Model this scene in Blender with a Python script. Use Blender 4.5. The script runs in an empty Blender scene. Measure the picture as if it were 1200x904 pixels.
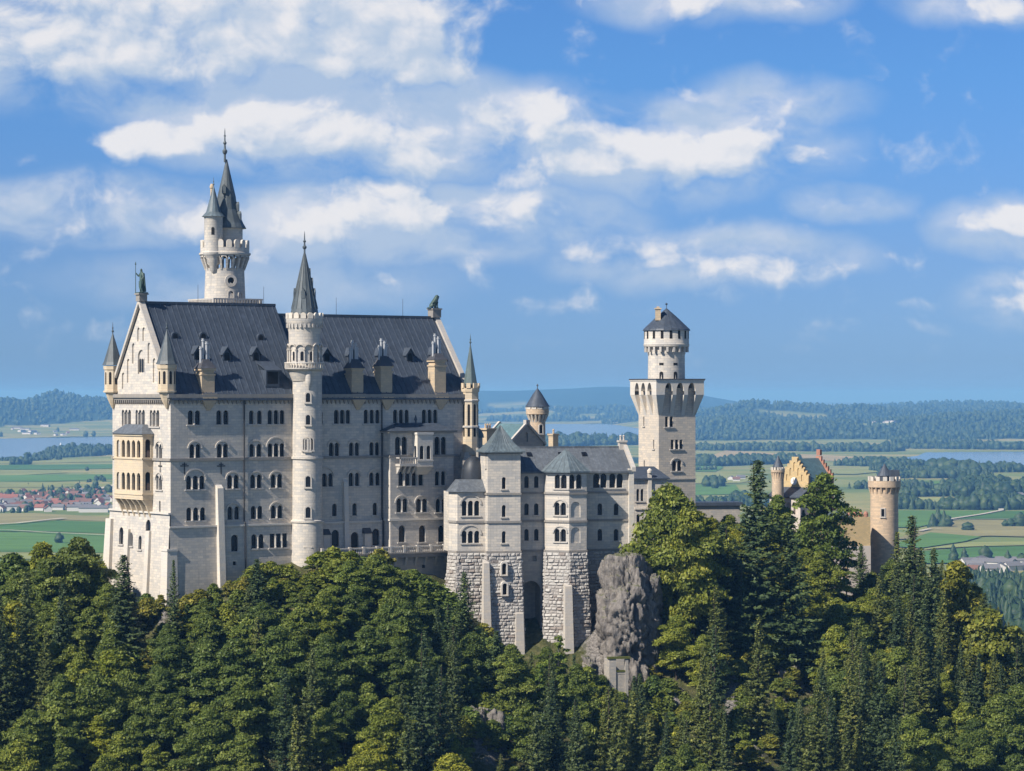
import bpy, math, random
import numpy as np
from mathutils import Vector, Matrix, noise as mnoise
from mathutils.geometry import delaunay_2d_cdt

# ------------------------------------------------------------------ camera, sky, sun, exposure
SC = bpy.context.scene
COL = SC.collection
H = 180.0            # eye height above the plain
FPX = 3300.0         # focal length in photograph pixels (1200 wide)
EYE = 462.0          # photograph row of the eye level
PI = math.pi
R = math.radians

cam_d = bpy.data.cameras.new('camera')
cam = bpy.data.objects.new('camera', cam_d)
COL.objects.link(cam)
cam.location = (0, 0, H)
cam.rotation_euler = (R(90), 0, 0)
cam_d.sensor_width = 36.0
cam_d.lens = 36.0 * FPX / 1200.0
cam_d.shift_y = (EYE - 452.0) / 1200.0
cam_d.clip_start = 1.0
cam_d.clip_end = 400000.0
SC.camera = cam

SUN_ELEV = R(41)
SUN_DIR = Vector((-0.765, -0.644, 0)).normalized()      # horizontal direction towards the sun
SUN_AZ = math.atan2(SUN_DIR.x, SUN_DIR.y)
SKY_STRENGTH = 0.085
SUN_STRENGTH = 5.0
SC.view_settings.view_transform = 'Standard'
SC.view_settings.look = 'None'
SC.view_settings.exposure = 0.55
SC.view_settings.gamma = 1.0
SC.render.use_persistent_data = False
SC.cycles.use_denoising = True
SC.cycles.max_bounces = 6
SC.cycles.diffuse_bounces = 3
SC.cycles.glossy_bounces = 2
SC.cycles.transmission_bounces = 3
SC.cycles.transparent_max_bounces = 4
SC.cycles.volume_bounces = 0
SC.cycles.caustics_reflective = False
SC.cycles.caustics_refractive = False

sun_l = bpy.data.lights.new('sun', 'SUN')
sun_l.energy = SUN_STRENGTH
sun_l.angle = R(0.53)
sun_l.color = (1.0, 0.935, 0.85)
sun = bpy.data.objects.new('sun', sun_l)
COL.objects.link(sun)
_s = Vector((SUN_DIR.x * math.cos(SUN_ELEV), SUN_DIR.y * math.cos(SUN_ELEV), math.sin(SUN_ELEV)))
sun.rotation_euler = _s.to_track_quat('Z', 'Y').to_euler()
sun.location = (-200, -200, 500)


class NT:
    """small wrapper for node trees"""
    def __init__(self, tree):
        self.t = tree
    def n(self, kind, **kw):
        nd = self.t.nodes.new(kind)
        for k, v in kw.items():
            setattr(nd, k, v)
        return nd
    def set(self, sock, v):
        if isinstance(v, bpy.types.NodeSocket):
            self.t.links.new(v, sock)
        elif v is not None:
            sock.default_value = v
    def math(self, op, a, b=None, c=None, clamp=False):
        nd = self.n('ShaderNodeMath', operation=op, use_clamp=clamp)
        for i, v in enumerate((a, b, c)):
            if v is not None:
                self.set(nd.inputs[i], v)
        return nd.outputs[0]
    def vmath(self, op, a, b=None):
        nd = self.n('ShaderNodeVectorMath', operation=op)
        self.set(nd.inputs[0], a)
        if b is not None:
            if op == 'SCALE':
                self.set(nd.inputs['Scale'], b)
            else:
                self.set(nd.inputs[1], b)
        return nd.outputs[0]
    def xyz(self, v):
        nd = self.n('ShaderNodeSeparateXYZ'); self.set(nd.inputs[0], v); return nd.outputs
    def comb(self, x, y, z):
        nd = self.n('ShaderNodeCombineXYZ')
        for i, v in enumerate((x, y, z)):
            self.set(nd.inputs[i], v)
        return nd.outputs[0]
    def noise(self, vec, scale, detail=4, rough=0.55, dist=0.0, dims='3D'):
        nd = self.n('ShaderNodeTexNoise', noise_dimensions=dims)
        self.set(nd.inputs['Vector'], vec)
        nd.inputs['Scale'].default_value = scale
        nd.inputs['Detail'].default_value = detail
        nd.inputs['Roughness'].default_value = rough
        nd.inputs['Distortion'].default_value = dist
        return nd.outputs['Fac']
    def mix(self, fac, a, b, blend='MIX'):
        nd = self.n('ShaderNodeMix', data_type='RGBA', blend_type=blend)
        self.set(nd.inputs[0], fac)
        self.set(nd.inputs[6], a if isinstance(a, bpy.types.NodeSocket) else (*a[:3], 1))
        self.set(nd.inputs[7], b if isinstance(b, bpy.types.NodeSocket) else (*b[:3], 1))
        return nd.outputs[2]
    def ramp(self, fac, stops, interp='LINEAR'):
        nd = self.n('ShaderNodeValToRGB')
        cr = nd.color_ramp
        cr.interpolation = interp
        while len(cr.elements) < len(stops):
            cr.elements.new(0.5)
        for e, (p, c) in zip(cr.elements, stops):
            e.position = p
            e.color = (*c[:3], 1) if not isinstance(c, (int, float)) else (c, c, c, 1)
        self.set(nd.inputs[0], fac)
        return nd.outputs[0]
    def smooth(self, x, a, b):
        nd = self.n('ShaderNodeMapRange', interpolation_type='SMOOTHSTEP')
        self.set(nd.inputs[0], x)
        nd.inputs[1].default_value = a; nd.inputs[2].default_value = b
        return nd.outputs[0]
    def bump(self, h, strength=0.5, dist=0.1):
        nd = self.n('ShaderNodeBump')
        nd.inputs['Strength'].default_value = strength
        nd.inputs['Distance'].default_value = dist
        self.set(nd.inputs['Height'], h)
        return nd.outputs[0]


# world: daylight sky with cumulus laid out by direction
wd = bpy.data.worlds.new('World')
SC.world = wd
wd.use_nodes = True
wt = NT(wd.node_tree)
wd.node_tree.nodes.clear()
tc = wt.n('ShaderNodeTexCoord')
dx, dy, dz = wt.xyz(tc.outputs['Generated'])
dzc = wt.math('MAXIMUM', dz, 0.012)
sky = wt.n('ShaderNodeTexSky', sky_type='NISHITA')
sky.sun_disc = False
sky.sun_elevation = SUN_ELEV
sky.sun_rotation = SUN_AZ % (2 * PI)
sky.altitude = 900
sky.air_density = 1.0
sky.dust_density = 0.35
sky.ozone_density = 1.0
wt.set(sky.inputs[0], wt.vmath('NORMALIZE', wt.comb(dx, dy, dzc)))
ady = wt.math('MAXIMUM', wt.math('ABSOLUTE', dy), 0.06)
# unit: one hundred-thirtieth of a radian-ish step; the same for every direction
SX = wt.math('MULTIPLY_ADD', wt.math('DIVIDE', dx, ady), 33.0, 6.0)
SY = wt.math('MULTIPLY_ADD', wt.math('DIVIDE', dz, ady), -33.0, 4.62)

CLOUDS = [  # centre x, y, radius x, y, amount
    (1.6, 0.30, 3.6, 0.85, 1.0), (4.2, 0.15, 2.2, 0.95, 0.95), (0.2, 0.75, 1.6, 0.45, 0.5), (4.6, 0.85, 1.5, 0.5, 0.55),
    (2.6, 1.50, 1.75, 0.52, 1.05), (4.3, 1.55, 1.9, 0.55, 0.95), (6.2, 1.35, 0.95, 0.40, 0.95), (1.7, 1.65, 0.9, 0.32, 0.7),
    (7.6, 1.85, 1.7, 0.48, 0.85), (8.6, 1.75, 1.3, 0.42, 0.95), (6.9, 1.75, 0.9, 0.4, 0.7), (9.2, 1.30, 0.9, 0.24, 0.4), (8.2, 1.18, 0.7, 0.25, 0.42), (5.4, 2.05, 1.8, 0.36, 0.5),
    (4.2, 2.52, 1.5, 0.42, 0.85), (5.6, 2.55, 1.3, 0.32, 0.75), (3.2, 2.75, 1.6, 0.40, 0.55), (0.9, 2.45, 1.5, 0.46, 0.55), (2.2, 2.65, 0.5, 0.22, 0.5),
    (7.2, 2.92, 1.3, 0.22, 0.55), (8.8, 3.12, 1.5, 0.26, 0.72), (7.9, 2.75, 1.2, 0.25, 0.40), (6.7, 3.55, 0.9, 0.2, 0.4), (4.6, 3.1, 2.0, 0.35, 0.35),
    (9.8, 2.40, 0.55, 0.16, 0.5), (11.7, 2.60, 0.75, 0.26, 0.85), (12.3, 2.50, 0.8, 0.3, 0.9), (11.9, 3.60, 0.6, 0.22, 0.75), (12.2, 3.25, 0.5, 0.3, 0.75), (10.8, 3.6, 0.4, 0.14, 0.4), (11.0, 3.8, 0.7, 0.14, 0.32),
    (8.2, 0.02, 1.6, 0.26, 0.7), (11.6, 0.05, 0.9, 0.3, 0.85), (10.6, 3.05, 0.5, 0.14, 0.35), (0.15, 1.85, 0.3, 0.14, 0.45),
    (2.0, -1.2, 5.0, 1.4, 0.8), (10.0, -2.5, 3.0, 0.9, 0.8), (-3.5, 1.5, 2.5, 0.9, 0.9), (16.0, 1.6, 2.4, 0.8, 0.9), (-4.0, 3.2, 2.0, 0.4, 0.6), (17.0, 3.4, 2.5, 0.4, 0.6),
]


VEIL = [(2.0, 0.45, 3.9, 1.15, 1.0), (4.2, 1.45, 3.4, 0.85, 0.95), (7.9, 1.75, 2.4, 0.80, 0.9), (4.7, 2.60, 3.3, 0.62, 0.95), (8.2, 3.0, 2.4, 0.45, 0.75), (1.1, 2.45, 1.9, 0.55, 0.8),
        (12.0, 2.65, 1.3, 0.5, 0.8), (11.9, 3.5, 0.9, 0.5, 0.7), (8.4, 0.0, 2.0, 0.4, 0.6), (9.0, 1.2, 1.4, 0.45, 0.6), (10.0, 2.4, 1.0, 0.3, 0.5), (3.0, 3.3, 3.0, 0.5, 0.45), (11.5, 0.0, 1.3, 0.4, 0.6),
        (2.0, -1.5, 6.0, 1.6, 0.8), (-3.5, 1.8, 3.5, 1.6, 0.9), (16.0, 1.8, 3.4, 1.2, 0.9)]


def cloud_group():
    g = bpy.data.node_groups.new('cloud_field', 'ShaderNodeTree')
    g.interface.new_socket('P', in_out='INPUT', socket_type='NodeSocketVector')
    g.interface.new_socket('D', in_out='OUTPUT', socket_type='NodeSocketFloat')
    g.interface.new_socket('V', in_out='OUTPUT', socket_type='NodeSocketFloat')
    t = NT(g)
    gi = t.n('NodeGroupInput'); go = t.n('NodeGroupOutput')
    P = gi.outputs[0]
    wn = t.n('ShaderNodeTexNoise', noise_dimensions='2D')
    t.set(wn.inputs['Vector'], P)
    wn.inputs['Scale'].default_value = 0.9
    wn.inputs['Detail'].default_value = 4
    w = t.vmath('SCALE', t.vmath('SUBTRACT', wn.outputs['Color'], (0.5, 0.5, 0.5)), 0.65)
    w2 = t.vmath('MULTIPLY', w, (1.0, 0.6, 0))
    q = t.vmath('ADD', P, w2)
    vac = None
    for cx, cy, rx, ry, a in VEIL:
        d = t.vmath('MULTIPLY', t.vmath('SUBTRACT', q, (cx, cy, 0)), (1 / rx, 1 / ry, 0))
        dp = t.n('ShaderNodeVectorMath', operation='DOT_PRODUCT')
        t.set(dp.inputs[0], d); t.set(dp.inputs[1], d)
        v = t.math('MULTIPLY', t.math('SUBTRACT', 1.0, dp.outputs['Value'], clamp=True), a)
        vac = v if vac is None else t.math('MAXIMUM', vac, v)
    acc = None
    for cx, cy, rx, ry, a in CLOUDS:
        d = t.vmath('MULTIPLY', t.vmath('SUBTRACT', q, (cx, cy, 0)), (1 / rx, 1 / ry, 0))
        dp = t.n('ShaderNodeVectorMath', operation='DOT_PRODUCT')
        t.set(dp.inputs[0], d); t.set(dp.inputs[1], d)
        v = t.math('MULTIPLY', t.math('SUBTRACT', 1.0, dp.outputs['Value'], clamp=True), a)
        acc = v if acc is None else t.math('ADD', acc, v)
    acc = t.math('MINIMUM', acc, 1.15)
    f1 = t.noise(t.vmath('MULTIPLY', q, (1.0, 1.25, 1)), 1.55, 9, 0.53, 0.0, '2D')
    f2 = t.noise(t.vmath('MULTIPLY', P, (0.5, 1.9, 1)), 0.8, 5, 0.6, 0.2, '2D')
    dens = t.math('ADD', acc, t.math('ADD', t.math('MULTIPLY', t.math('SUBTRACT', f1, 0.5), 1.9),
                                     t.math('MULTIPLY', t.math('SUBTRACT', f2, 0.52), 0.35)))
    dens = t.math('SUBTRACT', dens, 0.20)
    t.set(go.inputs[0], dens)
    f4 = t.noise(t.vmath('MULTIPLY', q, (0.8, 1.35, 1)), 0.9, 7, 0.55, 0.0, '2D')
    t.set(go.inputs[1], t.math('MULTIPLY', t.smooth(vac, 0.0, 0.62), t.smooth(f4, 0.22, 0.60)))
    return g


CG = cloud_group()
Pc = wt.comb(SX, SY, 0.0)
g1 = wt.n('ShaderNodeGroup'); g1.node_tree = CG; wt.set(g1.inputs[0], Pc)
g2 = wt.n('ShaderNodeGroup'); g2.node_tree = CG; wt.set(g2.inputs[0], wt.vmath('ADD', Pc, (-0.09, -0.13, 0)))
g3 = wt.n('ShaderNodeGroup'); g3.node_tree = CG; wt.set(g3.inputs[0], wt.vmath('ADD', Pc, (-0.30, -0.42, 0)))
d1 = g1.outputs[0]
cover = wt.smooth(d1, -0.10, 0.85)
thin = wt.smooth(d1, -0.55, 0.5)
# thickness towards the light decides how white the cloud shows
lit = wt.math('SUBTRACT', d1, wt.math('MULTIPLY_ADD', g2.outputs[0], 0.55, wt.math('MULTIPLY', g3.outputs[0], 0.45)))
litf = wt.smooth(lit, -0.35, 0.55)
cl_col = wt.mix(wt.math('MULTIPLY', litf, wt.math('MULTIPLY_ADD', cover, 0.55, 0.45)), (4.3, 5.05, 6.05), (7.3, 7.1, 7.0))
# the air is deep blue opposite the sun and paler round it
tone = wt.mix(wt.smooth(dy, 0.55, -0.35), (0.295, 0.49, 0.81), (0.50, 0.60, 0.78))
sky_t = wt.mix(1.0, sky.outputs[0], tone, 'MULTIPLY')
lowair = wt.ramp(wt.math('MULTIPLY', dzc, 4.0), [(0.0, (0.66, 0.74, 1.0)), (0.08, (0.76, 0.785, 1.0)), (0.2, (0.85, 0.82, 0.97)), (0.45, (0.84, 0.96, 1.03)), (1.0, (0.9, 1.0, 1.02))])
sky_t = wt.mix(1.0, sky_t, lowair, 'MULTIPLY')
alpha = wt.math('MAXIMUM', wt.math('MULTIPLY', cover, 0.88), wt.math('MULTIPLY', g1.outputs[1], 0.70))
front = wt.smooth(dz, 0.004, 0.03)
alpha = wt.math('MULTIPLY', alpha, front)
w_col = wt.mix(alpha, sky_t, cl_col)
bg = wt.n('ShaderNodeBackground')
wt.set(bg.inputs[0], w_col)
bg.inputs[1].default_value = SKY_STRENGTH
wo = wt.n('ShaderNodeOutputWorld')
wt.set(wo.inputs[0], bg.outputs[0])
wd.cycles.sampling_method = 'MANUAL'
wd.cycles.sample_map_resolution = 512


# ------------------------------------------------------------------ pixel helpers: a ray of the photograph
def ray(px, py):
    return Vector(((px - 600.0) / FPX, 1.0, -(py - EYE) / FPX))

CAM = Vector((0, 0, H))

def P(px, py, d):
    return CAM + ray(px, py) * d


# ------------------------------------------------------------------ materials
MATS = {}

def new_mat(name):
    m = bpy.data.materials.new(name)
    m.use_nodes = True
    m.node_tree.nodes.clear()
    t = NT(m.node_tree)
    b = t.n('ShaderNodeBsdfPrincipled')
    o = t.n('ShaderNodeOutputMaterial')
    t.set(o.inputs[0], b.outputs[0])
    MATS[name] = m
    return m, t, b


def stone(name, base, var=0.10, bw=1.1, bh=0.46, mortar=0.82, mode='flat', radius=3.0, stain=0.50, bump=0.5, warm=(1.05, 0.98, 0.88)):
    """ashlar masonry with course lines, block to block variation and rain stains"""
    m, t, b = new_mat(name)
    tcn = t.n('ShaderNodeTexCoord')
    ob = tcn.outputs['Object']
    x, y, z = t.xyz(ob)
    if mode == 'flat':
        u = t.math('ADD', x, y)
    else:
        u = t.math('MULTIPLY', t.math('ARCTAN2', y, x), radius)
    v = t.comb(u, z, 0.0)
    br = t.n('ShaderNodeTexBrick')
    t.set(br.inputs['Vector'], v)
    br.inputs['Scale'].default_value = 1.0
    br.inputs['Brick Width'].default_value = bw
    br.inputs['Row Height'].default_value = bh
    br.inputs['Mortar Size'].default_value = 0.022
    br.inputs['Mortar Smooth'].default_value = 0.3
    br.inputs['Bias'].default_value = 0.0
    c0 = tuple(c * (1 - var) for c in base)
    c1 = tuple(c * (1 + var) * w for c, w in zip(base, warm))
    br.inputs['Color1'].default_value = (*c0, 1)
    br.inputs['Color2'].default_value = (*c1, 1)
    br.inputs['Mortar'].default_value = (*(c * mortar for c in base), 1)
    n1 = t.noise(ob, 0.22, 5, 0.6)
    n2 = t.noise(t.vmath('MULTIPLY', ob, (1.0, 1.0, 0.07)), 1.3, 5, 0.65)
    st = t.math('MULTIPLY', t.smooth(n2, 0.48, 0.78), stain)
    c = t.mix(t.math('MULTIPLY', t.smooth(n1, 0.35, 0.75), 0.35), br.outputs[0], tuple(k * 0.80 * w for k, w in zip(base, (1.0, 0.97, 0.92))))
    c = t.mix(st, c, tuple(k * 0.55 for k in base))
    n3 = t.noise(ob, 3.5, 4, 0.65)
    c = t.mix(t.math('MULTIPLY', t.smooth(n3, 0.4, 0.7), 0.16), c, tuple(k * 0.62 for k in base))
    t.set(b.inputs['Base Color'], c)
    b.inputs['Roughness'].default_value = 0.9
    b.inputs['Specular IOR Level'].default_value = 0.2
    hgt = t.math('ADD', t.math('MULTIPLY', br.outputs['Fac'], -0.5), t.math('MULTIPLY', n3, 0.9))
    t.set(b.inputs['Normal'], t.bump(hgt, bump, 0.06))
    return m


LIME = (0.505, 0.478, 0.437)
stone('limestone', LIME, var=0.15, mortar=0.70)
stone('limestone_round', LIME, var=0.14, mortar=0.72, mode='round', radius=3.0)
stone('limestone_plain', (0.56, 0.53, 0.48), var=0.04, bw=1.6, bh=0.7, mortar=0.9, stain=0.16)
stone('dark_trim', (0.27, 0.255, 0.235), var=0.08, bw=1.2, bh=0.5, mortar=0.85, stain=0.4)  # trim darkened: shadow and staining of the mouldings put into its colour
stone('trim_stone', (0.46, 0.435, 0.40), var=0.05, bw=1.2, bh=0.5, mortar=0.9, stain=0.3)
stone('warm_stone', (0.47, 0.385, 0.275), var=0.09, bw=0.8, bh=0.4, stain=0.25)
stone('pale_warm_stone', (0.55, 0.465, 0.345), var=0.06, bw=0.9, bh=0.42, stain=0.16)
stone('brick_warm', (0.50, 0.395, 0.29), var=0.16, bw=0.9, bh=0.4, stain=0.25, mode='round', radius=3.0)
stone('yellow_brick', (0.50, 0.385, 0.215), var=0.10, bw=0.6, bh=0.3, stain=0.15)
stone('grey_masonry', (0.36, 0.34, 0.31), var=0.14, bw=0.9, bh=0.42, stain=0.4)
stone('tower_masonry', (0.50, 0.455, 0.395), var=0.13, bw=1.0, bh=0.45, mortar=0.68, stain=0.25)


def rustic_mat():
    m, t, b = new_mat('rustic_blocks')
    tcn = t.n('ShaderNodeTexCoord'); ob = tcn.outputs['Object']
    at = t.n('ShaderNodeAttribute', attribute_name='tint')
    base = t.ramp(at.outputs['Fac'], [(0.0, (0.24, 0.20, 0.17)), (0.12, (0.34, 0.31, 0.28)), (0.5, (0.41, 0.385, 0.35)), (1.0, (0.48, 0.455, 0.41))])
    n = t.noise(ob, 2.2, 6, 0.65)
    c = t.mix(t.math('MULTIPLY', t.smooth(n, 0.40, 0.75), 0.55), base, (0.24, 0.22, 0.20))
    t.set(b.inputs['Base Color'], c)
    b.inputs['Roughness'].default_value = 0.95
    t.set(b.inputs['Normal'], t.bump(t.noise(ob, 3.0, 6, 0.7), 0.9, 0.15))
rustic_mat()


def slate(name, base, rough=0.5, streak=0.35, scale=1.0):
    m, t, b = new_mat(name)
    tcn = t.n('ShaderNodeTexCoord'); ob = tcn.outputs['Object']
    n1 = t.noise(t.vmath('MULTIPLY', ob, (1.6, 1.6, 0.12)), 1.2 * scale, 5, 0.65)
    n2 = t.noise(ob, 0.25, 4, 0.6)
    c = t.mix(t.math('MULTIPLY', t.smooth(n1, 0.42, 0.75), streak), base, tuple(min(1, k * 2.1) for k in base))
    c = t.mix(t.math('MULTIPLY', t.smooth(n2, 0.4, 0.7), 0.4), c, tuple(k * 0.6 for k in base))
    n3 = t.noise(ob, 0.9, 5, 0.7)
    c = t.mix(t.math('MULTIPLY', t.smooth(n3, 0.5, 0.72), 0.45), c, tuple(k * 1.8 for k in base))
    t.set(b.inputs['Base Color'], c)
    b.inputs['Roughness'].default_value = rough
    b.inputs['Specular IOR Level'].default_value = 0.35
    t.set(b.inputs['Normal'], t.bump(n1, 0.25, 0.05))
slate('dark_roof', (0.045, 0.056, 0.073), streak=0.55)
slate('black_roof', (0.024, 0.028, 0.034), streak=0.3)
slate('grey_roof', (0.088, 0.098, 0.108), streak=0.6)
slate('spire_slate', (0.075, 0.088, 0.092), streak=0.4)
slate('blue_roof', (0.085, 0.108, 0.118), streak=0.55)
slate('copper_green', (0.080, 0.108, 0.108), rough=0.6)
slate('bronze', (0.055, 0.085, 0.070), rough=0.45)
slate('teal_roof', (0.085, 0.145, 0.155), streak=0.4)
slate('lead', (0.06, 0.06, 0.065), rough=0.5)
slate('red_tile', (0.33, 0.16, 0.11), rough=0.8, streak=0.3)


def plain(name, c, rough=0.6, spec=0.3, vary=0.12, scale=1.0):
    m, t, b = new_mat(name)
    tcn = t.n('ShaderNodeTexCoord')
    n = t.noise(tcn.outputs['Object'], scale, 4, 0.6)
    t.set(b.inputs['Base Color'], t.mix(t.math('MULTIPLY', n, vary * 2), c, tuple(k * 0.6 for k in c)))
    b.inputs['Roughness'].default_value = rough
    b.inputs['Specular IOR Level'].default_value = spec
    return m
plain('glass_dark', (0.010, 0.011, 0.013), 0.25, 0.25)
plain('opening_dark', (0.02, 0.019, 0.018), 0.9, 0.1)
plain('wood_and_shade_dark', (0.035, 0.026, 0.022), 0.7, 0.2)  # wood of the garden door, also the painted shade inside the loggia
plain('white_plaster', (0.50, 0.44, 0.385), 0.9, 0.1)
plain('steel', (0.42, 0.43, 0.44), 0.45, 0.5)
plain('iron', (0.03, 0.03, 0.032), 0.5, 0.4)
plain('sail_white', (0.85, 0.85, 0.85), 0.7, 0.1, 0.02)
plain('clock_face', (0.75, 0.72, 0.66), 0.6, 0.2, 0.03)


# ------------------------------------------------------------------ mesh building
I4 = Matrix.Identity(4)

def T(x, y, z=0.0):
    return Matrix.Translation((x, y, z))

def RZ(a):
    return Matrix.Rotation(a, 4, 'Z')


class MB:
    def __init__(self, M=None):
        self.v = []; self.f = []; self.mi = []; self.tint = []
        self.M = M if M is not None else I4
        self.cur = 0; self.ct = 0.5
    def add(self, verts, faces, M=None):
        o = len(self.v)
        MM = self.M @ M if M is not None else self.M
        self.v.extend((MM @ Vector(p))[:] for p in verts)
        for f in faces:
            self.f.append(tuple(i + o for i in f)); self.mi.append(self.cur); self.tint.append(self.ct)
        return self
    def box(self, x0, y0, z0, x1, y1, z1, M=None):
        vs = [(x0, y0, z0), (x1, y0, z0), (x1, y1, z0), (x0, y1, z0), (x0, y0, z1), (x1, y0, z1), (x1, y1, z1), (x0, y1, z1)]
        return self.add(vs, [(3, 2, 1, 0), (4, 5, 6, 7), (0, 1, 5, 4), (1, 2, 6, 5), (2, 3, 7, 6), (3, 0, 4, 7)], M)
    def hexa(self, lo, hi, M=None):
        """four points below, four above"""
        n = len(lo)
        fs = [tuple(range(n - 1, -1, -1)), tuple(range(n, 2 * n))]
        fs += [(i, (i + 1) % n, n + (i + 1) % n, n + i) for i in range(n)]
        return self.add(list(lo) + list(hi), fs, M)
    def prism(self, poly, z0, z1, M=None):
        return self.hexa([(x, y, z0) for x, y in poly], [(x, y, z1) for x, y in poly], M)
    def slab(self, poly, y0, y1, M=None):
        """polygon in (x, z) extruded along y"""
        return self.hexa([(x, y0, z) for x, z in poly], [(x, y1, z) for x, z in poly], M)
    def lathe(self, prof, n=24, M=None, a0=0.0, cap=True, c=(0, 0)):
        vs = []; fs = []
        for r, z in prof:
            for i in range(n):
                a = a0 + 2 * PI * i / n
                vs.append((c[0] + r * math.cos(a), c[1] + r * math.sin(a), z))
        for k in range(len(prof) - 1):
            for i in range(n):
                j = (i + 1) % n
                fs.append((k * n + i, k * n + j, (k + 1) * n + j, (k + 1) * n + i))
        if cap:
            fs.append(tuple(range(n - 1, -1, -1)))
            fs.append(tuple((len(prof) - 1) * n + i for i in range(n)))
        return self.add(vs, fs, M)
    def tube(self, p, q, r0, r1=None, n=6):
        p = Vector(p); q = Vector(q); r1 = r0 if r1 is None else r1
        d = (q - p)
        if d.length < 1e-6:
            return self
        rot = d.to_track_quat('Z', 'Y').to_matrix().to_4x4()
        return self.lathe([(r0, 0), (r1, d.length)], n, T(*p) @ rot)
    def ring_boxes(self, n, r0, r1, w, z0, z1, a0=0.0, M=None):
        for i in range(n):
            a = a0 + 2 * PI * i / n
            self.box(r0, -w / 2, z0, r1, w / 2, z1, (M or I4) @ RZ(a))
        return self
    def build(self, name, mat, parent=None, local=None, smooth=False, label=None):
        me = bpy.data.meshes.new(name)
        me.from_pydata(self.v, [], self.f)
        mats = mat if isinstance(mat, (list, tuple)) else [mat]
        for mm in mats:
            me.materials.append(MATS[mm])
        if len(mats) > 1:
            me.polygons.foreach_set('material_index', self.mi)
        if any(abs(x - 0.5) > 1e-6 for x in self.tint):
            at = me.attributes.new('tint', 'FLOAT', 'FACE')
            at.data.foreach_set('value', self.tint)
        if smooth:
            me.polygons.foreach_set('use_smooth', [True] * len(self.f))
            try:
                me.set_sharp_from_angle(angle=R(40))
            except Exception:
                pass
        me.update()
        return link(me, name, parent, local, label)


def link(me, name, parent=None, local=None, label=None):
    o = bpy.data.objects.new(name, me)
    COL.objects.link(o)
    if parent is not None:
        o.parent = parent
    if local is not None:
        o.matrix_local = local
    if label:
        o['label'] = label
    return o


def thing(name, label, cat, loc=(0, 0, 0), rz=0.0, group=None):
    o = bpy.data.objects.new(name, None)
    COL.objects.link(o)
    o.location = loc
    o.rotation_euler = (0, 0, rz)
    o.empty_display_size = 0.5
    o['label'] = label
    o['category'] = cat
    if group:
        o['group'] = group
    return o


def tag(o, label=None, cat=None, group=None, kind=None):
    if label: o['label'] = label
    if cat: o['category'] = cat
    if group: o['group'] = group
    if kind: o['kind'] = kind
    return o


def wm(o):
    return T(*o.location) @ RZ(o.rotation_euler.z)


# ------------------------------------------------------------------ walls with real openings
def arch_poly(cx, z0, w, h, n=7, arch=True, pointed=False):
    a = w / 2
    if not arch:
        return [(cx - a, z0), (cx + a, z0), (cx + a, z0 + h), (cx - a, z0 + h)]
    pts = [(cx - a, z0), (cx + a, z0)]
    if pointed:
        rise = w * 0.95
        zc = z0 + h - rise
        for i in range(n + 1):
            s = i / n
            pts.append((cx + a * (1 - s ** 1.5), zc + rise * math.sin(s * PI / 2) ** 0.9))
        for i in range(1, n + 1):
            s = 1 - i / n
            pts.append((cx - a * (1 - s ** 1.5), zc + rise * math.sin(s * PI / 2) ** 0.9))
        return pts
    zc = z0 + h - a
    for i in range(n + 1):
        t = PI * i / n
        pts.append((cx + a * math.cos(t), zc + a * math.sin(t)))
    return pts


def inside(pt, poly):
    x, y = pt; r = False; n = len(poly); j = n - 1
    for i in range(n):
        xi, yi = poly[i]; xj, yj = poly[j]
        if (yi > y) != (yj > y) and x < (xj - xi) * (y - yi) / (yj - yi + 1e-12) + xi:
            r = not r
        j = i
    return r


class Facade:
    """a plane wall: local frame F of its thing (x along, y inward, z up), an outline and holes"""
    def __init__(self, th, F, outline, lean=0.0):
        self.th = th; self.F = F; self.outline = outline; self.holes = []
        self.Fw = wm(th) @ F
    def px(self, px, py, y=0.0):
        Fi = self.Fw.inverted()
        o = Fi @ CAM; d = Fi.to_3x3() @ ray(px, py)
        k = (y - o.y) / d.y
        p = o + d * k
        return p.x, p.z
    def u(self, px, py=500, y=0.0):
        return self.px(px, py, y)[0]
    def z(self, px, py, y=0.0):
        return self.px(px, py, y)[1]
    def hole(self, poly, depth=0.45, back=False):
        self.holes.append((poly, depth, back))
    def build(self, mb):
        pts = []; edges = []
        def addp(poly):
            o = len(pts); n = len(poly)
            pts.extend(Vector(p) for p in poly)
            edges.extend((o + i, o + (i + 1) % n) for i in range(n))
        addp(self.outline)
        for h in self.holes:
            addp(h[0])
        vs, es, fs, *_ = delaunay_2d_cdt(pts, edges, [], 0, 1e-5)
        boxes = [(min(p[0] for p in h[0]), max(p[0] for p in h[0]), min(p[1] for p in h[0]), max(p[1] for p in h[0]), h[0]) for h in self.holes]
        keep = []
        for f in fs:
            c = sum((vs[i] for i in f), Vector((0, 0))) / len(f)
            if not inside(c, self.outline):
                continue
            bad = False
            for x0, x1, z0, z1, poly in boxes:
                if x0 < c.x < x1 and z0 < c.y < z1 and inside(c, poly):
                    bad = True; break
            if not bad:
                keep.append(tuple(f))
        mb.add([(v.x, 0, v.y) for v in vs], keep, self.F)
        for poly, dep, back in self.holes:
            n = len(poly)
            v3 = [(x, 0, z) for x, z in poly] + [(x, dep, z) for x, z in poly]
            q = [(i, n + i, n + (i + 1) % n, (i + 1) % n) for i in range(n)]
            if back:
                q.append(tuple(range(n, 2 * n)))
            mb.add(v3, q, self.F)


WCACHE = {}

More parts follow.
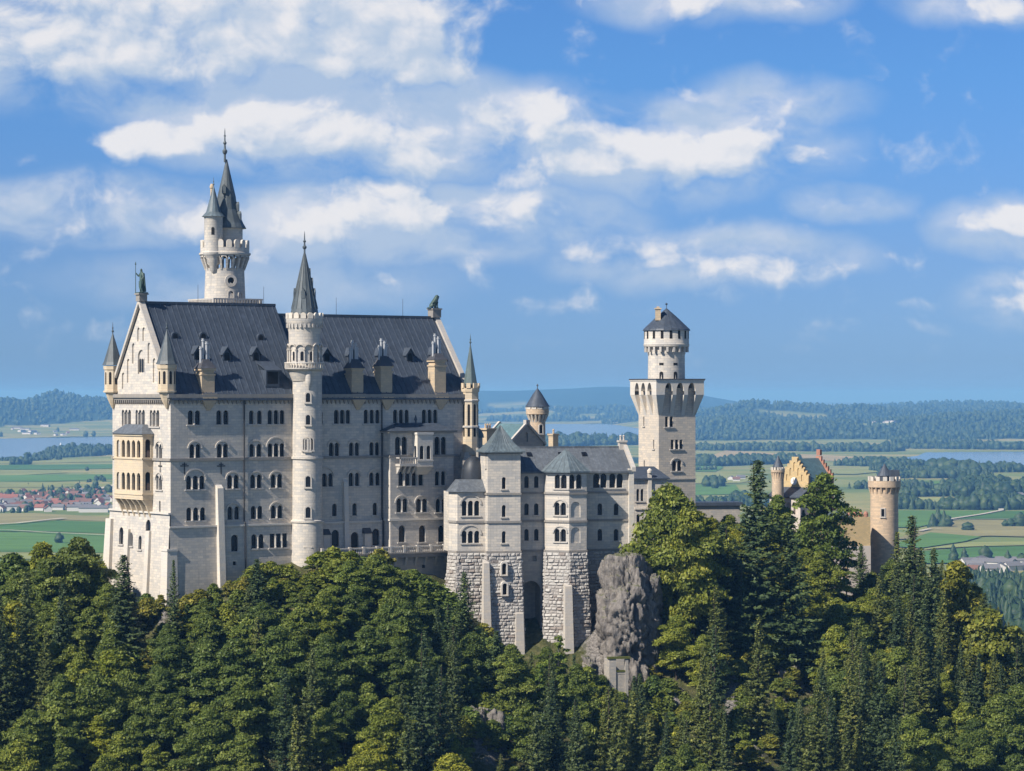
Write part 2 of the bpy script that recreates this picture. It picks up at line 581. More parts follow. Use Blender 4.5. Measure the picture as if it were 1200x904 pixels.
def win_mesh(n, w, h, gap, hood, sill, arch, trim, cols, bars=True):
    key = (n, round(w, 2), round(h, 2), round(gap, 2), hood, sill, arch, trim, cols, bars)
    if key in WCACHE:
        return WCACHE[key]
    tot = n * w + (n - 1) * gap
    fr = MB(); pa = MB()
    if sill:
        fr.box(-tot / 2 - 0.3, -0.2, -0.24, tot / 2 + 0.3, 0.1, -0.003)
    if hood:
        r0 = tot / 2 + 0.12; r1 = r0 + 0.28; zc = h - w * 0.75
        k = 12
        lo = []; 
        vs = []
        for i in range(k + 1):
            a = PI * i / k
            for r in (r0, r1):
                for y in (-0.16, 0.02):
                    vs.append((r * math.cos(a), y, zc + r * 0.92 * math.sin(a)))
        fs = []
        for i in range(k):
            o = i * 4; p = o + 4
            fs += [(o, p, p + 2, o + 2), (o + 1, o + 3, p + 3, p + 1), (o + 2, p + 2, p + 3, o + 3), (o, o + 1, p + 1, p)]
        fr.add(vs, fs)
    for i in range(n):
        cx = -tot / 2 + w / 2 + i * (w + gap)
        if cols and i < n - 1:
            xc = cx + w / 2 + gap / 2
            rr = min(0.13, gap * 0.42)
            fr.lathe([(rr * 1.5, 0), (rr * 1.5, 0.12), (rr, 0.2), (rr, h - w * 0.8), (rr * 1.7, h - w * 0.5)], 8, T(xc, -0.07, 0))
        # dark glazing at the back of the reveal and pale bars before it
        po = arch_poly(cx, 0.0, w + 0.04, h + 0.02, arch=arch)
        pa.add([(x, 0.40, z) for x, z in po], [tuple(range(len(po)))])
        if bars:
            fr.box(cx - 0.035, 0.34, 0, cx + 0.035, 0.385, h - 0.05)
            fr.box(cx - w / 2, 0.345, h * 0.55, cx + w / 2, 0.385, h * 0.55 + 0.07)
        elif n == 1 and not sill and not hood:
            fr.box(cx - w / 2, 0.3, 0, cx + w / 2, 0.385, 0.05)
    def me(mbx, nm, mt):
        m = bpy.data.meshes.new(nm); m.from_pydata(mbx.v, [], mbx.f); m.materials.append(MATS[mt]); m.update(); return m
    WCACHE[key] = (me(fr, 'window', trim), me(pa, 'pane', 'glass_dark'))
    return WCACHE[key]


def window(fc, u, z, n=2, w=0.85, h=2.2, gap=0.42, hood=False, sill=True, arch=True, trim='trim_stone', cols=True, parent=None, bars=False):
    """centre-bottom (u, z) on the facade fc"""
    if w < 1.2 and n > 1:
        dw = 0.17; w += dw; gap = max(0.25, gap - dw); h += 0.16
    tot = n * w + (n - 1) * gap
    for i in range(n):
        cx = u - tot / 2 + w / 2 + i * (w + gap)
        fc.hole(arch_poly(cx, z, w, h, arch=arch), 0.42)
    a, b = win_mesh(n, w, h, gap, hood, sill, arch, trim, cols, bars)
    o = link(a, 'window', parent or fc.th, fc.F @ T(u, 0, z))
    link(b, 'pane', o)
    return o


def niche(fc, poly, depth=0.3):
    fc.hole(poly, depth, True)


def round_window(parent, r, ang, z, w, h, arch=True, trim='trim_stone', proud=0.14):
    """a framed window on a round shaft of radius r, facing the angle ang"""
    fr = MB(); pa = MB()
    po = arch_poly(0, 0, w, h, arch=arch); pb = arch_poly(0, -0.12, w + 0.44, h + 0.34, arch=arch)
    n = len(po)
    vs = [(x, -proud, zz) for x, zz in po] + [(x, -proud, zz) for x, zz in pb] + [(x, 0.35, zz) for x, zz in po] + [(x, 0.35, zz) for x, zz in pb]
    fs = []
    for i in range(n):
        j = (i + 1) % n
        fs += [(i, j, n + j, n + i), (i, 2 * n + i, 2 * n + j, j), (n + i, n + j, 3 * n + j, 3 * n + i)]
    fr.add(vs, fs)
    fr.box(-w / 2 - 0.3, -proud - 0.1, -0.3, w / 2 + 0.3, 0.3, -0.125)
    pa.add([(x, -0.03, zz) for x, zz in po], [tuple(range(n))])
    L = RZ(ang) @ T(0, 0, z) @ RZ(PI / 2) @ T(0, -r, 0)
    o = fr.build('window', trim, parent, L)
    pa.build('pane', 'glass_dark', o)
    return o


def finial(mb, z, h, r=0.25):
    mb.lathe([(r * 0.5, z - 0.3), (r * 0.45, z + h * 0.18), (r, z + h * 0.24), (r * 1.15, z + h * 0.30), (r * 0.5, z + h * 0.36), (r * 0.4, z + h * 0.48),
              (r * 0.85, z + h * 0.54), (r * 0.35, z + h * 0.6), (r * 0.18, z + h * 0.9), (0.01, z + h)], 10)


def rustic(mb, F, u0, u1, ztop, zbot, lean, rng, rh=0.58, slant=(0.0, 0.0), skip=()):
    """rows of rough faced blocks on a battered face; slant widens the face at u0/u1 as it goes down"""
    z = ztop
    while z > zbot:
        z1 = z; h = rh * rng.uniform(0.85, 1.15); z0 = z - h
        k = ztop - (z0 + z1) / 2
        a = u0 - slant[0] * k; b = u1 + slant[1] * k
        u = a - rng.uniform(0, 0.6)
        yb = -lean * k
        while u < b:
            L = rng.uniform(0.6, 1.5)
            ua = max(u, a); ub = min(u + L, b)
            u += L
            if ub - ua < 0.15:
                continue
            if any(sx0 < (ua + ub) / 2 < sx1 and sz0 < (z0 + z1) / 2 < sz1 for sx0, sx1, sz0, sz1 in skip):
                continue
            p = rng.uniform(0.04, 0.26)
            e = 0.03; c = min(0.2, (ub - ua) * 0.25)
            dxs = [rng.uniform(-0.07, 0.07) for _ in range(8)]
            mb.ct = 0.02 if rng.random() < 0.07 else rng.uniform(0.12, 1.0)
            vs = [(ua + e, yb, z0 + e), (ub - e, yb, z0 + e), (ub - e, yb, z1 - e), (ua + e, yb, z1 - e),
                  (ua + c + dxs[0], yb - p + dxs[1], z0 + c * .8), (ub - c + dxs[2], yb - p + dxs[3], z0 + c * .8), (ub - c + dxs[4], yb - p * .8 + dxs[5], z1 - c * .8), (ua + c + dxs[6], yb - p * .8 + dxs[7], z1 - c * .8),
                  (ua + e, yb + 0.3, z0 + e), (ub - e, yb + 0.3, z0 + e), (ub - e, yb + 0.3, z1 - e), (ua + e, yb + 0.3, z1 - e)]
            mb.add(vs, [(0, 1, 5, 4), (1, 2, 6, 5), (2, 3, 7, 6), (3, 0, 4, 7), (4, 5, 6, 7), (0, 8, 9, 1), (1, 9, 10, 2), (2, 10, 11, 3), (3, 11, 8, 0)], F)
        # backing in the joints
        mb.ct = 0.08
        mb.add([(a, yb + 0.05, z0 - 0.05), (b, yb + 0.05, z0 - 0.05), (b, yb + 0.05, z1 + 0.05), (a, yb + 0.05, z1 + 0.05)], [(0, 1, 2, 3)], F)
        z = z0
    mb.ct = 0.5
# ------------------------------------------------------------------ the main palace block
rng = random.Random(7)
PAL_A = R(34)
pal = thing('castle_palace', 'huge pale limestone palace block with steep dark roof and rows of arched windows', 'castle building', (-58.2, 480.0, 144.0), PAL_A)
PW = wm(pal); PWI = PW.inverted()
E0 = 36.0             # eye level and eave height in the palace's frame
LEN, WID = 61.0, 22.4
RID1, RID2 = 51.6, 49.9
SPLIT = 26.6


def hit(Mi, px, py, p0, n):
    o = Mi @ CAM; d = Mi.to_3x3() @ ray(px, py)
    n = Vector(n)
    k = (Vector(p0) - o).dot(n) / d.dot(n)
    return o + d * k


def shear(zt, k):
    """leans a facade outwards below zt"""
    return Matrix(((1, 0, 0, 0), (0, 1, k, -k * zt), (0, 0, 1, 0), (0, 0, 0, 1)))

# south front
FS = I4.copy()
L2 = 13.3
s_up = Facade(pal, FS, [(0, L2), (LEN, L2), (LEN, E0), (0, E0)])
FSL = T(0, -0.35, 0) @ shear(L2, 0.03)
s_lo = Facade(pal, FSL, [(-0.35, -8), (LEN, -8), (LEN, L2), (-0.35, L2)])
Z1, Z2, Z3, Z4, Z5 = 31.9, 26.2, 20.8, 15.4, 10.3
for px, n in ((227.5, 2), (260.7, 2), (401, 3), (435.7, 3), (470, 3), (503.6, 3), (323.5, 3)):
    window(s_up, s_up.u(px, 489), Z1 - 1.15, n, 0.85 if n == 2 else 0.78, 2.3, 0.5 if n == 2 else 0.42)
window(s_up, s_up.u(299.4, 489), Z1 - 1.1, 2, 0.75, 2.2, 0.85)
window(s_up, s_up.u(376, 489), Z1 - 1.1, 1, 0.75, 2.2)
for px, n in ((228.5, 2), (260.7, 2), (323.5, 3), (391.5, 2), (415, 2), (438.8, 2)):
    window(s_up, s_up.u(px, 528), Z2 - 1.15, n, 0.75, 2.2, 0.42, hood=True)
window(s_up, s_up.u(299.4, 529), Z2 - 1.1, 2, 0.72, 2.1, 0.75, hood=True)
for px, n in ((229, 3), (273, 2), (300, 2), (324, 2), (380, 3), (415, 2), (439, 2)):
    window(s_up, s_up.u(px, 563), Z3 - 1.15, n, 0.78, 2.2, 0.5, hood=True)
for px, n, hd in ((229.5, 3, False), (273.5, 2, True), (300.8, 2, False), (324.3, 2, True)):
    window(s_up, s_up.u(px, 601), max(Z4 - 1.1, L2 + 0.4), n, 0.78, 2.1, 0.55, hood=hd)
for px in (392, 415.6, 439.5):
    window(s_up, s_up.u(px, 596), max(Z4 - 1.0, L2 + 0.6), 1, 0.95, 2.2)
window(s_lo, s_lo.u(275, 637), Z5 - 1.5, 1, 1.35, 2.9)
window(s_lo, s_lo.u(302, 637), Z5 - 1.1, 2, 0.85, 2.3, 0.6)
window(s_lo, s_lo.u(326.5, 637), Z5 - 1.1, 3, 0.8, 2.3, 0.45, arch=False)
window(s_lo, s_lo.u(275, 657), 7.0 - 0.6, 1, 0.7, 0.7, sill=False, arch=False)
for px in (393, 440.6):
    window(s_lo, s_lo.u(px, 629), Z5 - 1.3, 1, 1.5, 3.0)
# the garden door onto the terrace
ud = s_lo.u(415.8, 629)
s_lo.hole(arch_poly(ud, 7.6, 1.6, 3.9), 0.5)
d_o = MB(); d_o.add([(x, 0.46, z) for x, z in arch_poly(0, 0, 1.64, 3.92)], [tuple(range(10))])
d_o.build('door', 'wood_and_shade_dark', pal, FSL @ T(ud, 0, 7.6))

# west front and its gable
FW = T(0, WID, 0) @ RZ(-PI / 2)
LW = 15.6
w_up = Facade(pal, FW, [(0, LW), (WID, LW), (WID, E0), (0, E0)])
FWL = T(-0.3, 0, 0) @ FW @ shear(LW, 0.045)
w_lo = Facade(pal, FWL, [(-2.2, -8), (WID + 0.35, -8), (WID + 0.35, LW), (-0.4, LW)])
for px in (148, 164.2, 181):
    window(w_up, w_up.u(px, 489), 30.4, 3, 0.8, 2.7, 0.5)
for py, hd in ((529, True), (566, True)):
    window(w_up, w_up.u(186.5, py), w_up.z(186.5, py) - 1.2, 2, 0.8, 2.3, 0.4, hood=hd)
window(w_up, w_up.u(187.3, 605), 15.8, 1, 0.6, 1.9, sill=False)
for px, w_, h_, py in ((142, 1.6, 3.0, 628), (153, 1.8, 2.4, 632), (164, 1.2, 2.4, 636)):
    window(w_lo, w_lo.u(px, py), w_lo.z(px, py) - h_ / 2, 1, w_, h_)
window(w_lo, w_lo.u(173, 634), w_lo.z(173, 650), 1, 1.8, 6.0)
GA = RID1 - 0.1
w_ga = Facade(pal, FW @ T(0, 0.02, 0), [(0.25, E0 + 0.02), (WID - 0.25, E0 + 0.02), (WID / 2, GA)])
for du, z0, w_, h_ in ((0, 39.5, 2.5, 4.2),):
    niche(w_ga, arch_poly(WID / 2, z0, w_, h_), 0.28)
for sgn in (-1, 1):
    for du, z0, h_ in ((1.0, 45.2, 2.4), (3.0, 41.3, 3.6), (5.0, 38.0, 4.2), (7.0, 36.9, 2.9)):
        niche(w_ga, arch_poly(WID / 2 + sgn * du, z0, 1.0, h_), 0.26)
gw = MB()
for k in (-0.8, 0, 0.8):
    gw.add([(WID / 2 + k + x, 0.22, 39.8 + z) for x, z in arch_poly(0, 0, 0.55, 2.4)], [tuple(range(10))], FW)
gw.build('gable_window', 'glass_dark', pal)

# east and north walls
FE = T(LEN, 0, 0) @ RZ(PI / 2)
FN = T(LEN, WID, 0) @ RZ(PI)
e_up = Facade(pal, FE, [(0, -8), (WID, -8), (WID, E0), (WID / 2, RID2 - 0.1), (0, E0)])
n_up = Facade(pal, FN, [(0, -8), (LEN, -8), (LEN, E0), (0, E0)])
for k in range(12):
    for zz in (Z1, Z2, Z3):
        window(n_up, 4 + k * 4.8, zz - 1.1, 2, 0.8, 2.2, 0.45) if k % 2 == 0 and zz != Z2 else None

wl = MB()
for fc in (s_up, s_lo, w_up, w_lo, w_ga, e_up, n_up):
    fc.build(wl)
wl.add([(-0.35, -0.35, L2), (LEN, -0.35, L2), (LEN, 0, L2), (0, 0, L2)], [(0, 1, 2, 3)])
wl.build('wall', 'limestone', pal)

# mouldings: string courses, cornice, corbel table
tr = MB()
for bb in ((-0.2, -0.26, 24.55, LEN, 0.02, 25.0), (-0.45, -0.62, L2 - 0.16, LEN, -0.01, L2 + 0.16), (-0.26, -0.2, 24.56, 0.02, WID, 24.99), (-0.62, -0.4, LW - 0.15, -0.01, WID + 0.4, LW + 0.15)):
    tr = MB(); tr.box(*bb); tr.build('string_course', 'dark_trim' if bb[2] > 20 else 'limestone_plain', pal)
cn = MB()
cn.box(-0.7, -0.72, 35.35, LEN + 0.2, 0.05, 35.98)
cn.box(-0.72, -0.5, 35.36, 0.05, WID + 0.5, 35.97)
cn.box(-0.4, -0.42, 34.95, LEN, 0.03, 35.36)
cn.box(-0.42, -0.3, 34.96, 0.03, WID, 35.35)
k = 0.5
while k < LEN:
    cn.slab([(k, 34.95), (k + 0.42, 34.95), (k + 0.21, 34.25)], -0.34, 0.02); k += 0.86
k = 0.5
while k < WID:
    cn.slab([(k, 34.95), (k + 0.4, 34.95), (k + 0.2, 34.2)], -0.34, 0.02, FW); k += 0.8
cn.build('cornice', 'dark_trim', pal)

# roof: two lengths of standing seam metal
YR = WID / 2

def slope_pt(u, v, zr):
    return (u, v, E0 + (zr - E0) * v / YR)


def roof_mesh(u0, u1, zr, seam=1.15):
    mb = MB()
    ov = 0.75; dz = ov * (zr - E0) / YR
    for s in (1, -1):
        def Y(v):
            return v if s > 0 else WID - v
        a = [(u0, Y(-ov), E0 - dz + 0.25), (u1, Y(-ov), E0 - dz + 0.25), (u1, Y(YR), zr + 0.25), (u0, Y(YR), zr + 0.25)]
        b = [(x, y, z - 0.3) for x, y, z in a]
        mb.hexa(b, a)
        x = u0 + 0.3
        sl = (zr + dz - E0) / (YR + ov)
        while x < u1 - 0.1:
            mb.add([(x - 0.07, Y(-ov), E0 - dz + 0.25), (x + 0.07, Y(-ov), E0 - dz + 0.25), (x + 0.07, Y(YR), zr + 0.25), (x - 0.07, Y(YR), zr + 0.25),
                    (x - 0.05, Y(-ov), E0 - dz + 0.39), (x + 0.05, Y(-ov), E0 - dz + 0.39), (x + 0.05, Y(YR), zr + 0.39), (x - 0.05, Y(YR), zr + 0.39)],
                   [(0, 1, 5, 4), (1, 2, 6, 5), (3, 0, 4, 7), (4, 5, 6, 7)])
            x += seam * rng.uniform(0.85, 1.15)
    mb.box(u0, YR - 0.22, zr + 0.1, u1, YR + 0.22, zr + 0.55)
    return mb
r1 = roof_mesh(-0.1, SPLIT, RID1).build('roof', 'dark_roof', pal)
r2 = roof_mesh(SPLIT + 0.004, LEN - 0.1, RID2).build('roof', 'dark_roof', pal)

# gable copings
for (uu0, uu1, zr, vend) in ((-0.55, 0.55, RID1, 0), (LEN - 0.75, LEN + 0.25, RID2, 0)):
    for s in (1, -1):
        cp = MB()
        y0 = -0.3 if s > 0 else WID + 0.3
        zb = E0 - 0.3 * (zr - E0) / YR
        lo = [(uu0, y0, zb + 0.1), (uu1, y0, zb + 0.1), (uu1, YR, zr + 0.1), (uu0, YR, zr + 0.1)]
        cp.hexa(lo, [(x, y, z + 0.85) for x, y, z in lo])
        cp.build('gable_coping', 'trim_stone', pal)
pd = MB(); pd.box(-0.65, YR - 0.7, RID1 + 0.5, 0.85, YR + 0.7, RID1 + 1.65); pd.box(-0.85, YR - 0.9, RID1 + 1.65, 1.05, YR + 0.9, RID1 + 1.9)
pd.build('statue_pedestal', 'dark_trim', pal)
pe = MB(); pe.box(LEN - 1.5, YR - 0.9, RID2 + 0.3, LEN + 0.3, YR + 0.9, RID2 + 1.75); pe.box(LEN - 1.65, YR - 1.05, RID2 + 1.75, LEN + 0.45, YR + 1.05, RID2 + 2.0)
pe.build('statue_pedestal', 'dark_trim', pal)
sg = MB()    # short gable where the taller roof ends
sg.add([(SPLIT + 0.02, 0.2, E0), (SPLIT + 0.02, WID - 0.2, E0), (SPLIT + 0.02, YR, RID1)], [(0, 1, 2)])
sg.build('roof_step', 'lead', pal)

# dormers on the slope
def roof_hit(px, py, zr):
    n = Vector((0, -(zr - E0), YR))
    return hit(PWI, px, py, (0, 0, E0 + 0.25), n)


def dormer(px, py, roof, zr, w=1.35, h=1.7, round_=False):
    p = roof_hit(px, py, zr)
    slope = (zr - E0) / YR
    mb = MB()
    y0 = -(h * 0.55) / slope
    dep = (h * 1.1 + w * 0.9) / slope
    z0 = -h * 0.55
    a = w / 2
    mb.cur = 0
    if round_:
        k = 8; ring = [(a * 1.15 * math.cos(PI * i / k), z0 + h * 0.35 + a * 1.25 * math.sin(PI * i / k)) for i in range(k + 1)]
        out = [(a * 1.15, z0 - 0.1)] + ring + [(-a * 1.15, z0 - 0.1)]
    else:
        out = [(-a, z0 - 0.1), (a, z0 - 0.1), (a, z0 + h * 0.62), (0, z0 + h * 1.2), (-a, z0 + h * 0.62)]
    mb.slab(out, y0, y0 + dep * 0.95)
    if not round_:
        for s in (-1, 1):
            lo = [(s * (a + 0.25), y0 - 0.3, z0 + h * 0.62 - 0.22), (0, y0 - 0.3, z0 + h * 1.2), (0, y0 + dep, z0 + h * 1.2), (s * (a + 0.25), y0 + dep, z0 + h * 0.62 - 0.22)]
            if s > 0:
                lo = lo[::-1]
            mb.hexa(lo, [(x, y, z + 0.16) for x, y, z in lo])
    mb.cur = 1
    op = arch_poly(0, z0 + 0.1, w * 0.68, h * 0.72)
    mb.add([(x, y0 - 0.004, z) for x, z in op], [tuple(range(len(op)))])
    mb.build('dormer', ['dark_roof', 'opening_dark'], roof, T(p.x, p.y, p.z))
for px, py in ((204, 393), (237, 393), (304.5, 395)):
    dormer(px, py, r1, RID1, 1.25, 1.2, True)
for px, py in ((229.5, 415), (263.5, 416), (297.7, 416)):
    dormer(px, py, r1, RID1, 1.5, 2.0)
for px, py in ((380, 417), (409.5, 417), (444, 417), (477.5, 417), (507, 416)):
    dormer(px, py, r2, RID2, 1.5, 2.0)
# the wide shed dormer beside the stair tower
p = roof_hit(308, 444, RID1)
mb = MB(); mb.box(0, -1.2, -1.4, 2.6, 2.2, 1.5); mb.cur = 0
mb.hexa([(-0.25, -1.7, 1.3), (2.85, -1.7, 1.3), (2.85, 3.4, 3.4), (-0.25, 3.4, 3.4)], [(-0.25, -1.7, 1.5), (2.85, -1.7, 1.5), (2.85, 3.4, 3.6), (-0.25, 3.4, 3.6)])
mb.cur = 1; mb.add([(0.25, -1.205, -0.9), (2.35, -1.205, -0.9), (2.35, -1.205, 1.2), (0.25, -1.205, 1.2)], [(0, 1, 2, 3)])
mb.build('dormer', ['dark_roof', 'opening_dark'], r1, T(p.x, p.y, p.z))

# chimneys rising from the eave
def chimney(px, zbody, zcap, zpot, w, roof, slab_cap=False):
    u = s_up.u(px, 455)
    mb = MB()
    a = w / 2
    mb.box(-a * 0.92, -0.1, 36.05, a * 0.92, 2.2, zbody - 1.2)
    mb.box(-a * 1.02, -0.22, zbody - 1.2, a * 1.02, 2.3, zbody - 0.9)
    mb.box(-a * 0.85, -0.02, zbody - 0.9, a * 0.85, 2.15, zbody - 0.35)
    mb.box(-a * 1.06, -0.25, zbody - 0.35, a * 1.06, 2.35, zbody)
    # corbelled foot below the eave
    mb.hexa([(-0.3, -0.3, 33.2), (0.3, -0.3, 33.2), (0.3, 0, 33.2), (-0.3, 0, 33.2)], [(-a, -0.78, 34.9), (a, -0.78, 34.9), (a, 0, 34.9), (-a, 0, 34.9)])
    mb.box(-a * 1.05, -0.84, 34.9, a * 1.05, 0, 35.5)
    mb.box(-a * 1.0, -0.76, 35.5, a * 1.0, 0.0, 36.05)
    c = mb.build('chimney', 'warm_stone', roof, T(u, 0.1, 0))
    cap = MB()
    b = 0.4
    cap.hexa([(-a * 1.15, -0.35, zbody), (a * 1.15, -0.35, zbody), (a * 1.15, 2.45, zbody), (-a * 1.15, 2.45, zbody)],
             [(-a * b, 0.7, zcap), (a * b, 0.7, zcap), (a * b, 1.5, zcap), (-a * b, 1.5, zcap)])
    cap.build('chimney_cap', 'lead', roof, T(u, 0.1, 0))
    c_m = MB()
    for q, (xx, hh) in enumerate(((-0.62, 0.62), (-0.2, 1.0), (0.22, 0.86), (0.6, 0.66))):
        top = zcap + (zpot - zcap) * hh
        yy = 1.1 + 0.25 * (q % 2)
        c_m.lathe([(0.2, zcap - 0.7), (0.2, top - 0.5), (0.3, top - 0.48), (0.3, top - 0.28), (0.17, top - 0.25), (0.24, top)], 8, T(xx * a, yy, 0))
    c_m.build('chimney_pipe', 'steel', roof, T(u, 0.1, 0))
chimney(244, 40.4, 42.0, 45.6, 2.7, r1)
chimney(419, 40.6, 42.2, 45.6, 2.6, r2)
chimney(453, 41.0, 42.8, 46.0, 2.6, r2)
chimney(516, 42.2, 43.4, 47.0, 2.6, r2)

# corner turrets
def turret(name_loc, r, z0, z1, z2, zc, r_roof, zbot, merl=False, mat='pale_warm_stone', fin=2.2, n=8):
    mb = MB()
    mb.lathe([(0.1, zbot), (r * 0.55, zbot + (z0 - zbot) * 0.45), (r * 0.9, z0 - 0.35), (r * 1.14, z0 - 0.3), (r * 1.14, z0), (r, z0 + 0.02), (r, z2 - 0.75), (r * 1.1, z2 - 0.7), (r * 1.14, z2 - 0.2), (r * 1.14, z2)], n, a0=PI / n)
    if merl:
        mb.ring_boxes(n, r * 0.95, r * 1.16, r * 0.5, z2, z2 + 0.9, a0=0)
    t = mb.build('corner_turret', mat, pal, T(*name_loc))
    op = MB()
    for i in range(n):
        a = 2 * PI * i / n
        L = RZ(a) @ T(r * math.cos(PI / n), 0, z0 + (z2 - z0) * 0.25) @ RZ(PI / 2)
        po = arch_poly(0, 0, r * 0.32, (z2 - z0) * 0.5)
        op.add([(x, -0.012, z) for x, z in po], [tuple(range(len(po)))], L)
    op.build('slit', 'opening_dark', t)
    rf = MB()
    zb = z2 + (0.1 if not merl else 0.3)
    rf.lathe([(r_roof, zb), (r_roof * 0.86, zb + 0.55), (0.08, zc)], n, a0=PI / n)
    finial(rf, zc - 0.2, fin, 0.2)
    rf.build('turret_roof', 'spire_slate' if not merl else 'copper_green', t)
    return t
turret((-0.25, 0.9), 1.5, 36.6, 0, 41.0, 46.9, 1.9, 33.4)
turret((-0.25, WID - 0.6), 1.45, 36.6, 0, 41.0, 46.7, 1.85, 33.4)
t3 = turret((LEN - 0.2, -0.35), 1.5, 25.3, 0, 37.1, 45.0, 1.45, 22.4, True)
for zz in (29.8, 34.6):
    g = MB(); g.lathe([(1.52, zz), (1.7, zz + 0.1), (1.7, zz + 0.35), (1.52, zz + 0.45)], 8, a0=PI / 8, cap=False)
    g.build('turret_ring', 'trim_stone', t3)
# pier under the east turret
pr = MB(); pr.box(LEN - 2.1, -1.3, -8, LEN + 0.2, 0.0, 22.6); pr.box(LEN - 2.4, -1.7, 22.6, LEN + 1.0, 1.0, 24.6); pr.box(LEN - 2.2, -1.5, 24.6, LEN + 0.8, 0.8, 25.4)
pr.build('corner_pier', 'limestone', pal)

# buttresses and corner pilasters
bt = MB()
u0, u1 = s_up.u(252.5, 620), s_up.u(259.5, 620)
bt.hexa([(u0, -2.4, -8), (u1, -2.4, -8), (u1, -0.3, -8), (u0, -0.3, -8)], [(u0, -0.75, 19.8), (u1, -0.75, 19.8), (u1, 0.02, 20.4), (u0, 0.02, 20.4)])
bt.build('buttress', 'limestone_plain', pal)
u0, u1 = s_up.u(401.5, 600), s_up.u(406.5, 600)
bt = MB(); bt.hexa([(u0, -1.1, 4), (u1, -1.1, 4), (u1, -0.3, 4), (u0, -0.3, 4)], [(u0, -0.5, 20.4), (u1, -0.5, 20.4), (u1, 0.02, 20.9), (u0, 0.02, 20.9)])
bt.build('buttress', 'limestone_plain', pal)
for px in (379.5, 428):
    bt = MB(); u = s_up.u(px, 628); bt.box(u - 0.65, -1.0, 4, u + 0.65, -0.3, 11.2); bt.cur = 1
    bt.hexa([(u - 0.9, -1.3, 11.2), (u + 0.9, -1.3, 11.2), (u + 0.9, -0.3, 11.2), (u - 0.9, -0.3, 11.2)], [(u - 0.8, -1.0, 11.5), (u + 0.8, -1.0, 11.5), (u + 0.8, -0.3, 12.3), (u - 0.8, -0.3, 12.3)])
    bt.build('buttress', ['limestone_plain', 'lead'], pal)
bt = MB()
bt.hexa([(-1.5, -1.1, -8), (1.1, -1.1, -8), (1.1, 1.6, -8), (-1.5, 1.6, -8)], [(-0.95, -0.7, 9.2), (0.9, -0.7, 9.2), (0.9, 1.6, 9.2), (-0.95, 1.6, 9.2)])
bt.box(-1.05, -0.8, 9.2, 1.0, 1.7, 9.6)
bt.build('corner_buttress', 'limestone_plain', pal)
bt = MB()
bt.hexa([(-2.1, WID - 1.6, -8), (0.5, WID - 1.6, -8), (0.5, WID + 1.6, -8), (-2.1, WID + 1.6, -8)], [(-0.95, WID - 1.2, 14.0), (0.5, WID - 1.2, 14.0), (0.5, WID + 0.8, 14.0), (-0.95, WID + 0.8, 14.0)])
bt.build('corner_buttress', 'limestone_plain', pal)
for v in (7.0, 15.0):
    bt = MB(); bt.hexa([(-2.0, v - 0.8, -8), (0, v - 0.8, -8), (0, v + 0.8, -8), (-2.0, v + 0.8, -8)], [(-0.9, v - 0.7, 12.4), (0, v - 0.7, 12.4), (0, v + 0.7, 12.4), (-0.9, v + 0.7, 12.4)])
    bt.build('buttress', 'limestone_plain', pal)
# rainwater pipes and wall anchors
for px in (285.6, 446.8):
    dp = MB(); u = s_up.u(px, 550); dp.tube((u, -0.22, 14.0), (u, -0.22, 35.2), 0.13, n=8); dp.tube((u, -0.78, 3.0), (u, -0.62, 13.6), 0.14, n=8); dp.tube((u, -0.62, 13.6), (u, -0.22, 14.0), 0.13)
    dp.build('drainpipe', 'iron', pal)
for px, py in ((216, 549), (259, 549)):
    u, z = s_up.px(px, py)
    an = MB(); an.box(u - 0.09, -0.09, z - 1.0, u + 0.09, 0.0, z + 1.0); an.box(u - 0.8, -0.095, z + 0.3, u + 0.8, -0.005, z + 0.5); an.box(u - 0.45, -0.1, z + 0.6, u + 0.45, -0.01, z + 0.78)
    an.build('wall_anchor', 'iron', pal)
u, z = w_up.px(188, 549)
an = MB(); an.box(u - 0.09, -0.09, z - 1.2, u + 0.09, 0, z + 1.2, FW); an.box(u - 0.7, -0.095, z + 0.3, u + 0.7, -0.005, z + 0.5, FW)
an.build('wall_anchor', 'iron', pal)

# loggia on the west front
xa, xb = w_up.u(146, 545), w_up.u(179.5, 545)
EL = 2.0
FL = FW @ T(0, -EL, 0)
zt = w_up.z(165, 508.5); zb = w_up.z(165, 583); zm0 = w_up.z(165, 544.5); zm1 = w_up.z(165, 537.5)
zs1 = w_up.z(165, 536); zs2 = w_up.z(165, 574)
lf = Facade(pal, FL, [(xa, zb), (xb, zb), (xb, zt), (xa, zt)])
ls = Facade(pal, FL @ T(xb, 0, 0) @ RZ(PI / 2), [(0, zb), (EL, zb), (EL, zt), (0, zt)])
ln = Facade(pal, FL @ T(xa, EL, 0) @ RZ(-PI / 2), [(0, zb), (EL, zb), (EL, zt), (0, zt)])
stp = (xb - xa - 1.2) / 5
for zs in (zs1, zs2):
    for i in range(5):
        lf.hole(arch_poly(xa + 0.6 + stp * (i + 0.5), zs, stp * 0.64, 3.0), 0.35)
    ls.hole(arch_poly(EL / 2, zs, 1.0, 3.2), 0.3)
    ln.hole(arch_poly(EL / 2, zs, 1.0, 3.2), 0.3)
lg = MB()
for f_ in (lf, ls, ln):
    f_.build(lg)
lg.box(xa, -EL + 0.02, zb - 0.3, xb, -0.01, zb + 0.05, FW)
lg.box(xa + 0.1, -EL + 0.1, zm1 - 0.5, xb - 0.1, -0.01, zm1 + 0.2, FW)
lg.box(xa - 0.15, -EL - 0.15, zm1 - 0.1, xb + 0.15, -EL + 0.0, zm1 + 0.15, FW)
lg.box(xb, -EL - 0.15, zm1 - 0.1, xb + 0.15, -0.01, zm1 + 0.15, FW)
lg.box(xa - 0.2, -EL - 0.2, zt - 0.35, xb + 0.2, -0.01, zt, FW)
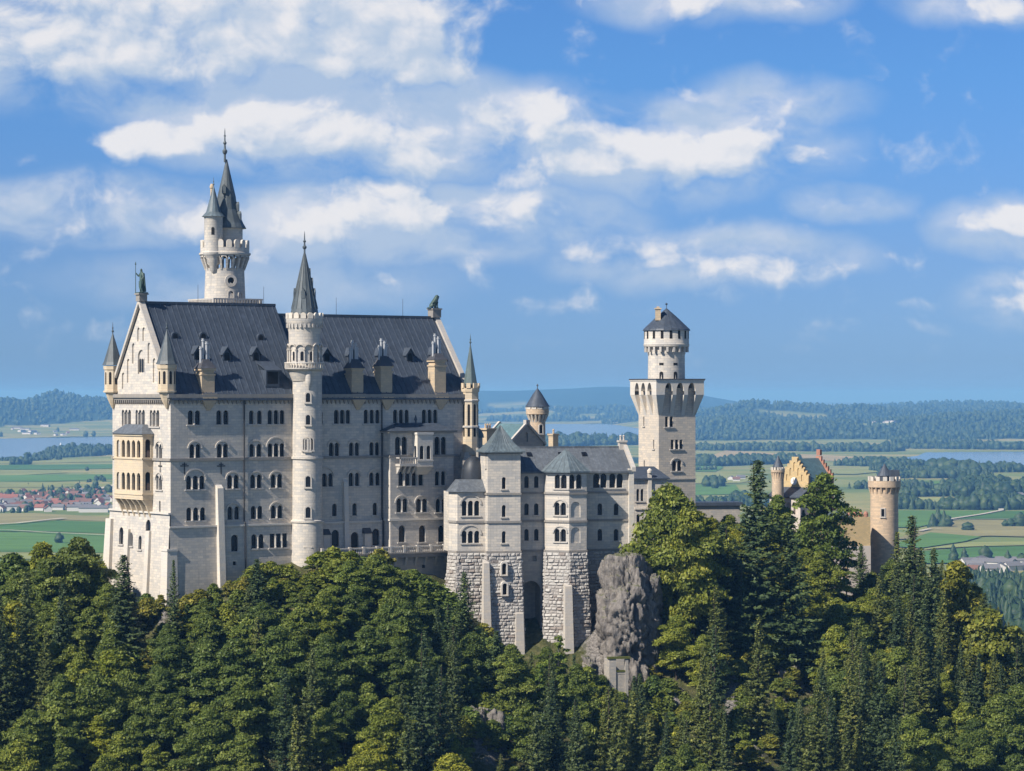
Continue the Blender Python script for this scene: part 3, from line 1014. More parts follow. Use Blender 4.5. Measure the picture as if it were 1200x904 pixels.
lg.box(xa - 0.12, -EL - 0.12, zb + 0.5, xb + 0.12, -EL, zb + 0.75, FW)
lg.box(xb, -EL - 0.12, zb + 0.5, xb + 0.12, -0.01, zb + 0.75, FW)
lgo = lg.build('loggia', 'pale_warm_stone', pal)
for i in range(6):
    x = xa + 0.2 + (xb - xa - 0.8) * i / 5
    cb = MB()
    cb.hexa([(x, -0.25, zb - 3.6), (x + 0.42, -0.25, zb - 3.6), (x + 0.42, 0, zb - 3.6), (x, 0, zb - 3.6)], [(x, -EL * 0.62, zb - 1.3), (x + 0.42, -EL * 0.62, zb - 1.3), (x + 0.42, 0, zb - 1.3), (x, 0, zb - 1.3)], FW)
    cb.hexa([(x, -EL * 0.62, zb - 1.3), (x + 0.42, -EL * 0.62, zb - 1.3), (x + 0.42, 0, zb - 1.3), (x, 0, zb - 1.3)], [(x, -EL, zb - 0.31), (x + 0.42, -EL, zb - 0.31), (x + 0.42, 0, zb - 0.31), (x, 0, zb - 0.31)], FW)
    cb.build('corbel', 'pale_warm_stone', lgo)
lr = MB()
ztr = w_up.z(165, 497.5)
lr.hexa([(xa - 0.45, -EL - 0.45, zt), (xb + 0.45, -EL - 0.45, zt), (xb + 0.45, 0, zt), (xa - 0.45, 0, zt)], [(xa + 2.2, -0.9, ztr), (xb - 2.2, -0.9, ztr), (xb - 2.2, 0, ztr), (xa + 2.2, 0, ztr)], FW)
lr.build('loggia_roof', 'grey_roof', pal)
dk = MB(); dk.add([(xa + 0.1, -0.03, zb), (xb - 0.1, -0.03, zb), (xb - 0.1, -0.03, zt), (xa + 0.1, -0.03, zt)], [(0, 1, 2, 3)], FW)
dk.build('loggia_shade', 'wood_and_shade_dark', pal)  # dark sheet before the back wall, painted in for the loggia's shaded interior

# projecting bay (annex) at the east end of the south front
EB = 2.6
ua = s_up.u(457.3, 560, -EB); ub = s_up.u(531.5, 560, -EB)
z_e = s_up.z(490, 505, -EB)
FB = T(0, -EB, 0)
b_f = Facade(pal, FB, [(ua, 4), (ub, 4), (ub, z_e), (ua, z_e)])
b_l = Facade(pal, T(ua, 0, 0) @ RZ(-PI / 2), [(0, 4), (EB, 4), (EB, z_e), (0, z_e)])
b_r = Facade(pal, T(ub, -EB, 0) @ RZ(PI / 2), [(0, 4), (EB, 4), (EB, z_e), (0, z_e)])
for px in (470, 516):
    window(b_f, b_f.u(px, 525), b_f.z(px, 533.3), 2, 0.95, 3.1, 0.28)
window(b_f, b_f.u(481.5, 563), b_f.z(480, 569.5), 4, 0.85, 2.4, 0.55)
window(b_f, b_f.u(516, 563), b_f.z(516, 569), 2, 0.8, 2.4, 0.5, hood=True)
for px in (471, 494, 517):
    window(b_f, b_f.u(px, 594), b_f.z(px, 600.5), 2, 0.85, 2.3, 0.4, hood=True)
for px in (471, 494.8, 517.3):
    window(b_f, b_f.u(px, 628), b_f.z(px, 635.5), 1, 1.35, 3.0)
bm = MB()
for f_ in (b_f, b_l, b_r):
    f_.build(bm)
bay = bm.build('bay', 'limestone', pal)
zc1 = b_f.z(490, 534.5); zc2 = b_f.z(490, 608.5)
for zc, hh in ((zc1, 0.2), (zc2, 0.2)):
    bs = MB(); bs.box(ua - 0.22, -EB - 0.22, zc - hh, ub + 0.22, -EB, zc + hh)
    bs.box(ua - 0.22, -EB, zc - hh, ua, -0.27, zc + hh); bs.build('string_course', 'dark_trim' if zc > 20 else 'limestone_plain', bay)
bs = MB(); bs.box(ua - 0.5, -EB - 0.5, z_e - 0.35, ub + 0.5, -0.02, z_e + 0.003)
bs.build('cornice', 'dark_trim', bay)
br_ = MB()
z_r = s_up.z(490, 496)
br_.hexa([(ua - 0.8, -EB - 0.8, z_e), (ub + 0.8, -EB - 0.8, z_e), (ub + 0.8, 0, z_e), (ua - 0.8, 0, z_e)], [(ua + 2.6, -0.7, z_r), (ub - 2.6, -0.7, z_r), (ub - 2.6, 0, z_r), (ua + 2.6, 0, z_r)])
um = (ua + ub) / 2 - 0.3
br_.lathe([(0.24, z_r - 1), (0.16, z_r + 0.4), (0.3, z_r + 0.6), (0.05, z_r + 1.5)], 8, T(um, -0.9, 0))
br_.build('bay_roof', 'dark_roof', bay)
# balcony and oriel
x0, x1, x2 = b_f.u(463.5, 545), b_f.u(484, 545), b_f.u(502, 545)
zf = b_f.z(475, 543.5)
bl = MB()
bl.box(x0, -1.5, zf - 0.45, x1, 0, zf, FB)
for i in range(4):
    x = x0 + 0.2 + i * (x1 - x0 - 0.6) / 3
    bl.hexa([(x, -0.2, zf - 1.8), (x + 0.35, -0.2, zf - 1.8), (x + 0.35, 0, zf - 1.8), (x, 0, zf - 1.8)], [(x, -1.35, zf - 0.45), (x + 0.35, -1.35, zf - 0.45), (x + 0.35, 0, zf - 0.45), (x, 0, zf - 0.45)], FB)
bl.box(x0, -1.5, zf + 0.95, x1, -1.25, zf + 1.15, FB); bl.box(x0, -1.5, zf + 0.95, x0 + 0.25, 0, zf + 1.15, FB)
k = x0 + 0.1
while k < x1:
    bl.box(k, -1.45, zf, k + 0.22, -1.3, zf + 0.95, FB); k += 0.48
bl.build('balcony', 'trim_stone', bay)
zo0, zo1 = b_f.z(492, 546.5), b_f.z(492, 507.5)
EO = 1.5
o_f = Facade(pal, FB @ T(x1, -EO, 0), [(0, zo0), (x2 - x1, zo0), (x2 - x1, zo1), (0, zo1)])
o_l = Facade(pal, FB @ T(x1, 0, 0) @ RZ(-PI / 2), [(0, zo0), (EO, zo0), (EO, zo1), (0, zo1)])
o_r = Facade(pal, FB @ T(x2, -EO, 0) @ RZ(PI / 2), [(0, zo0), (EO, zo0), (EO, zo1), (0, zo1)])
wO = x2 - x1
for k in (0.28, 0.72):
    o_f.hole(arch_poly(wO * k, zo0 + 1.3, wO * 0.25, 2.4), 0.25)
o_l.hole(arch_poly(EO / 2, zo0 + 1.3, 0.7, 2.4), 0.25)
om = MB()
for f_ in (o_f, o_l, o_r):
    f_.build(om)
om.hexa([(x1 + 0.5, -EB - 0.3, zo0 - 1.5), (x2 - 0.5, -EB - 0.3, zo0 - 1.5), (x2 - 0.5, -EB, zo0 - 1.5), (x1 + 0.5, -EB, zo0 - 1.5)], [(x1 - 0.15, -EB - EO - 0.15, zo0), (x2 + 0.15, -EB - EO - 0.15, zo0), (x2 + 0.15, -EB, zo0), (x1 - 0.15, -EB, zo0)])
om.box(x1 - 0.12, -EB - EO - 0.12, zo1 - 0.3, x2 + 0.12, -EB, zo1 + 0.1)
om.box(x1 - 0.1, -EB - EO - 0.1, zo0 + 0.9, x2 + 0.1, -EB - EO, zo0 + 1.15)
ori = om.build('oriel', 'limestone_plain', bay)
od = MB(); od.box(x1 + 0.2, -EB - EO + 0.3, zo0 + 1.0, x2 - 0.2, -EB - 0.05, zo0 + 4.0); od.build('oriel_glass', 'glass_dark', bay)

# green cupola behind the east turret
cu = MB(); cu.lathe([(1.1, 20), (1.1, 28.0)], 8); cu.build('cupola_drum', 'grey_masonry', pal, T(LEN + 2.2, 1.2, 0))
cu = MB(); cu.lathe([(1.35, 28.0), (1.25, 28.6), (0.9, 29.4), (0.3, 29.9), (0.12, 30.2), (0.2, 30.5), (0.04, 31.3)], 10); cu.build('cupola', 'copper_green', pal, T(LEN + 2.2, 1.2, 0), smooth=True)

# lightning rods on the ridges
for px, zr in ((232, RID1), (309, RID1), (394, RID2), (472, RID2)):
    p = hit(PWI, px, 365, (0, YR, 0), (0, 1, 0))
    lr_ = MB(); lr_.tube((p.x, YR, zr + 0.3), (p.x, YR, zr + 3.6), 0.045, 0.03, 5); lr_.build('lightning_rod', 'iron', pal)

# ------------------------------------------------------------------ statues on the gables
def world_of(th, x, y, z):
    return wm(th) @ Vector((x, y, z))


def skin_body(name, joints, edges, mat, parent, levels=2):
    """one continuous body grown over a skeleton: joints {name: (x, y, z, r)}"""
    keys = list(joints)
    me = bpy.data.meshes.new(name)
    me.from_pydata([joints[k][:3] for k in keys], [(keys.index(a), keys.index(b)) for a, b in edges], [])
    o = link(me, name, parent)
    md = o.modifiers.new('skin', 'SKIN')
    md.use_smooth_shade = True
    sv = me.skin_vertices[0].data
    for i, k in enumerate(keys):
        r = joints[k][3]
        sv[i].radius = (r, r)
        sv[i].use_root = (i == 0)
    sd = o.modifiers.new('sub', 'SUBSURF'); sd.levels = levels; sd.render_levels = levels
    me.materials.append(MATS[mat])
    return o

p = world_of(pal, 0.1, YR, RID1 + 1.9)
kn = thing('knight_statue', 'green bronze statue of a standing knight with lance and shield on the gable peak', 'statue', p, PAL_A - PI / 2)
S = 4.3 / 1.85
def sj(x, y, z, r): return (x * S, y * S, z * S, r * S)
J = {'pelvis': sj(0, 0, 0.98, .15), 'waist': sj(0, 0, 1.15, .14), 'chest': sj(0, 0, 1.38, .19), 'neck': sj(0, 0, 1.58, .075), 'head': sj(0, -.03, 1.74, .11), 'crown': sj(0, -.02, 1.86, .06),
     'hl': sj(-.11, 0, .92, .11), 'kl': sj(-.14, -.04, .5, .075), 'al': sj(-.15, .0, .1, .055), 'tl': sj(-.16, -.16, .04, .05),
     'hr': sj(.11, 0, .92, .11), 'kr': sj(.15, -.02, .5, .075), 'ar': sj(.17, .04, .1, .055), 'tr': sj(.19, -.12, .04, .05),
     'sl': sj(-.24, 0, 1.46, .085), 'el': sj(-.40, -.05, 1.28, .065), 'wl': sj(-.44, -.2, 1.48, .045), 'fl': sj(-.45, -.25, 1.55, .045),
     'sr': sj(.24, 0, 1.46, .085), 'er': sj(.36, -.02, 1.18, .065), 'wr': sj(.36, -.18, 1.0, .045), 'fr': sj(.36, -.24, .97, .045)}
ED = [('pelvis', 'waist'), ('waist', 'chest'), ('chest', 'neck'), ('neck', 'head'), ('head', 'crown'), ('pelvis', 'hl'), ('hl', 'kl'), ('kl', 'al'), ('al', 'tl'),
      ('pelvis', 'hr'), ('hr', 'kr'), ('kr', 'ar'), ('ar', 'tr'), ('chest', 'sl'), ('sl', 'el'), ('el', 'wl'), ('wl', 'fl'), ('chest', 'sr'), ('sr', 'er'), ('er', 'wr'), ('wr', 'fr')]
skin_body('body', J, ED, 'bronze', kn)
m_ = MB(); m_.tube((-.46 * S, -.26 * S, 0), (-.46 * S, -.26 * S, 2.15 * S), 0.07, 0.05, 6); m_.lathe([(0.02, 2.1 * S), (0.14, 2.17 * S), (0.01, 2.4 * S)], 6, T(-.46 * S, -.26 * S, 0)); m_.build('lance', 'bronze', kn)
m_ = MB(); sh = [(-.2, .9), (.2, .9), (.2, .5), (0.0, .12), (-.2, .5)]
m_.slab([(x * S + .38 * S, z * S) for x, z in sh], -.32 * S, -.27 * S); m_.build('shield', 'bronze', kn)
m_ = MB(); m_.hexa([(-.3 * S, .12 * S, .1 * S), (.32 * S, .12 * S, .1 * S), (.32 * S, .24 * S, .1 * S), (-.3 * S, .24 * S, .1 * S)], [(-.2 * S, .1 * S, 1.5 * S), (.2 * S, .1 * S, 1.5 * S), (.2 * S, .16 * S, 1.5 * S), (-.2 * S, .16 * S, 1.5 * S)])
m_.build('cloak', 'bronze', kn)
m_ = MB(); m_.box(-0.8, -0.85, 0.002, 0.8, 0.85, 0.18); m_.build('plinth', 'bronze', kn)

p = world_of(pal, LEN - 0.6, YR, RID2 + 2.0)
li = thing('lion_statue', 'green bronze lion sitting upright on the far gable end of the long roof', 'statue', p, PAL_A)
S = 1.0
J = {'rump': (-.75, 0, .55, .48), 'back': (-.35, 0, .95, .42), 'chest': (.2, 0, 1.4, .45), 'neck': (.38, 0, 1.85, .42), 'head': (.55, 0, 2.2, .36), 'muzzle': (.88, 0, 2.15, .2), 'nose': (1.0, 0, 2.12, .14),
     'e1': (.5, .24, 2.5, .09), 'e2': (.5, -.24, 2.5, .09),
     's1': (.3, .26, 1.2, .24), 'k1': (.42, .28, .65, .16), 'p1': (.45, .28, .14, .14), 't1': (.68, .28, .1, .13),
     's2': (.3, -.26, 1.2, .24), 'k2': (.42, -.28, .65, .16), 'p2': (.45, -.28, .14, .14), 't2': (.68, -.28, .1, .13),
     'h1': (-.6, .34, .5, .34), 'n1': (-.12, .42, .55, .2), 'f1': (-.35, .42, .13, .15), 'g1': (0.0, .42, .1, .13),
     'h2': (-.6, -.34, .5, .34), 'n2': (-.12, -.42, .55, .2), 'f2': (-.35, -.42, .13, .15), 'g2': (0.0, -.42, .1, .13),
     'ta': (-1.15, 0, .2, .1), 'tb': (-1.3, .35, .14, .08), 'tc': (-1.0, .7, .14, .12)}
ED = [('rump', 'back'), ('back', 'chest'), ('chest', 'neck'), ('neck', 'head'), ('head', 'muzzle'), ('muzzle', 'nose'), ('head', 'e1'), ('head', 'e2'), ('chest', 's1'), ('s1', 'k1'), ('k1', 'p1'), ('p1', 't1'),
      ('chest', 's2'), ('s2', 'k2'), ('k2', 'p2'), ('p2', 't2'), ('rump', 'h1'), ('h1', 'n1'), ('n1', 'f1'), ('f1', 'g1'), ('rump', 'h2'), ('h2', 'n2'), ('n2', 'f2'), ('f2', 'g2'), ('rump', 'ta'), ('ta', 'tb'), ('tb', 'tc')]
skin_body('body', J, ED, 'bronze', li)
m_ = MB(); m_.box(-1.3, -0.6, 0.002, 0.9, 0.8, 0.06); m_.build('plinth', 'bronze', li)
# ------------------------------------------------------------------ round stair tower on the south front
def zat(py, d):
    return -(py - EYE) / FPX * d          # height above the eye

pc = PW @ Vector((s_up.u(352.8, 560) + 0.6, -1.15, 0))
st = thing('stair_tower', 'slim round stair tower with balcony and dark spire rising along the palace front', 'tower', (pc.x, pc.y, 144.0), PAL_A)
DS = pc.y
def zs(py): return 36 + zat(py, DS)
def ang_to_cam(th, off=0.0):
    """angle in the thing's frame that faces the camera, turned by off (positive turns to the east)"""
    l = th.location
    return math.atan2(-l.y, -l.x) - th.rotation_euler.z + off

RS = 2.62
m_ = MB()
m_.lathe([(RS + 0.55, -8), (RS + 0.12, zs(612.5)), (RS + 0.3, zs(612)), (RS + 0.3, zs(610)), (RS, zs(609)), (RS - 0.05, zs(470)), (RS - 0.05, zs(432.4))], 40)
m_.lathe([(RS, 24.6), (RS + 0.2, 24.65), (RS + 0.2, 25.0), (RS, 25.05)], 40, cap=False)
sh_ = m_.build('shaft', 'limestone_round', st, smooth=True)
a0 = ang_to_cam(st)
for px_off, py, w_, h_ in ((0.05, 492, 0.75, 1.7), (0.05, 466, 0.75, 1.6), (0.05, 564, 0.85, 1.9), (0.05, 600, 0.85, 1.9), (0.05, 634, 0.85, 1.6)):
    round_window(st, RS - 0.03, a0 + px_off, zs(py) - h_ / 2, w_, h_)
wf = round_window(st, RS - 0.03, a0 + 0.02, zs(528), 0.8, 2.2, proud=0.2)
for k in (-0.2, 0.2):
    round_window(st, RS + 0.02, a0 + 0.05 + k, zs(527), 0.62, 2.0, proud=0.12)
hb = MB(); hb.box(-1.4, -0.35, -0.6, 1.4, 0.3, -0.2); hb.slab([(-1.3, -0.2)] + [(1.3 * math.cos(PI * i / 10), 1.9 + 1.3 * math.sin(PI * i / 10)) for i in range(11)][::-1] + [], -0.06, 0.2)
# upper drum, offset as in the real tower
off = T(-0.62, -0.12, 0)
RU = 2.8
m_ = MB()
m_.lathe([(0.3, zs(450)), (RS - 0.5, zs(447)), (RS - 0.1, zs(441)), (RU, zs(435.5)), (RU + 0.30, zs(434.5)), (RU + 0.62, zs(432.8)), (RU + 0.62, zs(431.5)), (RU - 0.05, zs(431.4)), (RU - 0.05, zs(404)), (RU, zs(390)), (RU + 0.1, zs(386)), (RU + 0.35, zs(379)), (RU + 0.45, zs(377.5)), (RU + 0.45, zs(374)), (RU + 0.2, zs(373.9))], 40)
m_.build('upper_drum', 'limestone_round', st, off, smooth=True)
m_ = MB()
m_.ring_boxes(26, RU + 0.05, RU + 0.42, 0.32, zs(384.5), zs(380), a0=0.1)
m_.build('corbel_ring', 'trim_stone', st, off)
m_ = MB()
for i in range(16):
    a = 2 * PI * (i + 0.5) / 16
    L = RZ(a) @ T(RU + 0.30, 0, zs(374)) @ RZ(PI / 2)
    po = arch_poly(0, 0, 0.95, 1.05)
    m_.slab(po, -0.18, 0.2, L)
m_.build('merlon_ring', 'limestone_plain', st, off)
m_ = MB()
for i in range(12):
    a = 2 * PI * i / 12
    m_.lathe([(0.22, zs(425)), (0.13, zs(424)), (0.13, zs(412)), (0.26, zs(410)), (0.2, zs(409.8))], 8, RZ(a) @ T(RU + 0.14, 0, 0))
    for j in range(7):
        t0 = PI * j / 7; t1 = PI * (j + 1) / 7
        b0 = a + PI / 12 - math.cos(t0) * PI / 12; b1 = a + PI / 12 - math.cos(t1) * PI / 12
        z0_ = zs(410) + 0.8 * math.sin(t0); z1_ = zs(410) + 0.8 * math.sin(t1)
        r0, r1_ = RU - 0.02, RU + 0.28
        vs = []
        for bb, zz in ((b0, z0_), (b1, z1_)):
            for rr in (r0, r1_):
                for dz_ in (0, 0.24):
                    vs.append((rr * math.cos(bb), rr * math.sin(bb), zz + dz_))
        m_.add(vs, [(0, 4, 6, 2), (1, 3, 7, 5), (2, 6, 7, 3), (0, 1, 5, 4)])
m_.build('arcade', 'trim_stone', st, off)
m_ = MB()
m_.lathe([(RU + 0.5, zs(426.2)), (RU + 0.74, zs(426.2)), (RU + 0.74, zs(425)), (RU + 0.5, zs(425))], 40, cap=False)
m_.ring_boxes(40, RU + 0.52, RU + 0.68, 0.2, zs(431.5), zs(426), a0=0)
m_.build('balustrade', 'limestone_plain', st, off)
dm = MB()
for k in (-0.9, -0.3, 0.3, 0.9):
    L = RZ(a0 + 0.15 + k) @ T(RU - 0.02, 0, zs(423)) @ RZ(PI / 2)
    po = arch_poly(0, 0, 0.62 if abs(k) < 0.5 else 0.4, 1.6); dm.add([(x, -0.012, z) for x, z in po], [tuple(range(len(po)))], L)
dm.build('opening', 'glass_dark', st, off)
m_ = MB()
zb_, zt_ = zs(367.5), zs(297.5)
m_.lathe([(RU + 0.12, zb_ - 0.9), (RU - 0.35, zb_), (RU - 0.5, zb_ + 0.8), (0.18, zt_)], 16)
for i in range(16):
    a = 2 * PI * i / 16
    m_.tube(((RU - 0.46) * math.cos(a), (RU - 0.46) * math.sin(a), zb_ + 0.8), (0.18 * math.cos(a), 0.18 * math.sin(a), zt_), 0.05, 0.03, 4)
for i, (k, hh) in enumerate(((-0.15, 0.22), (1.35, 0.22), (1.4, 0.42), (1.45, 0.6), (-1.3, 0.22))):
    r_ = (RU - 0.5) * (1 - hh)
    L = RZ(a0 + k) @ T(r_ - 0.1, 0, zb_ + 0.8 + (zt_ - zb_) * hh) @ RZ(PI / 2)
    s_ = 0.55 * (1 - hh) + 0.15
    m_.slab([(-s_ * .6, -0.5), (s_ * .6, -0.5), (s_ * .6, s_), (0, s_ * 2.2), (-s_ * .6, s_)], -0.25, 0.5, L)
finial(m_, zt_, zs(271) - zt_, 0.34)
m_.build('spire', 'spire_slate', st, off)
# the little corbelled stair turret below the balcony
m_ = MB(); m_.lathe([(0.05, zs(457)), (0.5, zs(451)), (0.62, zs(447)), (0.62, zs(433))], 16, RZ(a0 + 0.1) @ T(RS - 0.02, 0, 0)); m_.build('corbel_turret', 'limestone_round', st, smooth=True)

# ------------------------------------------------------------------ tall round tower behind the palace roof
DT = 515.0
pt = P(263.5, 400, DT)
tt = thing('tall_tower', 'tallest round tower with battlements and two green grey spires rising behind the palace roof', 'tower', (pt.x, pt.y, 144.0), R(20))
def zt2(py): return 36 + zat(py, DT)
RT = 23.5 / FPX * DT
a0 = ang_to_cam(tt)
m_ = MB()
m_.lathe([(RT + 0.5, -6), (RT + 0.35, 30), (RT + 0.1, zt2(353)), (RT - 0.12, zt2(318)), (RT, zt2(315))], 40)
m_.build('shaft', 'limestone_round', tt, smooth=True)
m_ = MB()
RP = 28.6 / FPX * DT
for i in range(22):
    a = 2 * PI * i / 22
    L = RZ(a)
    m_.hexa([(RT - 0.3, -0.16, zt2(317)), (RT, -0.16, zt2(317)), (RT, 0.16, zt2(317)), (RT - 0.3, 0.16, zt2(317))], [(RT - 0.3, -0.2, zt2(303)), (RP, -0.2, zt2(303)), (RP, 0.2, zt2(303)), (RT - 0.3, 0.2, zt2(303))], L)
    for j in range(5):
        t0 = PI * j / 5; t1 = PI * (j + 1) / 5
        b0 = PI / 22 - math.cos(t0) * (PI / 22 - 0.03); b1 = PI / 22 - math.cos(t1) * (PI / 22 - 0.03)
        vs = []
        for bb, zz in ((b0, zt2(304.2) + 0.42 * math.sin(t0)), (b1, zt2(304.2) + 0.42 * math.sin(t1))):
            for rr in (RT - 0.1, RP):
                for z9 in (zz, zt2(300)):
                    vs.append((rr * math.cos(bb), rr * math.sin(bb), z9))
        m_.add(vs, [(0, 4, 6, 2), (2, 6, 7, 3), (1, 3, 7, 5)], L)
m_.lathe([(RP + 0.02, zt2(300.2)), (RP + 0.25, zt2(299)), (RP + 0.25, zt2(297)), (RP, zt2(296.5)), (RP, zt2(291)), (RP - 0.45, zt2(291)), (RP - 0.45, zt2(297)), (0.5, zt2(297))], 44, cap=False)
m_.build('parapet', 'limestone_round', tt, smooth=True)
m_ = MB()
for i in range(18):
    a = 2 * PI * (i + 0.3) / 18
    m_.slab(arch_poly(0, 0, 0.95, 1.5), -0.0, 0.42, RZ(a) @ T(RP, 0, zt2(291.5)) @ RZ(PI / 2))
m_.build('merlon_ring', 'limestone_plain', tt)
m_ = MB()
RD = 18.0 / FPX * DT
m_.lathe([(RD, zt2(297)), (RD, zt2(269)), (RD + 0.2, zt2(268.5)), (RD + 0.2, zt2(267.5))], 32)
m_.build('drum', 'limestone_round', tt, T(0.5, 0.2, 0), smooth=True)
m_ = MB()
m_.lathe([(RD + 0.85, zt2(268)), (RD + 0.3, zt2(262)), (RD - 0.8, zt2(246)), (11 / FPX * DT, zt2(231)), (0.12, zt2(187))], 14, T(0.35, 0.1, 0))
finial(m_, zt2(188.5), zt2(150) - zt2(188.5), 0.42)
m_.box(-0.22, -0.06, zt2(160), 0.22, 0.06, zt2(159))
for k, hh in ((-0.1, 0.52), (1.25, 0.1), (1.35, 0.25)):
    r_ = (RD + 0.3) * (1 - hh)
    L = RZ(a0 + k) @ T(r_, 0, zt2(262) + (zt2(187) - zt2(262)) * hh) @ RZ(PI / 2)
    m_.slab([(-.35, -.7), (.35, -.7), (.35, .5), (0, 1.0), (-.35, .5)], -0.3, 0.9, L)
m_.build('spire', 'spire_slate', tt)
# side turret
L = RZ(a0 - 0.62) @ T(RP - 0.95, 0, 0)
RQ = 11.5 / FPX * DT
m_ = MB()
m_.lathe([(0.1, zt2(322)), (0.7, zt2(318)), (0.75, zt2(313)), (1.2, zt2(310)), (1.25, zt2(305)), (RQ - 0.1, zt2(301)), (RQ + 0.12, zt2(299)), (RQ + 0.12, zt2(297)), (RQ - 0.1, zt2(296)), (RQ - 0.1, zt2(257)), (RQ + 0.08, zt2(255))], 24)
sidet = m_.build('side_turret', 'limestone_round', tt, L, smooth=True)
m_ = MB(); m_.lathe([(RQ + 0.35, zt2(255.5)), (RQ * 0.75, zt2(250)), (0.08, zt2(220))], 14); finial(m_, zt2(221), 1.9, 0.16)
m_.build('turret_roof', 'blue_roof', sidet)
m_ = MB(); po = arch_poly(0, 0, 0.55, 1.4); m_.add([(x, -0.012, z) for x, z in po], [tuple(range(len(po)))], RZ(0.55) @ T(RQ - 0.1, 0, zt2(277)) @ RZ(PI / 2))
m_.build('slit', 'opening_dark', sidet)
m_ = MB(); m_.lathe([(0.3, zt2(290)), (0.3, zt2(222)), (0.42, zt2(221)), (0.42, zt2(219)), (0.2, zt2(216))], 10, RZ(a0 - 1.35) @ T(RD - 0.4, 0, 0)); m_.build('chimney', 'warm_stone', tt)
# round window and arched windows
m_ = MB(); k = 20
vs = []; fs = []
for i in range(k):
    a = 2 * PI * i / k
    for r_, y_ in ((0.62, -0.22), (1.12, -0.22), (0.62, 0.2), (1.12, 0.3)):
        vs.append((r_ * math.cos(a), y_, r_ * math.sin(a)))
for i in range(k):
    o = 4 * i; q = 4 * ((i + 1) % k)
    fs += [(o, q, q + 1, o + 1), (o, o + 2, q + 2, q), (o + 1, q + 1, q + 3, o + 3)]
m_.add(vs, fs)
L = RZ(a0 + 0.3) @ T(0, 0, zt2(330)) @ RZ(PI / 2) @ T(0, -(RT - 0.1), 0)
o = m_.build('round_window', 'trim_stone', tt, L)
g = MB(); g.add([(0.64 * math.cos(2 * PI * i / k), -0.06, 0.64 * math.sin(2 * PI * i / k)) for i in range(k)], [tuple(range(k))]); g.build('pane', 'glass_dark', o)
round_window(tt, RT + 0.0, a0 + 0.3, zt2(353), 0.85, 1.7)
round_window(tt, RT + 0.0, a0 + 0.85, zt2(353), 0.75, 1.5)
# square platform with parapet at its foot
m_ = MB()
m_.box(-5.0, -5.0, 38, 5.2, 5.0, zt2(358.6)); 
m_.build('platform', 'trim_stone', tt, RZ(PAL_A - R(20)))
m_ = MB()
zp0, zp1 = zt2(358.6), zt2(350.8)
for (x0, y0, x1, y1) in ((-5, -5, 5.2, -4.75), (-5, -4.75, -4.75, 5), (4.95, -4.75, 5.2, 5), (-4.75, 4.75, 4.95, 5)):
    m_.box(x0, y0, zp1 - 0.25, x1, y1, zp1)
    n_ = 18
    for i in range(n_):
        xa_ = x0 + (x1 - x0) * i / n_; xb_ = x0 + (x1 - x0) * (i + 0.55) / n_; ya_ = y0 + (y1 - y0) * i / n_; yb_ = y0 + (y1 - y0) * (i + 0.55) / n_
        if x1 - x0 > y1 - y0: m_.box(xa_, y0, zp0, xb_, y1, zp1 - 0.25)
        else: m_.box(x0, ya_, zp0, x1, yb_, zp1 - 0.25)
m_.build('balustrade', 'trim_stone', tt, RZ(PAL_A - R(20)))

# ------------------------------------------------------------------ terrace with balustrade in front of the palace
TZ = 36 + zat(648, 497)
te = thing('terrace', 'long stone terrace with balustrade on brackets below the garden door of the palace', 'terrace', (pal.location.x, pal.location.y, 144.0), PAL_A)
FT = T(0, -3.9, 0)
t_f = Facade(te, FT, [(0, 0), (1, 0), (1, 1), (0, 1)])
xa, xb = t_f.u(375, 648), t_f.u(527, 648)
TZ = t_f.z(450, 648.5); TT = t_f.z(450, 641)
m_ = MB()
m_.box(xa, -3.7, -14, xb + 1, -0.5, TZ - 0.9)
m_.build('retaining_wall', 'grey_masonry', te)
m_ = MB(); m_.box(xa, -4.35, TZ - 0.9, xb, -0.4, TZ - 0.25); m_.box(xa, -4.5, TZ - 0.25, xb, -0.4, TZ); m_.build('terrace_floor', 'dark_trim', te)
m_ = MB()
m_.box(xa, -4.42, TT - 0.25, xb, -4.1, TT)
k = xa
i = 0
while k < xb - 0.3:
    if i % 6 == 0:
        m_.box(k, -4.47, TZ, k + 0.5, -4.05, TT + 0.12); k += 0.7
    else:
        m_.lathe([(0.12, TZ), (0.17, TZ + 0.25), (0.09, TZ + 0.55), (0.12, TT - 0.25)], 6, T(k + 0.1, -4.26, 0)); k += 0.42
    i += 1
m_.build('balustrade', 'limestone_plain', te)
i = 0
k = xa + 9
while k < xb:
    c_ = MB(); c_.hexa([(k, -3.75, TZ - 2.4), (k + 0.4, -3.75, TZ - 2.4), (k + 0.4, -3.65, TZ - 2.4), (k, -3.65, TZ - 2.4)], [(k, -4.35, TZ - 0.905), (k + 0.4, -4.35, TZ - 0.905), (k + 0.4, -3.65, TZ - 0.905), (k, -3.65, TZ - 0.905)])
    c_.build('bracket', 'trim_stone', te); k += 2.1
m_ = MB(); u, z = t_f.px(497, 664); m_.box(u - 0.3, -3.72, z - 0.3, u + 0.3, -3.66, z + 0.3); u, z = t_f.px(498, 683); m_.box(u - 0.3, -3.72, z - 0.3, u + 0.3, -3.66, z + 0.3); m_.build('drain_hole', 'opening_dark', te)

# ------------------------------------------------------------------ ladies' wing with square stair tower and polygonal bay
BA = R(13)
DB = 497.0
pb = P(571.5, 647, DB)
bw = thing('bower_building', 'grey white wing with square corner tower and pointed bay on high rough stone bases', 'castle building', (pb.x, pb.y, 130.0), BA)
BWI = wm(bw).inverted()
EB0 = 50.0
F0 = Facade(bw, I4.copy(), [])
def bx(px, y=0.0, py=600): return F0.u(px, py, y)
def bz(px, py, y=0.0): return F0.z(px, py, y)
rb = random.Random(11)
zl1, zl2, zbs = bz(590, 579), bz(590, 612), bz(590, 647)

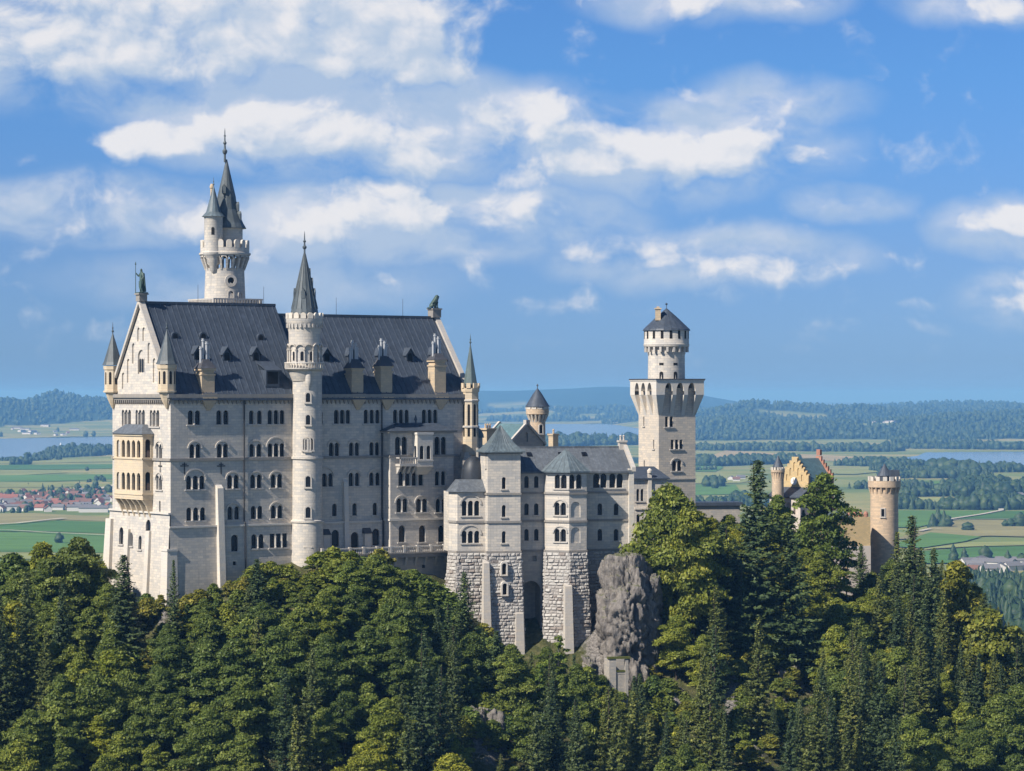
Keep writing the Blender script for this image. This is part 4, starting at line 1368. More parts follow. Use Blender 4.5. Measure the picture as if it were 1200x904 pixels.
def face(xa, ya, xb, yb, z0, z1):
    """facade between two plan points, outside on the camera side"""
    a = math.atan2(yb - ya, xb - xa)
    L = math.hypot(xb - xa, yb - ya)
    F = T(xa, ya, 0) @ RZ(a)
    return Facade(bw, F, [(0, z0), (L, z0), (L, z1), (0, z1)]), L


def ledges(par, walls, zs_, out=0.2, ext=0.12):
    for z in zs_:
        mb = MB()
        for F, L in walls:
            mb.box(-ext, -out, z - 0.18, L + ext, -0.004, z + 0.18, F)
        mb.build('string_course', 'dark_trim', par)


def corbels(mb, r0, r1, z0, z1, n, w=0.3):
    for i in range(n):
        mb.hexa([(r0 - 0.2, -w / 2, z0), (r0, -w / 2, z0), (r0, w / 2, z0), (r0 - 0.2, w / 2, z0)], [(r0 - 0.2, -w / 2, z1), (r1, -w / 2, z1), (r1, w / 2, z1), (r0 - 0.2, w / 2, z1)], RZ(2 * PI * (i + .5) / n))

# square tower
xs1 = bx(610)
ztw = bz(590, 529.5)
f_front, Lf = face(0, 0, xs1, 0, zbs, ztw)
f_left, Ll = face(0, 6.0, 0, 0, zbs, ztw)
f_right, Lr = face(xs1, 0, xs1, 6.0, zbs, ztw)
for py in (566.6, 599.4, 630):
    window(f_front, f_front.u(590.5, py), f_front.z(590.5, py) - 1.0, 1, 0.72, 2.1, cols=False)
window(f_left, 4.6, f_left.z(569, 548), 1, 0.5, 3.0, arch=False)
m_ = MB()
for f_ in (f_front, f_left, f_right):
    f_.build(m_)
m_.add([(0, 6, zbs), (xs1, 6, zbs), (xs1, 6, ztw), (0, 6, ztw)], [(0, 1, 2, 3)])
sqt = m_.build('square_tower', 'limestone', bw)
sq_w = ((f_front.F, Lf), (f_left.F, Ll), (f_right.F, Lr))
ledges(sqt, sq_w, (zl1, zl2, zbs))
m_ = MB()
for F_, L_ in sq_w:
    m_.box(-0.3, -0.3, ztw - 0.4, L_ + 0.3, -0.004, ztw, F_)
m_.build('cornice', 'dark_trim', sqt)
m_ = MB()
cx, cy = xs1 / 2, 3.0
prev = None
prof = [(1.0, 0.0), (0.80, 0.55), (0.56, 1.5), (0.34, 2.8), (0.15, 3.9), (0.03, 4.6)]
hx, hy = xs1 / 2 + 0.75, 3.75
for (s0, z0), (s1, z1) in zip(prof, prof[1:]):
    lo = [(cx + sx * hx * s0, cy + sy * hy * s0, ztw + z0) for sx, sy in ((-1, -1), (1, -1), (1, 1), (-1, 1))]
    hi = [(cx + sx * hx * s1, cy + sy * hy * s1, ztw + z1) for sx, sy in ((-1, -1), (1, -1), (1, 1), (-1, 1))]
    m_.hexa(lo, hi)
    for k in range(-4, 5):
        f0 = k / 5
        m_.tube((cx + hx * s0 * f0, cy - hy * s0, ztw + z0), (cx + hx * s1 * f0, cy - hy * s1, ztw + z1), 0.05, 0.05, 4)
m_.box(cx - hx, cy - hy, ztw - 0.15, cx + hx, cy + hy, ztw - 0.002)
m_.build('tower_roof', 'blue_roof', sqt)

# recessed wall with the tall arch, and the right wall
YRc = 3.2
xr0, xr1 = xs1, bx(741, YRc)
zev = bz(690, 551.5, YRc)
f_rec, L_ = face(xr0, YRc, xr1, YRc, zbs, zev)
def wpx(fc, px, py, n, w_, h_, **kw):
    u, z = fc.px(px, py)
    return window(fc, u, z - h_ / 2, n, w_, h_, **kw)
for py in (565, 597, 627):
    for px in (617, 628.5):
        wpx(f_rec, px, py, 1, 0.8, 2.1)
for px in (703, 722):
    wpx(f_rec, px, 564, 2, 0.95, 2.4, gap=0.35)
for py in (597, 627):
    for px in (703, 722):
        wpx(f_rec, px, py, 1, 0.85, 2.1)
m_ = MB(); f_rec.build(m_)
# east end wall and back
m_.add([(xr1, YRc, zbs), (xr1, YRc + 11, zbs), (xr1, YRc + 11, zev), (xr1, YRc + 5.5, zev + 4.2), (xr1, YRc, zev)], [(0, 1, 2, 3, 4)])
m_.add([(0, YRc + 11, zbs), (xr1, YRc + 11, zbs), (xr1, YRc + 11, zev), (0, YRc + 11, zev)], [(3, 2, 1, 0)])
m_.build('wall', 'limestone', bw)
ledges(bw, ((f_rec.F, L_),), (zl1, zl2, zbs)); m_ = MB(); m_.box(-0.1, -0.35, zev - 0.5, L_ + 0.1, -0.004, zev - 0.02, f_rec.F); m_.build('cornice', 'dark_trim', bw)
m_ = MB(); m_.box(L_ - 0.75, -0.55, zbs - 0.4, L_ + 0.15, 0.4, zev, f_rec.F); m_.box(L_ - 0.9, -0.7, zev, L_ + 0.3, 0.5, zev + 0.3, f_rec.F); m_.build('corner_pilaster', 'limestone_plain', bw)
# roof of the long wing
zrg = bz(690, 524.5, YRc + 5.5)
m_ = MB()
ya, yb_, ym = YRc - 0.7, YRc + 11.7, YRc + 5.5
xL, xR = xr0 - 0.5, xr1 - 0.2
a_ = [(xL, ya, zev - 0.15), (xR, ya, zev - 0.15), (xR, ym, zrg), (xL, ym, zrg)]
m_.hexa([(x, y, z - 0.3) for x, y, z in a_], a_)
a_ = [(xR, yb_, zev - 0.15), (xL, yb_, zev - 0.15), (xL, ym, zrg), (xR, ym, zrg)]
m_.hexa([(x, y, z - 0.3) for x, y, z in a_], a_)
x = xL + 0.3
while x < xR:
    m_.tube((x, ya, zev - 0.12), (x, ym, zrg + 0.03), 0.055, n=4); x += 1.0 * rb.uniform(0.9, 1.1)
m_.box(xL, ym - 0.2, zrg - 0.1, xR, ym + 0.2, zrg + 0.22)
br_ = m_.build('roof', 'grey_roof', bw)
for px, py in ((678, 531.5), (681, 537)):
    pass
m_ = MB()
a_ = [(xR - 0.1, ya - 0.2, zev - 0.2), (xR + 0.6, ya - 0.2, zev - 0.2), (xR + 0.6, ym, zrg + 0.1), (xR - 0.1, ym, zrg + 0.1)]
m_.hexa(a_, [(x, y, z + 0.75) for x, y, z in a_])
a_ = [(xR + 0.6, yb_ + 0.2, zev - 0.2), (xR - 0.1, yb_ + 0.2, zev - 0.2), (xR - 0.1, ym, zrg + 0.1), (xR + 0.6, ym, zrg + 0.1)]
m_.hexa(a_, [(x, y, z + 0.75) for x, y, z in a_])
m_.build('gable_coping', 'trim_stone', br_)
def small_chimney(par, loc, w_, h_, mat, pots=2):
    c_ = MB(); c_.box(-w_ / 2, -w_ / 2, -3, w_ / 2, w_ / 2, h_); c_.box(-w_ * .62, -w_ * .62, h_, w_ * .62, w_ * .62, h_ + 0.35)
    for i in range(pots):
        c_.lathe([(0.2, h_ + 0.35), (0.17, h_ + 1.0), (0.26, h_ + 1.1), (0.1, h_ + 1.3)], 8, T((i - (pots - 1) / 2) * 0.6, 0, 0))
    return c_.build('chimney', mat, par, T(*loc))
small_chimney(br_, (xR - 0.2, ym, zrg), 1.3, 0.9, 'trim_stone', 2)
for k in (0.15, 0.42, 0.62):
    sn = MB(); x = xL + (xR - xL) * k
    y_ = ya + (ym - ya) * 0.62; z_ = zev + (zrg - zev) * 0.62
    sn.hexa([(x, y_, z_ - 0.1), (x + 0.9, y_, z_ - 0.1), (x + 0.9, y_ + 0.9, z_ + 0.35), (x, y_ + 0.9, z_ + 0.35)], [(x, y_ - 0.05, z_ + 0.2), (x + 0.9, y_ - 0.05, z_ + 0.2), (x + 0.9, y_ + 0.9, z_ + 0.75), (x, y_ + 0.9, z_ + 0.75)])
    sn.build('skylight', 'glass_dark', br_)

# polygonal bay
p0 = (bx(640.5, 1.2), 1.2); p1 = (bx(667, -1.4), -1.4); p2 = (bx(687.5, -0.6), -0.6); p3 = (p2[0] + 0.35, YRc); pm = (p0[0], YRc)
pol = [pm, p0, p1, p2, p3]
zbe = bz(665, 552.5, -1)
bay_faces = [face(*a, *b, zbs, zbe) for a, b in zip(pol, pol[1:])]
fa, fb = bay_faces[1][0], bay_faces[2][0]
wpx(fa, 657, 565, 2, 0.85, 2.3, gap=0.35)
wpx(fa, 656.5, 597, 2, 0.8, 2.1, gap=0.35, hood=True)
wpx(fa, 656.5, 628, 2, 0.8, 2.1, gap=0.35, hood=True)
wpx(fb, 674.5, 565, 2, 0.95, 2.4, gap=0.35)
for py in (598, 628):
    u, z = fb.px(674.5, py); niche(fb, arch_poly(u, z - 1.3, 1.9, 2.8), 0.2)
wpx(bay_faces[3][0], 688.5, 565, 1, 0.8, 2.2) if False else None
m_ = MB()
for f_, L_ in bay_faces:
    f_.build(m_)
bayo = m_.build('bay', 'limestone', bw)
ledges(bayo, [(f_.F, L_) for f_, L_ in bay_faces], (zl1 + 0.005, zl2 + 0.005, zbs + 0.005), ext=0.05)
m_ = MB()
for f_, L_ in bay_faces:
    m_.box(-0.05, -0.3, zbe - 0.45, L_ + 0.05, -0.004, zbe - 0.03, f_.F)
m_.build('cornice', 'dark_trim', bayo)
m_ = MB()
ap = (bx(664, 1.6), 2.2, bz(664, 526, 2.2))
ring = [(p0[0] - 0.5, YRc + 0.3), (p0[0] - 0.5, p0[1] - 0.5), (p1[0], p1[1] - 0.75), (p2[0] + 0.5, p2[1] - 0.5), (p3[0] + 0.5, YRc + 0.3)]
zk = zbe
for q0, q1 in zip(ring, ring[1:]):
    m_.add([(q0[0], q0[1], zk), (q1[0], q1[1], zk), ap, (q0[0], q0[1], zk - 0.25), (q1[0], q1[1], zk - 0.25)], [(0, 1, 2), (0, 3, 4, 1)])
    for f_ in (0.0, 0.25, 0.5, 0.75):
        m_.tube((q0[0] + (q1[0] - q0[0]) * f_, q0[1] + (q1[1] - q0[1]) * f_, zk), ap, 0.05, 0.02, 4)
m_.add([(x, y, zk - 0.24) for x, y in ring], [tuple(range(len(ring)))])
m_.build('bay_roof', 'blue_roof', bayo)

# low polygonal apse between the palace bay and the square tower
YA = 2.0
q0 = (bx(526, 4.4), 4.4); q1 = (bx(536, YA), YA); q2 = (bx(567, YA), YA)
zap = bz(550, 576.5, YA)
ap_faces = [face(*q0, *q1, zbs, zap), face(*q1, 0.0, YA, zbs, zap)]
fc = ap_faces[1][0]
for py, hh in ((596, 3.4), (628, 2.2)):
    u, z = fc.px(551.5, py)
    window(fc, u, z - 1.3, 3, 0.72, 2.5 if hh > 3 else 2.0, gap=0.42, hood=True)
m_ = MB()
for f_, L_ in ap_faces:
    f_.build(m_)
m_.add([(q0[0], 4.4, zbs), (q0[0] + 0.02, 9, zbs), (q0[0] + 0.02, 9, zap), (q0[0], 4.4, zap)], [(3, 2, 1, 0)])
apo = m_.build('apse', 'limestone', bw)
ledges(apo, [(f_.F, L_) for f_, L_ in ap_faces], (zl2 + 0.01, zbs + 0.01), ext=0.05)
m_ = MB()
zq = bz(550, 562, YA + 3)
lo = [(q0[0] - 0.6, 4.3, zap), (q1[0] - 0.3, YA - 0.6, zap), (0.0, YA - 0.6, zap), (0.0, 6.5, zap)]
hi = [(q0[0] + 1.6, 6.4, zq), (q1[0] + 0.8, YA + 2.4, zq), (0.0, YA + 2.4, zq), (0.0, 6.5, zq)]
m_.hexa(lo, hi)
m_.build('apse_roof', 'grey_roof', apo)
m_ = MB()
m_.lathe([(2.3 * math.cos(PI / 2 * i / 8), 4.2 * math.sin(PI / 2 * i / 8) ** 0.9) for i in range(9)], 20, T(bx(555, 7), 7.2, bz(556, 562, 7)))
m_.build('apse_dome', 'black_roof', apo, smooth=True)
m_ = MB(); m_.box(bx(543, 9.5), 9.5, zbs, 0.3, 10, bz(556, 540, 9.5)); m_.box(bx(560, 8), 8.0, zap, 0.1, 9.5, bz(560, 525, 8)); m_.build('link_wall', 'grey_masonry', bw)

# rough stone bases
m_ = MB()
zr_ = zbs - 0.2
skipf = lambda *a: a
rustic(m_, T(0, -0.15, 0), -0.15, xs1 + 0.15, zr_, zr_ - 17, 0.035, rb, slant=(0.02, 0.035))
rustic(m_, T(-0.15, 6.0, 0) @ RZ(-PI / 2), 0, 6.15, zr_, zr_ - 17, 0.03, rb, slant=(0, 0.035))
rustic(m_, T(xs1 + 0.15, -0.15, 0) @ RZ(PI / 2), 0, 3.5, zr_, zr_ - 17, 0.03, rb, slant=(0.035, 0))
for f_, L_ in ap_faces:
    rustic(m_, f_.F @ T(0, -0.15, 0), -0.1, L_ + 0.1, zr_, zr_ - 12, 0.06, rb, slant=(0.06, 0.02))
m_.build('rough_base', 'rustic_blocks', sqt)
m_ = MB()
for f_, L_ in bay_faces[1:]:
    rustic(m_, f_.F @ T(0, -0.15, 0), -0.1, L_ + 0.1, zr_, zr_ - 23, 0.035, rb, slant=(0.025, 0.025))
rustic(m_, T(pm[0] - 0.15, YRc, 0) @ RZ(-PI / 2), 0, YRc - p0[1], zr_, zr_ - 23, 0.03, rb)
m_.build('rough_base', 'rustic_blocks', bayo)
# wall above the tall arch, arch and its deep recess
m_ = MB()
xg0, xg1 = xs1 + 0.1, pm[0] + 0.1
f_ar, L_ = face(xg0, YRc, xg1, YRc, zbs - 22, zbs - 0.15)
ua_ = L_ / 2
zar = f_ar.z(626, 681)
f_ar.hole(arch_poly(ua_ + 0.05, zbs - 21.8, 3.5, zar - (zbs - 21.8), n=12), 4.0)
f_ar.hole(arch_poly(ua_ + 0.7, f_ar.z(627, 658), 0.8, 1.0, arch=False), 0.6, True)
f_ar.build(m_)
m_.build('arch_wall', 'grey_masonry', bw)
m_ = MB(); m_.add([(xg0, YRc + 4.01, zbs - 22), (xg1, YRc + 4.01, zbs - 22), (xg1, YRc + 4.01, zbs), (xg0, YRc + 4.01, zbs)], [(0, 1, 2, 3)]); m_.build('arch_recess', 'grey_masonry', bw)
m_ = MB()
rustic(m_, T(0, YRc - 0.02, 0), p3[0] - 0.1, xr1 + 0.1, zbs - 0.2, zbs - 22, 0.02, rb)
m_.build('rough_base', 'rustic_blocks', bw)
# smooth buttresses on the bases
def butt(px0, px1, py0, py1, y0, y1, par, out=1.1):
    xA, xB = bx(px0, y0), bx(px1, y0)
    zT, zB = bz((px0 + px1) / 2, py0, y0), bz((px0 + px1) / 2, py1, y0) - 3
    c_ = MB(); c_.hexa([(xA - .2, y0 - out, zB), (xB + .2, y0 - out, zB), (xB + .2, y1, zB), (xA - .2, y1, zB)], [(xA, y0, zT - 0.5), (xB, y0, zT - 0.5), (xB, y1, zT), (xA, y1, zT)])
    c_.build('buttress', 'trim_stone', par)
butt(567, 573.5, 657, 728, -0.9, 0.4, sqt, 1.0)
butt(605, 613.5, 716, 770, -1.3, 1.0, sqt, 0.6)
butt(662.5, 670.5, 684, 752, -2.5, -1.0, bayo, 0.7)
c_ = MB(); rustic(c_, T(0, -1.9, 0), bx(679, -1.9), bx(692, -1.9), bz(685, 757, -1.9), bz(685, 800, -1.9) - 3, 0.02, rb); c_.box(bx(679, -1.9), -1.88, bz(685, 757, -1.9) - 18, bx(692, -1.9), 1.5, bz(685, 757, -1.9))
c_.build('lower_pier', 'rustic_blocks', bayo)
# slits in the rough base of the square tower
for px, py in ((590.5, 667.5), (591, 691)):
    x, z = bx(px, -0.7), bz(px, py, -0.7)
    fr = MB(); a_ = arch_poly(0, -0.9, 0.8, 2.0); b_ = arch_poly(0, -1.15, 1.3, 2.6); n_ = len(a_)
    fr.add([(xx, -0.35, zz) for xx, zz in a_] + [(xx, -0.35, zz) for xx, zz in b_] + [(xx, 0.3, zz) for xx, zz in a_] + [(xx, 0.6, zz) for xx, zz in b_],
           [f for i in range(n_) for f in ((i, (i + 1) % n_, n_ + (i + 1) % n_, n_ + i), (i, 2 * n_ + i, 2 * n_ + (i + 1) % n_, (i + 1) % n_), (n_ + i, n_ + (i + 1) % n_, 3 * n_ + (i + 1) % n_, 3 * n_ + i))])
    o = fr.build('window', 'limestone_plain', sqt, T(x, -0.55 - 0.035 * (zbs - z), z)); g = MB(); g.add([(xx, 0.1, zz) for xx, zz in a_], [tuple(range(n_))]); g.build('pane', 'opening_dark', o)

# ------------------------------------------------------------------ courtyard house and its round turret
DC = 575.0
pg = P(617, 521, DC)
ch = thing('courtyard_house', 'gabled stone house with teal metal roof behind the wing roof', 'castle building', (pg.x, pg.y, 150.0), R(40))
HZ = H - 150.0
zr_h = HZ + zat(497.5, DC); ze_h = HZ + zat(519, DC)
wg = 9.0; lg_ = 8.6
# gable faces the local -y side: local x along the gable, y along the ridge
m_ = MB()
gf = Facade(ch, I4.copy(), [(-wg / 2, -4), (wg / 2, -4), (wg / 2, ze_h), (0, zr_h), (-wg / 2, ze_h)])
niche(gf, arch_poly(0, ze_h + 0.2, 0.8, 1.9), 0.35)
gf.build(m_)
for x in (-wg / 2, wg / 2):
    m_.add([(x, 0, -4), (x, lg_, -4), (x, lg_, ze_h), (x, 0, ze_h)], [(0, 1, 2, 3)])
m_.add([(-wg / 2, lg_, -4), (wg / 2, lg_, -4), (wg / 2, lg_, ze_h), (0, lg_, zr_h), (-wg / 2, lg_, ze_h)], [(4, 3, 2, 1, 0)])
m_.build('wall', 'grey_masonry', ch)
m_ = MB()
for s in (-1, 1):
    a_ = [(s * (wg / 2 + 0.5), 0.1, ze_h - 0.5), (s * (wg / 2 + 0.5), lg_, ze_h - 0.5), (0, lg_, zr_h + 0.1), (0, 0.1, zr_h + 0.1)]
    if s < 0: a_ = a_[::-1]
    m_.hexa([(x, y, z - 0.2) for x, y, z in a_], a_)
m_.build('roof', 'teal_roof', ch)
m_ = MB()
for yy in (-0.35, lg_ - 0.1):
    for s in (-1, 1):
        a_ = [(s * (wg / 2 + 0.6), yy, ze_h - 0.6), (s * (wg / 2 + 0.6), yy + 0.6, ze_h - 0.6), (0, yy + 0.6, zr_h + 0.0), (0, yy, zr_h + 0.0)]
        if s < 0: a_ = a_[::-1]
        m_.hexa(a_, [(x, y, z + 0.55) for x, y, z in a_])
m_.box(-0.5, -0.5, zr_h, 0.5, 0.4, zr_h + 0.9)
m_.build('gable_coping', 'trim_stone', ch)
pq = wm(ch).inverted() @ P(571.5, 515, DC - 6)
small_chimney(ch, (pq.x, pq.y, HZ + zat(504, DC - 6)), 2.6, 0.0, 'warm_stone', 3)
pq = wm(ch).inverted() @ P(648.5, 520, DC - 10)
small_chimney(ch, (pq.x, pq.y, HZ + zat(510.5, DC - 10)), 1.4, 0.0, 'warm_stone', 1)

DR = 592.0
pr_ = P(629.8, 500, DR)
rt = thing('round_turret', 'small round turret with dark cone roof above the teal courtyard roof', 'tower', (pr_.x, pr_.y, 150.0), 0)
def zr2(py): return 30 + zat(py, DR)
k_ = DR / FPX
m_ = MB()
m_.lathe([(9.5 * k_, -4), (9.3 * k_, zr2(495)), (9.3 * k_, zr2(486.5)), (13.4 * k_, zr2(485.5)), (13.4 * k_, zr2(479.5)), (12.6 * k_, zr2(479.4)), (12.6 * k_, zr2(476))], 32)
m_.build('shaft', 'brick_warm', rt, smooth=True)
m_ = MB(); corbels(m_, 9.3 * k_, 13.3 * k_, zr2(495), zr2(486), 16, 0.34); m_.build('corbel_ring', 'limestone_plain', rt)
m_ = MB(); m_.ring_boxes(12, 12.0 * k_, 13.5 * k_, 1.0, zr2(479.5), zr2(477), a0=.2); m_.build('merlon_ring', 'limestone_plain', rt)
m_ = MB(); m_.lathe([(14.6 * k_, zr2(476.8)), (13.8 * k_, zr2(475.6)), (5.5 * k_, zr2(462)), (0.05, zr2(455))], 20); m_.lathe([(0.1, zr2(456)), (0.06, zr2(453)), (0.22, zr2(452.5)), (0.22, zr2(451.8)), (0.02, zr2(450))], 8)
m_.build('cone_roof', 'dark_roof', rt, smooth=True)
round_window(rt, 9.4 * k_, ang_to_cam(rt, 0.45), zr2(508), 0.7, 1.8)

# ------------------------------------------------------------------ square tower with round top
DQ = 558.0
pq = P(772, 562, DQ)
sq = thing('square_keep', 'tall square tower with pointed arch gallery and round dark roofed top', 'tower', (pq.x, pq.y, 130.0), R(26))
HQ = H - 130.0
def zq_(py): return HQ + zat(py, DQ)
SQ = 8.35
def qf(F, L):
    return Facade(sq, F, [(0, -10), (L, -10), (L, zq_(455)), (0, zq_(455))])
q_r = qf(I4.copy(), SQ)
q_l = qf(T(0, SQ, 0) @ RZ(-PI / 2), SQ)
def qwin(fc, px, py, n, w_, h_, **kw):
    u, z = fc.px(px, py); window(fc, u, z - h_ / 2, n, w_, h_, **kw)
qwin(q_r, 784, 495, 2, 0.5, 1.9, arch=False, gap=0.6)
qwin(q_r, 793, 521.5, 3, 0.5, 1.7, arch=False, gap=0.5)
qwin(q_r, 793, 546.5, 2, 0.75, 1.9, hood=True, gap=0.3)
qwin(q_l, 754.5, 494, 1, 0.45, 1.9, arch=False); qwin(q_l, 766, 521, 1, 0.45, 1.8, arch=False); qwin(q_l, 755, 545, 1, 0.45, 1.8, arch=False)
m_ = MB(); q_r.build(m_); q_l.build(m_)
m_.add([(SQ, 0, -10), (SQ, SQ, -10), (SQ, SQ, zq_(450)), (SQ, 0, zq_(450))], [(0, 1, 2, 3)])
m_.add([(0, SQ, -10), (SQ, SQ, -10), (SQ, SQ, zq_(450)), (0, SQ, zq_(450))], [(3, 2, 1, 0)])
m_.build('shaft', 'tower_masonry', sq)
m_ = MB()
for F_ in (q_r.F, q_l.F):
    m_.box(-0.15, -0.15, zq_(562.5), SQ + 0.15, -0.003, zq_(561), F_)
m_.build('string_course', 'trim_stone', sq)
# gallery: pointed arches between corbels widening to the platform
OUT = 1.25
zg0, zg1, zg2 = zq_(487), zq_(457), zq_(446.5)
m_ = MB()
faces = [(I4.copy()), T(0, SQ, 0) @ RZ(-PI / 2), T(SQ, 0, 0) @ RZ(PI / 2), T(SQ, SQ, 0) @ RZ(PI)]
for F_ in faces:
    n_ = 3
    # wall above with three pointed openings
    Lw = SQ + 2 * OUT
    g_ = Facade(sq, F_ @ T(-OUT, -OUT, 0), [(0, zg1 - 3.3), (Lw, zg1 - 3.3), (Lw, zg2), (0, zg2)])
    wd_ = 1.75
    outl = [(0, zg1 - 1.0)]
    xs_ = [Lw * (i + 0.5) / 3 for i in range(3)]
    xs_ = [OUT + 0.25 + (SQ - 0.5) * (i + 0.5) / 3 for i in range(3)]
    for x in xs_:
        ap_ = arch_poly(x, zg1 - 2.6, wd_, 4.0, pointed=True)
        outl += [(ap_[0][0], zg1 - 1.0)] + [p_ for p_ in ap_[2:][::-1] if p_[1] > zg1 - 1.0 + 1e-3] + [(ap_[1][0], zg1 - 1.0)]
    outl += [(Lw, zg1 - 1.0), (Lw, zg2), (0, zg2)]
    g_.outline = outl
    g_.build(m_)
    # soffits
    for x in xs_:
        ap_ = [p_ for p_ in arch_poly(x, zg1 - 2.6, wd_, 4.0, pointed=True)[2:] if p_[1] > zg1 - 1.0 + 1e-3]
        n2 = len(ap_)
        m_.add([(p_[0], 0, p_[1]) for p_ in ap_] + [(p_[0], OUT + 0.02, p_[1]) for p_ in ap_], [(i, i + 1, n2 + i + 1, n2 + i) for i in range(n2 - 1)], F_ @ T(-OUT, -OUT, 0))
    # corbel piers
    edges_ = [0.0] + [v for x in xs_ for v in (x - wd_ / 2, x + wd_ / 2)] + [Lw]
    for i in range(0, 8, 2):
        e0, e1 = edges_[i], edges_[i + 1]
        first, last = i == 0, i == 6
        f0 = max(e0, OUT) if not first else OUT
        f1 = min(e1, OUT + SQ) if not last else OUT + SQ
        c0, c1 = (e0, e1)
        zt_ = zg1 - 1.0
        lo = [(f0 - OUT, 0.0, zg0), (f1 - OUT, 0.0, zg0), (f1 - OUT, 0.3, zg0), (f0 - OUT, 0.3, zg0)]
        hi = [(c0 - OUT, -OUT, zt_), (c1 - OUT, -OUT, zt_), (f1 - OUT, 0.3, zt_), (f0 - OUT, 0.3, zt_)]
        m_.hexa(lo, hi, F_)
m_.box(-OUT - 0.12, -OUT - 0.12, zg2, SQ + OUT + 0.12, SQ + OUT + 0.12, zg2 + 0.2)
m_.build('gallery', 'limestone_plain', sq)
m_ = MB(); m_.box(-OUT - 0.2, -OUT - 0.2, zg2 + 0.2, SQ + OUT + 0.2, SQ + OUT + 0.2, zg2 + 0.42); m_.build('platform_edge', 'lead', sq)
# round top
ctr = wm(sq).inverted() @ P(781, 430, DQ + 5.5)
kq = (DQ + 5.5) / FPX
def zd(py): return HQ + zat(py, DQ + 5.5)
CT = T(ctr.x, ctr.y, 0)
m_ = MB()
m_.lathe([(21.8 * kq, zg2), (21.5 * kq, zd(417)), (21.5 * kq, zd(416)), (22.3 * kq, zd(414.5)), (22.0 * kq, zd(413)), (22 * kq, zd(409)), (26.5 * kq, zd(406.5)), (27 * kq, zd(404)), (26.4 * kq, zd(403)), (26.4 * kq, zd(387.5)), (24 * kq, zd(387.5))], 40)
m_.build('round_drum', 'limestone_round', sq, CT, smooth=True)
m_ = MB()
a0q = ang_to_cam(sq)
for i in range(20):
    a = 2 * PI * (i + .5) / 20; L = RZ(a)
    m_.box(21.0 * kq, -0.22, zd(413), 26.0 * kq, 0.22, zd(406), L)
m_.build('corbel_ring', 'trim_stone', sq, CT)
m_ = MB()
for i in range(16):
    a = a0q + 2 * PI * (i + .5) / 16
    m_.add([(-0.28, -0.012, 0), (0.28, -0.012, 0), (0.28, -0.012, 1.6), (-0.28, -0.012, 1.6)], [(0, 1, 2, 3)], RZ(a) @ T(26.4 * kq, 0, zd(397.5)) @ RZ(PI / 2))
for k in (-0.28, 0.5):
    po = arch_poly(0, 0, 0.8, 1.5); m_.add([(x, -0.012, z) for x, z in po], [tuple(range(len(po)))], RZ(a0q + k) @ T(21.65 * kq, 0, zd(444.5)) @ RZ(PI / 2))
    m_.add([(-0.45, -0.012, 0), (0.45, -0.012, 0), (0.45, -0.012, 0.5), (-0.45, -0.012, 0.5)], [(0, 1, 2, 3)], RZ(a0q + k) @ T(21.55 * kq, 0, zd(428.5)) @ RZ(PI / 2))
m_.build('opening', 'opening_dark', sq, CT)
m_ = MB()
m_.lathe([(28.2 * kq, zd(387.8)), (27.4 * kq, zd(386)), (11 * kq, zd(370.5)), (0.08, zd(361.5))], 20)
m_.tube((0, 0, zd(362)), (0, 0, zd(357.5)), 0.07, n=6); m_.lathe([(0.02, zd(358)), (0.32, zd(356.6)), (0.02, zd(355))], 10)
m_.build('cone_roof', 'dark_roof', sq, CT)
m_ = MB(); m_.box(-0.55, -0.55, zd(376), 0.55, 0.55, zd(363)); m_.box(-0.72, -0.72, zd(363), 0.72, 0.72, zd(361.5)); m_.box(-0.3, -0.3, zd(361.5), 0.3, 0.3, zd(359.8))
m_.build('chimney', 'warm_stone', sq, CT @ RZ(a0q - PI / 2 + PI / 2) @ T(2.0, -1.7, 0))

# ------------------------------------------------------------------ connecting wing between ladies' wing and square tower
DW = 530.0
pw_ = P(744, 600, DW)
cw = thing('connecting_wing', 'low pale wing with dark lean-to roof at the foot of the square tower', 'castle building', (pw_.x, pw_.y, 135.0), R(13))
HW = H - 135.0
c_f = Facade(cw, I4.copy(), [(0, 0), (1, 0), (1, 1), (0, 1)])
x1 = c_f.u(782, 590); ze = c_f.z(755, 562); zrr = c_f.z(755, 548.5, 4)
c_f.outline = [(-3, 0), (x1, 0), (x1, ze), (-3, ze)]
for px in (747.5, 752.5):
    u, z = c_f.px(px, 580); window(c_f, u, z - 1.2, 1, 0.55, 2.3)
for px in (759, 748):
    u, z = c_f.px(px, 609); window(c_f, u, z - 1.0, 1, 0.7, 2.0)
m_ = MB(); c_f.build(m_); m_.add([(x1, 0, 0), (x1, 7, 0), (x1, 7, ze), (x1, 0, ze)], [(0, 1, 2, 3)]); m_.build('wall', 'limestone', cw)
m_ = MB(); zl = c_f.z(755, 596); m_.box(-0.1, -0.25, zl - .2, x1 + .2, -0.003, zl + .2); u_ = c_f.u(761, 580); m_.box(u_ - 0.35, -0.4, zl + .2, u_ + 0.35, -0.003, ze + 1.2); m_.lathe([(0.45, ze + 1.2), (0.5, ze + 1.7), (0.1, ze + 2.1)], 10, T(u_, -0.2, 0)); m_.build('pilaster', 'limestone_plain', cw)
m_ = MB(); a_ = [(-3, -0.5, ze), (x1 + 0.4, -0.5, ze), (x1 - 1.2, 5, zrr), (-3, 5, zrr)]; m_.hexa(a_, [(x, y, z + 0.25) for x, y, z in a_]); m_.build('roof', 'dark_roof', cw)
